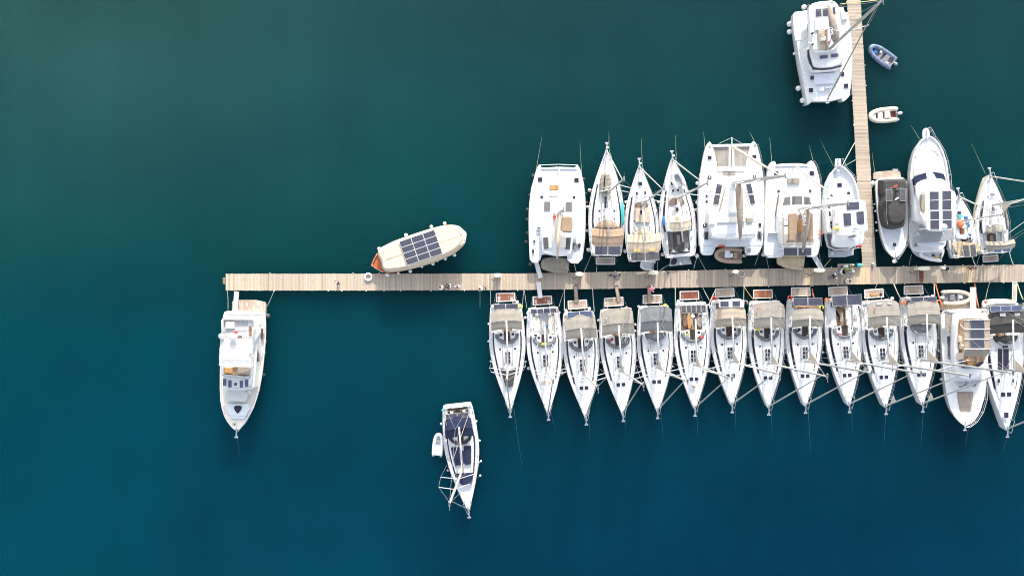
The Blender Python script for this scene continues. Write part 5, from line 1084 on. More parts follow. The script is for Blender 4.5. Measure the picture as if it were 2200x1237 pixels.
for c_ in ((173, 392), (545, 384), (132, 790)): t.slab('hatch_vent', ck(rc(c_[0] - 6, c_[1] - 6, c_[0] + 6, c_[1] + 6), 1), 1.77, 1.82, 'gel')
for r_ in (rc(165, 128, 182, 142), rc(542, 118, 558, 133)): hatch(t, r_, 1.76, 'dgrey')
t.pad('saloon_roof', [(240, 395), (345, 380), (470, 385), (520, 440), (575, 620), (580, 800), (150, 800), (160, 640), (205, 440)], 1.7, 2.9, 'gel', w=.3)
panels(t, [[(232, 446), (279, 452), (264, 531), (217, 525)], [(472, 448), (516, 440), (535, 522), (493, 531)], [(495, 538), (538, 531), (553, 610), (510, 617)]], 3.0, frame='gel'); panels(t, [[(213, 534), (262, 540), (247, 621), (199, 614)]], 3.0, m='solarg', frame='gel')
t.slab('roof_ridge', [(300, 470), (310, 470), (255, 690), (243, 690)], 2.9, 3.0, 'greige'); t.slab('roof_ridge', [(462, 490), (470, 488), (530, 670), (522, 672)], 2.9, 3.0, 'gel')
t.slab('roof_steps', [(330, 630), (362, 630), (362, 665), (330, 665)], 2.9, 2.96, 'pale'); t.slab('roof_band', [(330, 460), (395, 460), (395, 490), (330, 490)], 2.9, 2.94, 'pale')
t.pad('flybridge', [(190, 668), (240, 680), (565, 668), (570, 780), (562, 880), (545, 900), (350, 908), (200, 900), (182, 870), (165, 760)], 2.8, 3.5, 'gel', w=.18)
t.slab('fly_floor', [(236, 684), (560, 676), (562, 768), (440, 720), (238, 718)], 3.5, 3.56, 'grey'); t.slab('fly_seat', [(190, 670), (236, 682), (218, 780), (166, 778)], 3.5, 3.72, 'cush', ch=.05); t.slab('fly_sofa', [(238, 722), (405, 720), (405, 765), (238, 768)], 3.5, 3.72, 'gelc', ch=.05)
t.slab('sun_deck', [(240, 778), (405, 775), (402, 862), (225, 862)], 3.5, 3.55, 'pale'); t.slab('fly_table', [(478, 728), (530, 728), (530, 765), (478, 765)], 3.56, 3.8, 'greige'); t.slab('helm_roof', [(444, 765), (560, 765), (560, 860), (444, 868)], 3.5, 3.62, 'gel', ch=.03); t.slab('control_box', [(437, 705), (470, 705), (470, 760), (437, 760)], 3.5, 3.95, 'gel', ch=.04)
t.slab('aft_cockpit_sole', [(115, 905), (602, 903), (602, 958), (118, 960)], 1.7, 1.75, 'pale')
for x0, x1 in ((108, 200), (480, 575)):
    for k in range(3): t.slab('stern_step', [(x0, 965 + k * 23), (x1, 965 + k * 23), (x1 - 4, 987 + k * 23), (x0 + 3, 987 + k * 23)], 1.69, 1.79 - k * .02, 'pale')
t.slab('stern_ladder', [(490, 980), (520, 978), (514, 1010), (484, 1012)], 1.8, 1.84, 'wire')
t.slab('red_box', [(248, 955), (300, 955), (300, 968), (248, 968)], 1.75, 2.0, 'red')
for c_ in ((140, 870), (585, 872)):
    b = MB(); p = t.l(c_[0], c_[1], 1.8)
    for k in range(6): b.tube([p + Vector((random.uniform(-.5, .5), random.uniform(-.25, .25), random.uniform(0, .1))) for _ in range(5)], .035, 5)
    b.build('rope_heap', 'shirtd', t.o)
mast_set(t, tuple(t.l(372, 440, 2.9))[:2], 2.9, (800, 376), None, boom=tuple(t.l(432, 895, 5.2))[:2], boomz=4.8, jibx=t.L - .1, jibz=1.9, sp=((.30, 1.6), (.62, 1.3)), beamh=3.0, cover=('taupe', 1.15), rm=.17, jr=.13, jibm='cream', leech=False, rake=0.8)
rail_poly(t, [(92, 950), (80, 650), (90, 480), (100, 350), (122, 215), (147, 125)], 1.7, .6, r=.013); rail_poly(t, [(612, 950), (626, 650), (624, 480), (610, 340), (590, 220), (563, 120)], 1.7, .6, r=.013)
fenders(t, t.ref, [(72, 440, .22), (68, 600, .2), (70, 660, .2), (636, 770, .12)], crop='B'); 
rib('tan inflatable dinghy with console hanging behind the catamaran with trampoline nets', 'b2', (415, 905), (870, 925), 1.72, .95, 'ptan', 'ptan', .22, items=(('console', 'pale', .52, -.1, .55, .75, .35), ('console', 'gel', .38, 0, .3, .4, .45), ('seat', 'ptan', .22, 0, .4, .7, .3)), engine='tan')

# --- U6: catamaran with big tan bimini
t = Thing.between('catamaran', 'catamaran with large tan bimini, three dark windscreen panes and lettered boom cover', 'catamaran', 'B', (855, 1050), (865, 280), 'catamarans moored above the pier', 1.7); Y['U6'] = t; t.ref = 'the tan bimini catamaran'
cat_common(t, [(700, 280), (722, 284), (880, 276), (990, 284), (1020, 275), (1058, 300), (1085, 400), (1100, 520), (1100, 700), (1096, 850), (1088, 960), (1060, 1000), (1060, 1030), (785, 1035), (628, 1035), (630, 850), (630, 650), (640, 500), (652, 400), (668, 310)],
           [[(680, 262), (718, 255), (726, 300), (760, 450), (775, 800), (785, 1045), (760, 1058), (625, 1058), (628, 850), (628, 650), (638, 500), (650, 380), (665, 300)],
            [(990, 258), (1030, 252), (1058, 300), (1086, 400), (1101, 520), (1101, 700), (1096, 900), (1085, 990), (1062, 1052), (960, 1050), (960, 800), (970, 450), (985, 320)]])
t.slab('front_beam', [(722, 284), (800, 276), (900, 274), (990, 284), (990, 298), (722, 300)], 1.66, 1.85, 'gel', ch=.04)
t.slab('forward_recess', [(742, 312), (820, 300), (925, 300), (1000, 312), (975, 380), (930, 400), (815, 398), (765, 380)], 1.67, 1.72, 'pale', rnd=1)
t.slab('forward_table', rc(822, 400, 920, 440), 1.72, 1.95, 'greige')
for r_ in (rc(708, 342, 745, 374), rc(1003, 340, 1038, 375), rc(735, 496, 755, 515), rc(998, 493, 1017, 513)): hatch(t, r_, 1.77)
t.pad('saloon_roof', [(790, 540), (830, 525), (900, 518), (970, 525), (1015, 545), (1050, 640), (1060, 850), (1050, 960), (770, 960), (745, 850), (745, 640)], 1.7, 2.9, 'gel', w=.3)
for q in ([(798, 556), (845, 547), (845, 617), (778, 622)], [(856, 545), (944, 545), (944, 616), (856, 616)], [(954, 547), (1004, 560), (1016, 616), (954, 616)]): t.slab('windscreen', q, 2.7, 2.93, 'solarg', ch=.01)
t.slab('side_window_slot', [(745, 532), (750, 532), (728, 700), (722, 715), (720, 690)], 1.72, 1.95, 'bcush'); 
t.slab('aft_deck', [(640, 850), (765, 850), (785, 1035), (640, 1040)], 1.69, 1.74, 'pale'); t.slab('aft_deck', [(1040, 860), (1085, 860), (1075, 960), (1050, 1000), (1040, 1000)], 1.69, 1.74, 'pale')
for k in range(3): t.slab('step', [(665, 848 + 14 * k), (730, 846 + 14 * k), (730, 856 + 14 * k), (665, 858 + 14 * k)], 1.74, 2.2 - k * .15, 'pale')
t.slab('side_door', [(758, 790), (768, 790), (768, 890), (758, 890)], 2.2, 2.7, 'glass')
t.slab('flybridge', ck([(770, 690), (825, 685), (1040, 680), (1045, 930), (1010, 960), (785, 955), (770, 900)], 1), 2.85, 3.5, 'gelc', ch=.1); t.slab('fly_floor', [(785, 700), (1030, 700), (1030, 930), (795, 930)], 3.5, 3.55, 'taupe')
for q in (rc(785, 700, 825, 740), rc(785, 745, 828, 790)): t.slab('fly_seat', q, 3.55, 3.85, 'gel', ch=.06)
t.slab('fly_side_sofa', [(785, 800), (828, 800), (828, 900), (800, 935), (787, 900)], 3.55, 3.8, 'cush', ch=.05); t.slab('fly_table', rc(915, 755, 945, 850), 3.55, 3.95, 'ocush')
for q in ([(826, 692), (850, 686), (912, 684), (895, 918), (840, 920), (826, 910)], [(972, 690), (990, 675), (1015, 678), (1032, 700), (1036, 905), (1015, 920), (975, 915)]):
    b = MB(); b.dome(ck(t.P(q, 5.0), 1), 4.8, 5.05, .12, zf=lambda x, y: .02 * sin(x * 6)); b.build('bimini', 'tan', t.o)
t.slab('bimini_gutter', [(895, 686), (972, 690), (975, 915), (893, 918)], 4.7, 4.74, 'taupe') if 0 else None
posts(t, [(778, 690), (785, 745), (785, 800), (788, 945), (1036, 700), (1036, 905)], 3.5, 4.7, .04, name='bimini_posts')
b = MB(); pts = [t.l(x, y, 4.7) for x, y in ((826, 690), (778, 692), (785, 745), (785, 800), (788, 948), (820, 920))]; b.tube(pts, .04, 6); b.tube([t.l(785, 745, 4.7), t.l(828, 742, 4.7)], .03, 5); b.tube([t.l(785, 800, 4.7), t.l(828, 798, 4.7)], .03, 5); b.tube([t.l(788, 948, 4.7), t.l(1030, 945, 4.7), t.l(1036, 905, 4.7)], .04, 6); b.tube([t.l(895, 940, 4.7), t.l(920, 915, 4.8)], .03, 5); b.build('enclosure_frame', 'taupe', t.o)
panels(t, [rc(787, 974, 902, 1040), rc(908, 974, 1020, 1040)], 3.6, frame='gel'); t.slab('davit_beam', rc(780, 955, 1024, 972), 3.3, 3.5, 'gel', ch=.05)
posts(t, [(790, 980), (1015, 980)], 1.7, 3.5, .06, name='davit_posts', m='gel')
ft, tp_, mm_ = mast_set(t, tuple(t.l(915, 655, 2.9))[:2], 2.9, (1320, 605), None, boom=tuple(t.l(955, 990, 5.6))[:2], boomz=5.3, jibx=t.L - .1, jibz=1.9, sp=((.33, 1.6), (.66, 1.2)), beamh=3.0, cover=('taupe', 1.1), rm=.16, jr=.09, jibm='cream', leech=False, rake=.8)
letters('BALI', t, 6.02, (940, 705), (950, 810), .55, 'gel'); 
b = MB(); b.smooth = False; c_ = [tuple(t.l(x, y, 1.9)) for x, y in ((1080, 836), (1097, 838), (1096, 868), (1080, 870))]; b.tube(ck(c_, 1, closed=False), .07, 7); b.build('horseshoe_buoy', 'orange', t.o)
rail_poly(t, [(628, 1030), (630, 650), (642, 500), (655, 400), (680, 270)], 1.7, .6, r=.013); rail_poly(t, [(1086, 960), (1100, 700), (1098, 520), (1084, 400), (1056, 300), (1030, 258)], 1.7, .6, r=.013)
fenders(t, t.ref, [(618, 1030, .25), (1105, 780, .12), (1107, 820, .12)], crop='B')
plank_gang('gangplank', 'grey and white gangplank from the tan bimini catamaran down to the pier', 'b3', (925, 940), 1.3, (1058, 1165), .85, .45, 'gel', 'grey')
rib('stained tan covered dinghy hanging behind the tan bimini catamaran', 'b3', (296, 970), (742, 1040), 1.8, .85, cover='kh2')

# --- T1: catamaran at the top right, stern up, bows down
t = Thing.between('catamaran', 'catamaran at the top alongside the narrower pier with big round white fenders', 'catamaran', 'D', (420, 90), (520, 950), 'catamarans', 1.9); Y['T1'] = t; t.ref = 'the catamaran at the top'
cat_common(t, [(194, 138), (215, 116), (345, 98), (640, 68), (672, 66), (680, 112), (713, 122), (726, 180), (742, 300), (757, 480), (755, 650), (745, 800), (730, 912), (655, 935), (540, 960), (372, 960), (330, 905), (290, 760), (252, 560), (226, 380), (206, 250), (194, 145)],
           [[(194, 138), (215, 116), (300, 104), (335, 400), (400, 700), (374, 965), (350, 985), (332, 1000), (322, 940), (290, 760), (252, 560), (226, 380), (206, 250)],
            [(560, 90), (672, 66), (680, 112), (713, 122), (726, 180), (742, 300), (757, 480), (755, 650), (745, 800), (730, 915), (700, 945), (668, 970), (655, 935), (620, 700)]], z=1.9)

t.slab('front_beam', [(372, 935), (545, 932), (655, 912), (658, 935), (540, 962), (372, 962)], 1.85, 2.05, 'gel', ch=.05)
t.slab('forward_recess', [(398, 690), (470, 700), (600, 685), (660, 720), (655, 860), (600, 915), (390, 918), (375, 800)], 1.87, 1.92, 'pale', rnd=1); t.slab('forward_seat', [(398, 700), (600, 690), (605, 750), (600, 790), (398, 800)], 1.92, 2.2, 'pale', ch=.05); t.slab('forward_table', [(440, 828), (490, 825), (492, 862), (442, 864)], 1.92, 2.2, 'gel', ch=.05); t.slab('forward_door', [(498, 830), (562, 822), (562, 832), (498, 842)], 1.92, 2.3, 'grey')
for q in ([(356, 722), (394, 720), (397, 757), (358, 760)], [(342, 838), (382, 836), (385, 878), (344, 880)], [(640, 688), (678, 684), (682, 722), (645, 726)], [(673, 797), (716, 794), (720, 836), (677, 838)]): hatch(t, q, 1.98)
t.slab('saloon', ck([(345, 440), (380, 400), (640, 380), (690, 430), (700, 500), (655, 655), (540, 672), (400, 682), (362, 640), (335, 560), (325, 480)], 1), 1.9, 2.9, 'gel', ch=.2)
b = MB(); ring = t.P([(330, 475), (342, 470), (352, 540), (378, 620), (400, 645), (480, 652), (560, 645), (652, 620), (655, 634), (560, 660), (480, 668), (385, 664), (350, 600), (333, 540)], 2.9); b.prism(ring, 2.5, 2.95, .01); b.build('windscreen_band', 'glass', t.o)
t.slab('roof', ck([(348, 470), (400, 430), (640, 420), (690, 440), (670, 600), (560, 640), (400, 645), (378, 600)], 1), 2.9, 3.15, 'gel', ch=.1)
t.slab('flybridge', ck([(345, 100), (350, 45), (440, 32), (560, 28), (632, 35), (648, 200), (655, 300), (640, 440), (560, 490), (380, 490), (362, 400), (360, 250)], 1), 3.0, 3.8, 'gel', ch=.12)
t.slab('fly_recess', [(402, 170), (635, 155), (645, 300), (640, 420), (540, 470), (385, 470), (370, 380), (405, 320)], 3.8, 3.85, 'pale', rnd=0); t.slab('fly_seat', [(405, 175), (520, 165), (530, 280), (405, 290)], 3.85, 4.05, 'pale', ch=.05); t.slab('fly_seat', [(595, 160), (640, 155), (648, 290), (605, 295)], 3.85, 4.1, 'gelc', ch=.05)
for q in ([(435, 290), (520, 282), (522, 345), (438, 352)], [(440, 352), (522, 345), (524, 410), (445, 415)], [(445, 415), (524, 410), (526, 468), (450, 470)]): t.slab('tan_lounge_cushion', q, 3.85, 4.2, 'beige', ch=.04)
t.slab('lounge_backrest', [(508, 283), (522, 282), (528, 468), (515, 470)], 3.85, 4.5, 'taupe'); t.slab('small_table', [(456, 352), (506, 348), (508, 384), (458, 388)], 4.2, 4.4, 'cush')
panels(t, [[(404, 90), (462, 84), (468, 162), (410, 166)], [(470, 83), (530, 77), (535, 155), (476, 161)], [(566, 72), (595, 68), (601, 142), (572, 147)]], 3.95, frame='gel'); panels(t, [[(444, 528), (524, 518), (527, 557), (446, 565)], [(550, 513), (627, 505), (629, 543), (554, 552)]], 3.25, m='solarb', frame='gel')
b = MB(); b.tube([t.l(x, y, 4.0) for x, y in ((455, 88), (458, 70), (480, 64), (590, 55), (600, 75))], .03, 5); b.build('fly_rail', 'steel', t.o)
b = MB(); b.tube([t.l(x, y, 3.3) for x, y in ((335, 105), (345, 70), (380, 40), (440, 24), (560, 12), (600, 30))], .05, 6); b.tube([t.l(x, y, 3.0) for x, y in ((340, 110), (360, 62), (440, 32), (580, 22))], .04, 6); b.build('aft_arch', 'gel', t.o)
t.slab('aft_window', [(345, 215), (354, 215), (368, 320), (356, 335), (345, 260)], 2.4, 3.0, 'glass')
t.slab('aft_deck', [(195, 135), (335, 115), (350, 300), (300, 380), (215, 390), (200, 300)], 1.9, 1.94, 'skid'); t.slab('stern_bench', [(640, 75), (668, 72), (680, 115), (710, 125), (715, 180), (660, 190)], 1.9, 2.2, 'gel', ch=.05)
for x, y in ((380, 315), (382, 420), (540, 395)): t.slab('fly_gear', [(x - 12, y - 6), (x + 12, y - 8), (x + 14, y + 4), (x - 10, y + 8)], 3.85, 4.15, 'red' if x == 540 else 'shirtd', rnd=1)
t.slab('winch_box', [(330, 395), (365, 410), (372, 425), (340, 412)], 3.8, 4.1, 'gel')
mast_set(t, tuple(t.l(525, 482, 3.2))[:2], 3.2, (1040, 5), None, boom=tuple(t.l(535, 60, 5.8))[:2], boomz=5.6, jibx=t.L - .1, jibz=2.0, sp=((.42, 2.0),), beamh=3.0, cover=('taupe', 1.2), rm=.15, jr=.07, jibm='taupe', leech=False, rake=0.4)
letters('BALI', t, 6.4, (578, 330), (570, 262), .4, 'gel')
t.slab('jib_clew', [(603, 750), (640, 735), (612, 800)], 2.5, 2.53, 'taupe')
rail_poly(t, [(208, 200), (228, 380), (254, 560), (292, 760), (332, 905), (376, 955)], 1.9, .6, r=.013); rail_poly(t, [(728, 190), (745, 300), (757, 480), (755, 650), (745, 800), (730, 910)], 1.9, .6, r=.013)
b = MB(); b.smooth = True; b.ell(t.l(518, 968, 1.5), (.25, .3, .25)); b.build('anchor', 'steel', t.o)
fenders(t, t.ref, [(297, 72, .28), (160, 232, .29), (160, 305, .28), (205, 512, .16), (243, 840, .28), (282, 955, .28)], crop='D', z=.5)

# ---------------------------------------------------------------- upper row sailing yachts
G2 = 'white sailing yachts moored stern to above the pier'
def up(key, ref, label, crop, stern, bow, tip, **k):
    t = yacht(label, crop, stern, bow, tip=tip, group=G2, **k); t.ref = ref; Y[key] = t; return t
t = up('U2', 'the yacht with the turquoise paddleboard', 'yacht with tan bimini, turquoise paddleboard on its side and a covered dinghy on the foredeck', 'A', (706, 1040), (709, 160), (852, 402), bim=('tan', .95, 2.9, 1.66), hood='up', hoodm='tan', solar=SP(.02, .95, 1.38, 2.85, 2), plat='tkp', plat_box=(-.95, -.15, 1.05), fore=None, boomend=(1.9, 0))
panels(t, [[(x0, y0), (x1, y0), (x1, y1), (x0, y1)] for x0, x1 in ((608, 706), (718, 818)) for y0, y1 in ((983, 1026), (1032, 1074))][:0], 2.9)
board('turquoise paddleboard strapped along the right side of the tan bimini yacht', 'A', (834, 590), (846, 788), .36, 1.6, 'turq')
t = up('U3', 'the yacht with the amber bimini windows', 'yacht with cream bimini with two amber windows and a covered deck hatch, second small one', 'A', (1012, 1085), (980, 290), (1188, 476), hb=1.85, bim=('beige', .95, 3.2, 1.82), hood='up', hoodm='beige', solar=SP(.0, .95, 1.55, 2.85, 2, m='solarg'), plat=None, fore=None, boomend=(2.2, 0), jibtri=None)
for q in ([(930, 1010), (935, 988), (960, 982), (990, 990), (1000, 1012)], [(1058, 1005), (1065, 985), (1090, 975), (1112, 985), (1118, 1003)]): t.slab('bimini_window', q, 2.88, 2.98, 'gold', rnd=1)
t.slab('deck_cover', [(942, 645), (1065, 645), (1070, 765), (945, 765)], 1.7, 1.85, 'beige', ch=.04); hatch(t, rc(986, 662, 1004, 696), 1.88); hatch(t, rc(972, 428, 1004, 460), 1.62); hatch(t, rc(952, 513, 967, 538), 1.72); hatch(t, rc(1021, 508, 1036, 533), 1.72)
t.slab('roof_window', [(945, 640), (948, 605), (975, 588), (1000, 586), (1000, 640)], 1.68, 1.74, 'bcush'); t.slab('roof_window', [(1010, 586), (1035, 588), (1052, 610), (1056, 640), (1010, 640)], 1.68, 1.74, 'bcush')
rib('small white inflatable dinghy under the stern of the amber windowed yacht', 'A', (985, 1110), (1100, 1128), 1.25, .1, 'pwhite', 'pale', .17, engine=None)
t = up('U4', 'the yacht carrying a foredeck dinghy', 'yacht with cream sprayhood, grey teak cockpit and a folded grey dinghy on its foredeck', 'A', (1322, 1050), (1252, 228), (1519.7, 393, 'p'), hb=1.93, bim=('cream', 3.0, 4.75, 1.15), hood=None, solar=None, plat=None, fore=None, boomend=(1.6, 0), seats='tkg', sole='tkg', skyl=False)
for q in ([(1228, 620), (1232, 580), (1262, 562), (1292, 560), (1295, 612)], [(1318, 612), (1312, 562), (1340, 560), (1360, 608)]): t.slab('roof_window', q, 1.68, 1.73, 'bcush')
for r_ in (rc(1242, 430, 1268, 455), rc(1250, 492, 1268, 512), rc(1292, 490, 1310, 506), rc(1283, 640, 1306, 672)): hatch(t, r_, 1.72)
t.slab('swim_platform', [(1238, 1062), (1395, 1045), (1418, 1110), (1228, 1130)], .35, .45, 'clear')
t.slab('dark_mat', [(1250, 1065), (1295, 1062), (1290, 1110), (1240, 1118)], .45, .5, 'shirtd', rnd=1); dome_thing(t, (1322, 1105), .6, .16, crop='A', name='white_ball')
loose('rope_pile', 'blue and black heap of sheets and net on the side of the folded dinghy yacht', 'rope', 'A', [(1170, 720), (1190, 705), (1205, 760), (1200, 800), (1175, 790)], 1.4, 1.6, 'blue')
# folded dinghy on the foredeck of U4, covered dinghy on U2
rib('grey and white inflatable dinghy stowed slantwise on the foredeck of the cream sprayhood yacht', 'A', (1270, 345), (1325, 465), 1.35, 1.6, 'pwhite', 'pgrey', .19, engine=None)
rib('khaki covered dinghy upturned on the foredeck of the turquoise paddleboard yacht', 'A', (702, 352), (698, 515), 1.3, 1.65, cover='khaki')
fenders(Y['U2'], Y['U2'].ref, [(567, 498, .2), (549, 637, .18), (545, 835, .17), (558, 992, .24), (852, 632, .14)], crop='A')
fenders(Y['U3'], Y['U3'].ref, [(868, 596, .16), (862, 1002, .23), (1140, 597, .17), (1157, 932, .16)], crop='A')
fenders(Y['U4'], Y['U4'].ref, [(1172, 1030, .2), (1447, 662, .18), (1460, 605, .17), (1459, 1042, .24), (1466, 830, .14)], crop='A')
# U10, U11
t = up('U10', 'the small cluttered sloop', 'small cluttered sailing boat with orange fender heap and blue jerrycans on deck', 'a8', (200, 1130), (105, 345), (672, 592), hb=1.55, bim=None, hood=None, solar=None, plat=None, fore=None, boomend=None, seats='gelc', sole='tks', skyl=False, name='sailing_boat', jib=True, rm=.09, sideglass=False)
for q, z_, m in (([(15, 940), (160, 930), (250, 960), (330, 940), (385, 990), (375, 1070), (250, 1090), (200, 1120), (110, 1110), (70, 1040)], 2.2, 'kh2'),): t.slab('cockpit_awning', q, z_ - .03, z_, m, rnd=1)
panels(t, [[(165, 985), (243, 980), (262, 1130), (185, 1135)], [(255, 978), (325, 970), (348, 1120), (272, 1130)]], 2.55, m='solarg')
hatch(t, rc(98, 556, 148, 590), 1.7); t.slab('companion_opening', rc(137, 765, 192, 838), 1.66, 1.72, 'tkd'); t.slab('turquoise_mat', [(108, 590), (160, 592), (165, 640), (112, 640)], 1.66, 1.7, 'turq', rnd=1)
t.slab('spray_frame', [(85, 850), (220, 850), (215, 905), (90, 900)], 1.7, 1.9, 'pale'); t.slab('deck_pad', [(45, 905), (150, 905), (155, 975), (50, 975)], 1.6, 1.75, 'pale', rnd=1); t.slab('dark_box', rc(82, 935, 108, 968), 1.75, 1.95, 'navy')
loose('rope_heap', 'bright orange heap of lifejackets amid the deck of the small cluttered boat', 'lifejackets', 'a8', [(110, 700), (130, 670), (165, 665), (190, 700), (188, 740), (150, 762), (112, 745)], 1.68, 1.95, 'orange', w=.15)
for i, (x, y, r_) in enumerate([(190, 635, .17), (208, 690, .17), (222, 735, .16), (240, 862, .17)]):
    b = MB(); b.prism([(-r_ * 1.1, -r_ * .8), (r_ * 1.1, -r_ * .8), (r_ * 1.1, r_ * .8), (-r_ * 1.1, r_ * .8)], 0, .4, .05); b.tube([(-.08, 0, .38), (-.08, 0, .46), (.08, 0, .46), (.08, 0, .38)], .025, 5); o = b.build('jerrycan', 'blue'); o.location = W(*px('a8', x, y), 1.3); o.rotation_euler = (0, 0, i * .5)
    o.location.z = 1.3; tag(o, f"{['topmost', 'second', 'third', 'lowest'][i]} blue jerrycan along the right side deck of the small cluttered boat", 'jerrycan', 'blue jerrycans')
t = up('U11', 'the greige hooded upper right yacht', 'yacht in the upper right with clear greige sprayhood and two blue panels, long side window', 'a8', (570, 1085), (500, 88), (2335, 405, 'p'), hb=1.72, bim=('greige', .45, 1.85, 1.72), hood='up', hoodm='greige', solar=None, plat='tkp', plat_box=(-1.2, -.2, .95), fore=None, boomend=(1.4, 0), mastx=6.9, hullm='gelc', deckm='gel', skyl=False)
panels(t, [[(552, 1003), (658, 1000), (660, 1072), (555, 1076)], [(668, 998), (775, 992), (778, 1062), (672, 1070)]], 2.8, m='solarb', frame='gel')
for q in ([(515, 325), (560, 322), (580, 345), (540, 370), (515, 352)], [(530, 500), (565, 498), (580, 560), (535, 570)]): hatch(t, q, 1.72, 'dgrey')
t.slab('life_raft', [(705, 530), (722, 530), (755, 690), (752, 780), (738, 780), (722, 650)], 1.3, 1.5, 'greige', rnd=1)
fenders(t, t.ref, [(330, 588, .15), (350, 810, .16), (412, 937, .2), (362, 400, .14)], crop='a8')
# ---------------------------------------------------------------- lower row, right end, and the navy yacht
t = low('B14', 'the long yacht with the charcoal bimini', 'longest sailing yacht at the lower right with charcoal bimini and raised black sprayhood', 'K', (800, 175), (832, 1115), None, hb=2.2, bim=('char', .75, 2.7, 1.95), hood='up', hoodm='char', solar=dict(cells=[(.2, .68, -1.9, -.95), (.2, .68, -.93, .0), (.2, .68, .02, 1.0)], z=3.05, m='solarb'), plat=None, fore='hatches', boomend=(1.4, 0), mastx=5.9, skyl=False, z1=21)
hatch(t, rc(815, 980, 848, 1020), 1.72); hatch(t, rc(766, 733, 784, 764), 1.72); hatch(t, rc(875, 733, 888, 760), 1.72)
hatch(t, rc(768, 512, 803, 668), 1.72, name='roof_window'); hatch(t, rc(808, 512, 850, 672), 1.72, name='roof_window')
t.slab('stern_pad', ck([(655, 165), (680, 150), (780, 142), (880, 150), (910, 165), (905, 182), (700, 185), (665, 215)], 1), 1.2, 1.45, 'gelc', ch=.08); t.slab('red_flag', [(665, 157), (698, 158), (690, 170), (682, 176)], 1.5, 1.54, 'red')
for q in ([(784, 248), (826, 247), (829, 272), (786, 274)], [(892, 247), (932, 246), (934, 270), (894, 272)]): t.slab('bimini_window', q, 2.86, 2.91, 'clear')
t.slab('plant_pot_green', [(820, 710), (845, 700), (850, 722), (825, 728)], 1.7, 1.95, 'lime', rnd=1) if 0 else None
low('B15', 'the yacht cut off at the right edge', 'white yacht mostly cut off by the right edge of the picture, below the pier', 'p', (2237, 650), (2243, 905), None, hb=1.93, plat=None, z1=18.5)
t = yacht('sailing yacht with navy bimini and navy deck cushions, moored alone below the pier', 'G', (362, 82), (472, 1092), tip=(289, 1026), hb=1.86, bim=('navy', 1.2, 3.35, 1.58, 1.42), hood='folded', hoodm='shirtd', solar=SP(.72, 1.22, 1.3, 2.75), plat=None, fore='hatches', boomend=(2.1, .1), jibm='wire', skyl=False, rm=.12, name='sailing_yacht', group=None, jr=.05); t.ref = 'the navy yacht'; Y['S1'] = t
for q in ([(303, 490), (380, 485), (400, 655), (345, 662), (325, 600)], [(425, 478), (496, 474), (494, 648), (440, 655), (438, 520), (425, 520)], [(338, 740), (395, 735), (518, 728), (512, 800), (495, 840), (455, 850), (400, 845), (365, 790)]): t.slab('sun_cushion', q, 1.66, 1.8, 'navy', ch=.05)
t.slab('hatch_column', [(405, 520), (437, 520), (440, 640), (415, 642)], 1.64, 1.7, 'glass')
b = MB(); b.tube([t.l(250, 215, 3.0), t.l(280, 390, 2.2)], .03, 5); b.tube([t.l(472, 175, 3.3), t.l(385, 430, 3.0), t.l(325, 600, 2.4)], .03, 5); b.build('boom_support_lines', 'cream', t.o)
t.slab('turquoise_bag', [(212, 130), (232, 122), (236, 145), (218, 150)], 1.3, 1.5, 'turq', rnd=1)
rib('white inflatable dinghy tied alongside the navy yacht, grey tube ends', 'G', (192, 348), (172, 565), 1.22, .0, 'pwhite', 'pale', .18, ends='pgrey', items=(('seat', 'pgrey', .62, 0, .2, .5, .2),), engine=None)
rib('blue grey inflatable dinghy with dark seats right of the narrower pier', 'a7', (98, 130), (420, 350), 1.7, 0, 'pblue', 'dgrey', .23, items=(('seat', 'dgrey', .28, 0, .5, .9, .28), ('seat', 'dgrey', .5, .05, .3, .8, .25), ('blue_bag', 'blue', .72, .0, .35, .45, .25), ('white_bag', 'gel', .56, -.25, .2, .25, .35), ('white_bag', 'gel', .18, .35, .3, .2, .35)), engine='pgrey')
rib('cream inflatable dinghy with white seats right of the narrower pier', 'a7', (88, 1062), (475, 1020), 1.7, 0, 'pcream', 'tkd', .24, ends='gel', items=(('seat', 'gel', .58, 0, .5, .75, .3), ('console', 'gel', .35, 0, .55, .7, .45), ('bow_locker', 'gel', .78, 0, .3, .4, .3)), engine='gelc')
# fenders of the lower row
for k, sp_ in dict(B1=[(325, 153, .17), (80, 342, .13), (78, 490, .12), (97, 662, .12), (396, 665, .12)], B2=[(392, 289, .16), (682, 245, .17), (700, 380, .13), (419, 722, .17), (706, 752, .16)],
                   B3=[(741, 229, .18), (943, 211, .19), (713, 548, .12), (1020, 312, .14), (1020, 402, .13), (1033, 570, .12), (1040, 668, .13)], B4=[(1292, 216, .17), (1338, 348, .15), (1336, 402, .14), (1342, 475, .12), (1346, 577, .12), (1352, 652, .13)]).items(): fenders(Y[k], Y[k].ref, sp_, crop='H')
for k, sp_ in dict(B5=[(48, 233, .15), (22, 440, .12), (25, 512, .12), (25, 610, .12), (37, 692, .13)], B6=[(388, 190, .2), (345, 500, .12), (348, 655, .13), (338, 745, .12)], B7=[(988, 302, .14), (668, 625, .12), (690, 765, .14)], B8=[(1318, 268, .13), (1306, 460, .13), (985, 610, .13), (1308, 625, .13), (1306, 585, .12)]).items(): fenders(Y[k], Y[k].ref, sp_, crop='I')
for k, sp_ in dict(B9=[(38, 268, .14), (30, 480, .13), (33, 602, .12), (40, 635, .12)], B10=[(675, 305, .16), (680, 378, .12), (356, 520, .12), (352, 625, .13)], B11=[(945, 165, .2), (684, 480, .12), (690, 567, .12), (713, 765, .2)], B12=[(1293, 146, .22), (1347, 500, .13), (1345, 610, .13)]).items(): fenders(Y[k], Y[k].ref, sp_, crop='J')
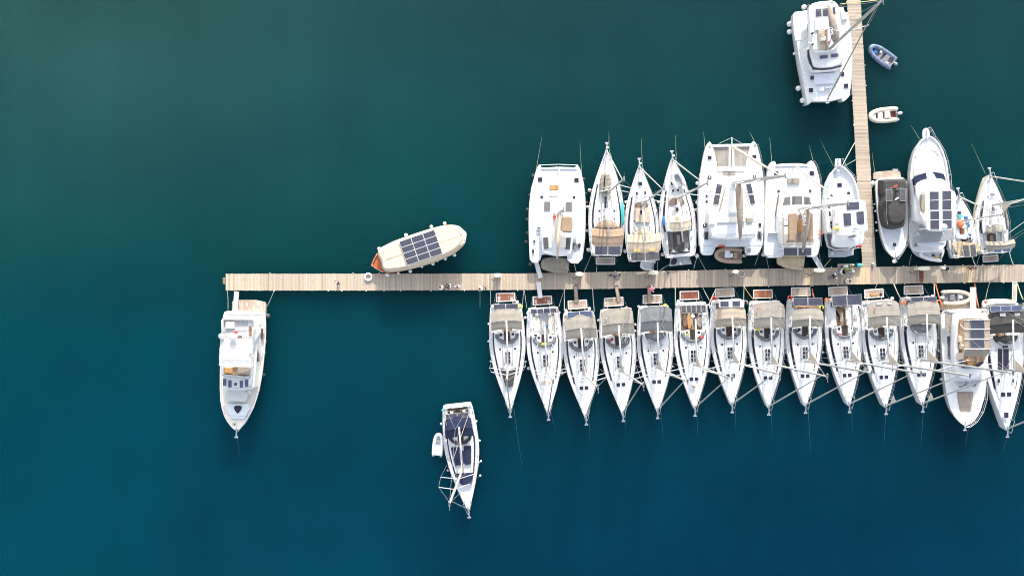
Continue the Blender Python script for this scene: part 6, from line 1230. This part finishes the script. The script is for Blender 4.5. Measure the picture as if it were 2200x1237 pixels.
fenders(Y['B13'], Y['B13'].ref, [(346, 458, .14), (345, 522, .14), (352, 736, .17), (716, 640, .12)], crop='K')
fenders(Y['S1'], Y['S1'].ref, [(211, 265, .13), (546, 241, .11), (576, 424, .12), (589, 619, .12), (582, 755, .12), (273, 706, .1)], crop='G')
# ---------------------------------------------------------------- gangplanks, ropes, things on the pier
plank_gang('gangplank', 'brown wooden gangplank from the pier to the blue solar panel yacht', 'H', (823, 10), .72, (833, 155), .55, .38, 'pile', 'tkp')
plank_gang('gangplank', 'narrow weathered gangplank from the pier to the fourth yacht', 'H', (1172, 12), .72, (1198, 150), .55, .34, 'pile', 'tkp')
plank_gang('gangplank', 'grey gangplank crossing from the pier onto the dark bimini yacht', 'I', (137, 62), .72, (143, 205), .55, .36, 'pile', 'tkp')
plank_gang('gangplank', 'white gangplank standing out from the stern of the motor cruiser', 'K', (587, 212), 1.0, (586, 58), 1.1, .6, 'gel', 'gelc')
plank_gang('gangplank', 'brown gangplank with white edges from the pier to the charcoal bimini yacht', 'b6', (695, 50), .75, (688, 360), 1.0, .45, 'gel', 'tkp')
# bow lines running away into the water
for ref, c, a, d in (('grey foredeck cushion yacht', 'p', (1104, 879), (1122, 1005)), ('open cream cockpit yacht', 'p', (1183, 884), (1194, 925)), ('blue solar panel yacht', 'p', (1265, 895), (1268, 950)), ('fourth yacht from the left', 'p', (1343, 895), (1345, 930)),
                     ('dark grey bimini yacht', 'p', (1420, 886), (1425, 940)), ('brown cockpit yacht', 'p', (1497, 885), (1499, 935)), ('beige bimini yacht', 'p', (1579, 878), (1581, 925)), ('orange platform yacht', 'p', (1657, 885), (1659, 935)), ('wide dark panel yacht', 'p', (1736, 878), (1742, 975)),
                     ('teak cockpit yacht', 'p', (1830, 878), (1831, 930)), ('windowed bimini yacht', 'p', (1903, 885), (1899, 960)), ('raised grey sprayhood yacht', 'p', (1984, 880), (1978, 965)), ('three panel motor cruiser', 'p', (2081, 918), (2073, 962)), ('charcoal bimini yacht', 'p', (2162, 945), (2155, 970)),
                     ('motor yacht at the left', 'p', (509, 936), (516, 985)), ('left bow of the leftmost catamaran', 'A', (120, 348), (172, 45)), ('right bow of the leftmost catamaran', 'A', (502, 388), (486, 95)), ('turquoise paddleboard yacht', 'A', (729, 155), (727, 10)), ('amber windowed yacht', 'A', (1004, 288), (997, 70)),
                     ('foredeck dinghy yacht', 'A', (1287, 242), (1280, 40)), ('left bow of the trampoline catamaran', 'B', (133, 150), (122, 10)), ('right bow of the trampoline catamaran', 'B', (540, 86), (504, 12)), ('left bow of the tan bimini catamaran', 'B', (688, 255), (671, 60)), ('right bow of the tan bimini catamaran', 'B', (1030, 250), (1000, 125)),
                     ('trawler yacht bow', 'B', (1203, 302), (1088, 75)), ('charcoal covered motorboat stern', 'C', (306, 425), (284, 260)), ('flybridge yacht bow', 'C', (680, 152), (607, 35)), ('small cluttered sailing boat', 'C', (975, 590), (922, 460)), ('greige hooded yacht at right', 'C', (1226, 440), (1110, 190))):
    up_ = c in 'ABC'
    RP(c, a, 1.3, d, .02, f"thin bow line running from the {ref} into the water", sag=.0, r=.02 if up_ else .014, m='bline' if up_ and ref != 'small cluttered sailing boat' else 'wline')
# stern lines to the pier
for i, (lab, c, a, za, d, zd, m, r) in enumerate((
    ('thin stern line from the pier end to the motor yacht, left one', 'E', (155, 175), .62, (158, 305), 1.6, 'thin', .02), ('thin stern line from the pier to the motor yacht, right one', 'E', (470, 178), .62, (425, 280), .8, 'thin', .02),
    ('thin vertical line left of the leftmost lower yacht, outer one', 'H', (5, 55), .6, (5, 200), .02, 'thin', .02), ('thin vertical line left of the leftmost lower yacht, inner one', 'H', (93, 55), .6, (98, 190), 1.2, 'thin', .02),
    ('thin line slanting from the pier to the first lower yacht', 'H', (382, 52), .6, (365, 200), 1.2, 'thin', .02), ('thin line from the pier to the second lower yacht', 'H', (385, 55), .6, (408, 215), 1.2, 'thin', .02),
    ('dark line crossing between second and third lower yachts', 'H', (722, 65), .6, (680, 200), 1.2, 'thin', .025), ('thick pale line straight from the pier to the third yacht', 'H', (730, 42), .62, (728, 235), 1.2, 'thin', .05),
    ('pale stern line right of the third lower yacht', 'H', (970, 40), .62, (985, 240), 1.2, 'thin', .045), ('thick green and white line left of the brown cockpit yacht', 'I', (363, 72), .62, (365, 240), 1.2, 'grope', .055),
    ('grey stern line from the pier to the brown cockpit yacht', 'I', (598, 70), .62, (655, 180), 1.3, 'thin', .035), ('thick grey line from the pier to the beige bimini yacht', 'I', (712, 80), .65, (648, 220), 1.3, 'rope', .045),
    ('green stern line right of the beige bimini yacht', 'I', (952, 68), .62, (950, 190), 1.3, 'grope', .04), ('orange stern line from the pier to the yellow bag yacht', 'I', (958, 72), .62, (1030, 172), 1.2, 'ocush', .035),
    ('orange line behind the wide dark panel yacht', 'J', (262, 80), .5, (270, 150), 1.2, 'orope', .04), ('short grey line from the pier above the teak cockpit yacht', 'J', (815, 45), .62, (800, 82), .5, 'thin', .03),
    ('cream rope from the pier to the raised grey sprayhood yacht', 'J', (958, 38), .62, (1030, 190), 1.3, 'rope', .055), ('orange rope between pier and motor cruiser, left one', 'K', (308, 30), .62, (360, 210), 1.3, 'orope', .06),
    ('pale line just left of the orange rope by the cruiser', 'K', (300, 30), .62, (303, 112), 1.0, 'rope', .05), ('orange rope beside the gangplank of the motor cruiser', 'K', (598, 30), .62, (628, 210), 1.5, 'orope', .05),
    ('pale green line from the pier to the charcoal bimini yacht', 'K', (708, 25), .62, (678, 150), 1.2, 'grope', .035), ('yellow rope from the pier near the right edge', 'K', (912, 30), .64, (955, 150), 1.2, 'yrope', .055),
    ('thin stern line of the leftmost catamaran, left one', 'A', (440, 1110), .9, (458, 1180), .62, 'rope', .03), ('thin stern line below the taupe covered dinghy', 'A', (385, 1130), .9, (405, 1180), .62, 'thin', .02), ('dark stern line of the turquoise paddleboard yacht, left one', 'A', (580, 1040), 1.1, (520, 1180), .62, 'thin', .02),
    ('pale short line below the tan bimini yacht platform', 'A', (628, 1132), .4, (622, 1178), .62, 'rope', .03), ('thin stern line of the amber windowed yacht', 'A', (1130, 1095), 1.1, (1130, 1170), .62, 'thin', .02), ('thin line from the foredeck dinghy yacht slanting left to the pier', 'A', (1235, 1110), 1.0, (1140, 1170), .62, 'thin', .025),
    ('thin line from the foredeck dinghy yacht slanting right, outer one', 'B', (80, 1050), 1.0, (140, 1160), .62, 'thin', .025), ('thin line from the foredeck dinghy yacht slanting left, inner one', 'B', (66, 1060), 1.0, (40, 1150), .62, 'thin', .025), ('dark stern line right of the trampoline catamaran', 'B', (595, 1000), 1.4, (548, 1120), .62, 'thin', .025),
    ('thin stern line from the tan bimini catamaran, left one', 'B', (645, 1058), 1.4, (665, 1150), .62, 'thin', .02), ('thin stern line from the tan bimini catamaran, right one', 'B', (1075, 1000), 1.4, (1105, 1120), .62, 'thin', .025), ('yellow green line from the trawler platform to the pier', 'B', (1180, 1068), .6, (1115, 1145), .62, 'yrope', .03),
    ('pale bow line of the trawler yacht arching to the narrower pier', 'B', (1275, 292), 1.9, (1380, 100), .64, 'rope', .04), ('pale green bow line of the trawler yacht to the narrower pier', 'B', (1292, 298), 1.9, (1390, 242), .64, 'grope', .035),
    ('thin stern line from the flybridge yacht to the pier', 'C', (612, 1110), 1.2, (592, 1200), .62, 'thin', .02), ('pale stern line from the small cluttered sailing boat', 'C', (1118, 1130), 1.2, (1143, 1198), .62, 'rope', .045), ('thin stern line left of the greige hooded yacht', 'C', (1185, 1100), 1.2, (1155, 1190), .62, 'thin', .02),
    ('pale stern line from the greige hooded yacht to the pier', 'C', (1425, 1090), 1.4, (1458, 1195), .62, 'rope', .045), ('thin line to the right of the greige hooded yacht', 'C', (1420, 930), 1.4, (1560, 830), .5, 'thin', .03), ('yellow line from the stern of the top catamaran over the narrower pier', 'D', (640, 40), 2.2, (1010, 2), 1.0, 'yrope', .035))):
    RP(c, a, za, d, zd, lab, m=m, r=r, sag=.08)
# electricity and water pedestals
def pedestal(label, u, v, w=.95):
    p = W(u, v, 1.0); o = bpy.data.objects.new('power_pedestal', None); COL.objects.link(o); o.location = (p.x, p.y, .6)
    b = MB(); b.prism([(-w * .42, -.16), (w * .42, -.16), (w * .42, .16), (-w * .42, .16)], 0, 1.15, .03, .02); b.build('cabinet', 'ped', o)
    b = MB(); b.prism(ck([(-w / 2, -.22), (w / 2, -.22), (w / 2, .22), (-w / 2, .22)], 1), 1.15, 1.25, .04); b.build('lid', 'ped', o)
    for k in (-.25, 0, .25): b = MB(); b.tube([(k * w, -.16, .8), (k * w, -.24, .78)], .05, 8); b.build('socket', 'navy', o)
    b = MB(); b.tube([(-w * .3, -.2, .7), (-w * .38, -.4, .1), (-w * .5, -.55, .02), (-w * .9, -.3, .03)], .02, 5); b.build('cable', 'black', o)
    tag(o, label, 'power pedestal', 'power pedestals along the pier edge')
pedestal('cream power pedestal above the leftmost lower yacht, first from the left', 1069, 592, .75)
pedestal('cream power pedestal near the stern of the turquoise paddleboard yacht', 1243.5, 589, .8)
pedestal('cream power pedestal near the stern of the amber windowed yacht', 1402, 586)
pedestal('cream power pedestal beside the rope ring below the tan dinghy', 1577, 584, .6)
pedestal('cream power pedestal by the gangplank of the tan bimini catamaran', 1756, 581, 1.2)
pedestal('cream power pedestal on the pier below the flybridge yacht', 1978, 577, 1.3)
def ring(label, name, cat, u, v, z, R, r, m):
    b = MB(); b.smooth = True; b.tube([(R * cos(k * pi / 10), R * sin(k * pi / 10), r) for k in range(21)], r, 10, cap=False); o = b.build(name, m); o.location = W(u, v, z); o.location.z = z; tag(o, label, cat)
ring('thick white fender ring lying on the pier edge left of the wooden boat', 'fender_ring', 'fender ring', 791.5, 595, .9 - .28, .36, .1, 'wfend')
ring('cream coiled rope ring on the pier below the trampoline catamaran', 'rope_ring', 'rope coil', 1592, 588, .61, .36, .05, 'rope')
loose('mooring_bollard', 'rusty brown board fixed on the left end of the pier', 'bollard', 'E', [(122, 85), (138, 82), (140, 130), (122, 125)], .45, .6, 'pile', rnd=0, dome=False)
def heap(name, label, cat, c, pts, h, m, z=.61, w=.08, n=1): return loose(name, label, cat, c, pts, z, z + h, m, rnd=n, w=w)
heap('bag', 'white rounded bag beside the wavy dark gear on the pier', 'bag', 'q3', [(162, 340), (185, 315), (200, 325), (182, 368), (165, 365)], .25, 'shirtw')
heap('net_gear', 'curved dark net lying on the pier, left of the black coil', 'net', 'q3', [(245, 300), (300, 262), (350, 270), (372, 300), (350, 312), (300, 300), (260, 325)], .2, 'shirtd')
heap('bag', 'black flat bag joining the dark coil on the pier', 'bag', 'q3', [(375, 315), (440, 300), (450, 335), (420, 350), (385, 335)], .2, 'shirtd')
ring('dark coiled hose at the right end of the dark gear', 'hose_coil', 'hose', *px('q3', 478, 340), .61, .2, .06, 'dgrey')
heap('bag', 'black crumpled bag at the upper pier edge near the dark gear', 'bag', 'q3', [(540, 235), (575, 225), (605, 265), (590, 300), (545, 290)], .3, 'shirtd')
heap('bag', 'small white bag on the pier right of a cream pedestal', 'bag', 'q3', [(1875, 205), (1905, 178), (1925, 190), (1890, 220)], .2, 'shirtw')
heap('bag', 'small dark bag at the pier edge right of the small white bag', 'bag', 'q3', [(1985, 190), (2030, 180), (2045, 215), (2020, 255), (2000, 225)], .3, 'shirtd')
heap('round_object', 'dark grey round object lying on the pier left of two people', 'basket', 'q4', [(560, 530), (610, 515), (670, 540), (675, 595), (625, 620), (570, 610)], .3, 'dgrey')  # low dark dome, kind left open
heap('sail_bag', 'long white crumpled sail lying across the pier by the small platform', 'sail', 'q4', [(1000, 270), (1030, 290), (1000, 350), (965, 400), (1000, 440), (1075, 465), (1070, 495), (980, 490), (920, 455), (820, 430), (815, 405), (885, 405), (930, 340)], .3, 'shirtw', n=1)
heap('crate', 'white square lid on the small platform in the pier corner', 'crate', 'q4', [(1010, 190), (1150, 190), (1150, 280), (1010, 280)], .35, 'shirtw', n=0)
heap('bag', 'lime green bag lying under the white square lid', 'bag', 'q4', [(1030, 290), (1130, 285), (1200, 290), (1190, 325), (1080, 345), (1035, 320)], .35, 'lime', w=.12)
heap('bag', 'white plastic bag on the pier right of the lime bag', 'bag', 'q4', [(1245, 360), (1300, 340), (1360, 380), (1340, 430), (1265, 420)], .35, 'shirtw', w=.15)
heap('clear_bottles', 'pale clear bottles in a pile left of the white plastic bag', 'bottles', 'q4', [(1115, 370), (1230, 360), (1240, 430), (1180, 440), (1120, 400)], .15, 'clear')
heap('locker', 'turquoise locker with a dark green end in the pier corner', 'locker', 'q4', [(1410, 145), (1560, 140), (1562, 250), (1410, 255)], .55, 'turq', n=0, w=.1)
heap('box', 'dark green box touching the turquoise locker', 'box', 'q4', [(1335, 150), (1408, 148), (1408, 252), (1335, 255)], .4, 'paleg' if 0 else 'navy', n=0, w=.03)
heap('power_box', 'cream bent cabinet on the small platform left of the dark green box', 'cabinet', 'q4', [(1225, 170), (1320, 165), (1330, 215), (1230, 215)], .7, 'ped', n=0, w=.04)
ring('pale hose loop beside the cream bent cabinet', 'hose_coil', 'hose', *px('q4', 1245, 265), .61, .24, .035, 'rope')
heap('bucket', 'small dark maroon bucket on the small platform', 'bucket', 'q4', [(935, 215), (985, 212), (985, 260), (937, 262)], .3, 'tkd', n=2)
heap('crate', 'green and white crate at the right edge of the narrower pier', 'crate', 'q4', [(1850, 115), (1925, 120), (1920, 195), (1850, 195)], .35, 'paleg', n=0)
heap('bag', 'dark navy round bag on the pier below the inflatable of the flybridge yacht', 'bag', 'p', [(2034, 575), (2038, 573), (2041.5, 576), (2040, 581), (2035, 580)], .35, 'navy', w=.12)
heap('bag', 'white flat bag left of the dark navy round bag', 'bag', 'p', [(2023, 574), (2033, 573), (2034, 579), (2025, 579)], .2, 'shirtw')
heap('rope_knot', 'small green rope knot on the lower pier edge near the right', 'rope', 'p', [(2128, 602), (2136, 601), (2135, 605), (2129, 605)], .06, 'grope')
heap('pedestal_shadow', 'dark brown strip painted as the shadow of the pedestal below the flybridge yacht', 'mat', 'p', [(1975.3, 581), (1984, 581), (1984.5, 595), (1983.5, 607), (1976, 607)], .02, 'tkd', n=0, w=.01, z=.612)  # dark sheet standing in for the shadow cast by the pedestal

# ---------------------------------------------------------------- people
def person(label, u, v, face, shirt='shirtw', trousers='shirtd', pose='stand', hair='hair', z=.6, hat=None, arms='down'):
    """feet at photo point (u,v); face = heading in degrees (world)"""
    p = W(u, v, z + .05); root = bpy.data.objects.new('person', None); COL.objects.link(root); root.location = (p.x, p.y, z); root.rotation_euler = (0, 0, radians(face))
    lean, drop = {'stand': (0, 0), 'bend': (.5, .06), 'crouch': (.28, .42), 'kneel': (.45, .48)}[pose]
    J = {}; hip = .93 - drop; J['pel'] = (0, 0, hip); a = lean
    tr = lambda x, y, h: (x * cos(a) + h * sin(a) if 0 else x + h * sin(a * 1.0), y, hip + h * cos(a))
    J['chest'] = tr(0, 0, .32); J['neck'] = tr(0, 0, .52); J['headb'] = tr(.02, 0, .60); J['headt'] = tr(.03, 0, .74)
    for s, k in ((1, 'l'), (-1, 'r')):
        J['sh' + k] = tr(0, .19 * s, .46)
        if arms == 'out': J['el' + k] = tr(.05, .34 * s, .26); J['wr' + k] = tr(.2, .36 * s, .14)
        elif arms == 'front': J['el' + k] = tr(.12, .24 * s, .22); J['wr' + k] = tr(.34, .16 * s, .2)
        else: J['el' + k] = tr(-.02, .25 * s, .18); J['wr' + k] = tr(.06, .26 * s, -.06)
        if drop > .3: J['kn' + k] = (.38, .14 * s, hip - .02 + .02 * s); J['an' + k] = (.0 + .04 * s, .12 * s, .1)
        else: J['kn' + k] = (.05 + .05 * s, .11 * s, hip * .53); J['an' + k] = (-.02 + .07 * s, .11 * s, .09)
        J['to' + k] = (J['an' + k][0] + .17, J['an' + k][1], .04)
    def skinm(name, names, edges, rad, m, parent, sub=1):
        me = bpy.data.meshes.new(name); idx = {n: i for i, n in enumerate(names)}; me.from_pydata([J[n] if isinstance(J[n], tuple) else tuple(J[n]) for n in names], [(idx[x], idx[y]) for x, y in edges], [])
        o = bpy.data.objects.new(name, me); COL.objects.link(o); o.parent = parent; me.materials.append(M[m])
        md = o.modifiers.new('skin', 'SKIN'); md.use_smooth_shade = True; sv = me.skin_vertices[0].data if me.skin_vertices else None
        for i, n in enumerate(names): 
            r = rad.get(n, rad.get(n[:-1], .05)); sv[i].radius = r if isinstance(r, tuple) else (r, r)
        sv[0].use_root = True; s2 = o.modifiers.new('sub', 'SUBSURF'); s2.levels = sub; s2.render_levels = sub; return o
    names = ['pel', 'chest', 'neck', 'headb', 'headt']; ed = [('pel', 'chest'), ('chest', 'neck'), ('neck', 'headb'), ('headb', 'headt')]
    rad = {'pel': (.15, .12), 'chest': (.155, .115), 'neck': .058, 'headb': .088, 'headt': .07, 'sh': .062, 'el': .042, 'wr': .03, 'hip': .09, 'kn': .058, 'an': .04, 'to': .035, 'pa': .036}
    for k in 'lr':
        w = Vector(J['wr' + k]); e = Vector(J['el' + k]); d = (w - e).normalized(); side = d.cross(Vector((0, 0, 1))).normalized() if abs(d.z) < .95 else Vector((1, 0, 0)); J['pa' + k] = tuple(w + d * .07)
        names += [x + k for x in ('sh', 'el', 'wr', 'pa', 'kn', 'an', 'to')]; ed += [('chest', 'sh' + k), ('sh' + k, 'el' + k), ('el' + k, 'wr' + k), ('wr' + k, 'pa' + k), ('pel', 'kn' + k), ('kn' + k, 'an' + k), ('an' + k, 'to' + k)]
        for f_ in range(5):
            off = (f_ - 1.5) * .02 if f_ < 4 else -.045; ln = (.07, .08, .075, .06, .045)[f_]; st = .0 if f_ < 4 else -.04
            n1, n2 = f'f{f_}a{k}', f'f{f_}b{k}'; base = w + d * (.1 + st) + side * off; J[n1] = tuple(base); J[n2] = tuple(base + d * ln * .8 + side * off * .3 + Vector((0, 0, -ln * .4)))
            names += [n1, n2]; ed += [('pa' + k, n1), (n1, n2)]; rad[n1] = .009; rad[n2] = .008
    body = skinm('body', names, ed, rad, 'skin', root, 2)
    g = 1.13; sn = ['pel', 'chest', 'shl', 'ell', 'shr', 'elr']; J2 = dict(J)
    sh = skinm('shirt', sn, [('pel', 'chest'), ('chest', 'shl'), ('shl', 'ell'), ('chest', 'shr'), ('shr', 'elr')], {'pel': (.185, .145), 'chest': (.19, .145), 'sh': .088, 'el': .065}, shirt, root, 2)
    tn = ['pel', 'knl', 'anl', 'knr', 'anr']; skinm('trousers', tn, [('pel', 'knl'), ('knl', 'anl'), ('pel', 'knr'), ('knr', 'anr')], {'pel': (.17, .135), 'kn': .078, 'an': .062}, trousers, root, 2)
    hb_ = Vector(J['headb']).lerp(Vector(J['headt']), .55); b = MB(); b.smooth = True; b.ell(hb_ + Vector((-.012, 0, .035)), (.115, .1, .11), 12, 8, zmin=-.25); b.build('hat' if hat else 'hair', hat or hair, root)
    b = MB(); b.smooth = True; c = hb_ + Vector((.088, 0, -.02)); b.ell(c, (.022, .014, .02), 6, 4)
    b.build('nose', 'skin', root); b = MB()
    for s in (1, -1): b.ell(hb_ + Vector((.08, .034 * s, .008)), (.012, .014, .01), 6, 4)
    b.ell(hb_ + Vector((.08, 0, -.06)), (.01, .028, .008), 6, 4); b.build('eyes_and_mouth', 'shirtd', root)
    tag(root, label, 'person'); return root
person('person in dark top and white cap standing on the left part of the pier', 727.5, 608, 60, 'shirtd', 'shirtd', 'stand', hat='shirtw', arms='front')
person('person in white shirt at the lower pier edge, leftmost of the group', 953.5, 620, 150, 'shirtw', 'shirtd', 'bend', arms='front')
person('person in dark clothes bending beside the white shirted one', 966.5, 613, 200, 'shirtd', 'shirtw', 'bend', arms='out')
person('person in wide white shirt and dark hair standing with elbows out', 984, 615, 270, 'shirtw', 'shirtw', 'stand', arms='out')
person('person in white with a dark bag at the lower pier edge, alone', 1037.5, 617, 210, 'shirtw', 'shirtd', 'bend', arms='front')
person('person in white top crouching beside the dark grey round object', 1792.5, 592, 200, 'shirtw', 'shirtd', 'crouch', arms='out')
person('person in beige top kneeling on the pier near the lower edge', 1812.5, 604, 0, 'cush', 'shirtd', 'kneel', arms='front')
person('person in pink at the head of the gangplank to the dark bimini yacht', 1394, 621.5, 15, 'pink', 'pink', 'bend', arms='out', z=.75, hat='pink')
person('person in dark clothes standing on the right part of the pier', 2080.5, 576, 250, 'shirtd', 'shirtd', 'stand')
heap('bag', 'dark brown bag on the lower pier edge next to the lone person in white', 'bag', 'p', [(1042, 616), (1045, 616), (1045, 621.5), (1042.5, 621)], .3, 'bcush')
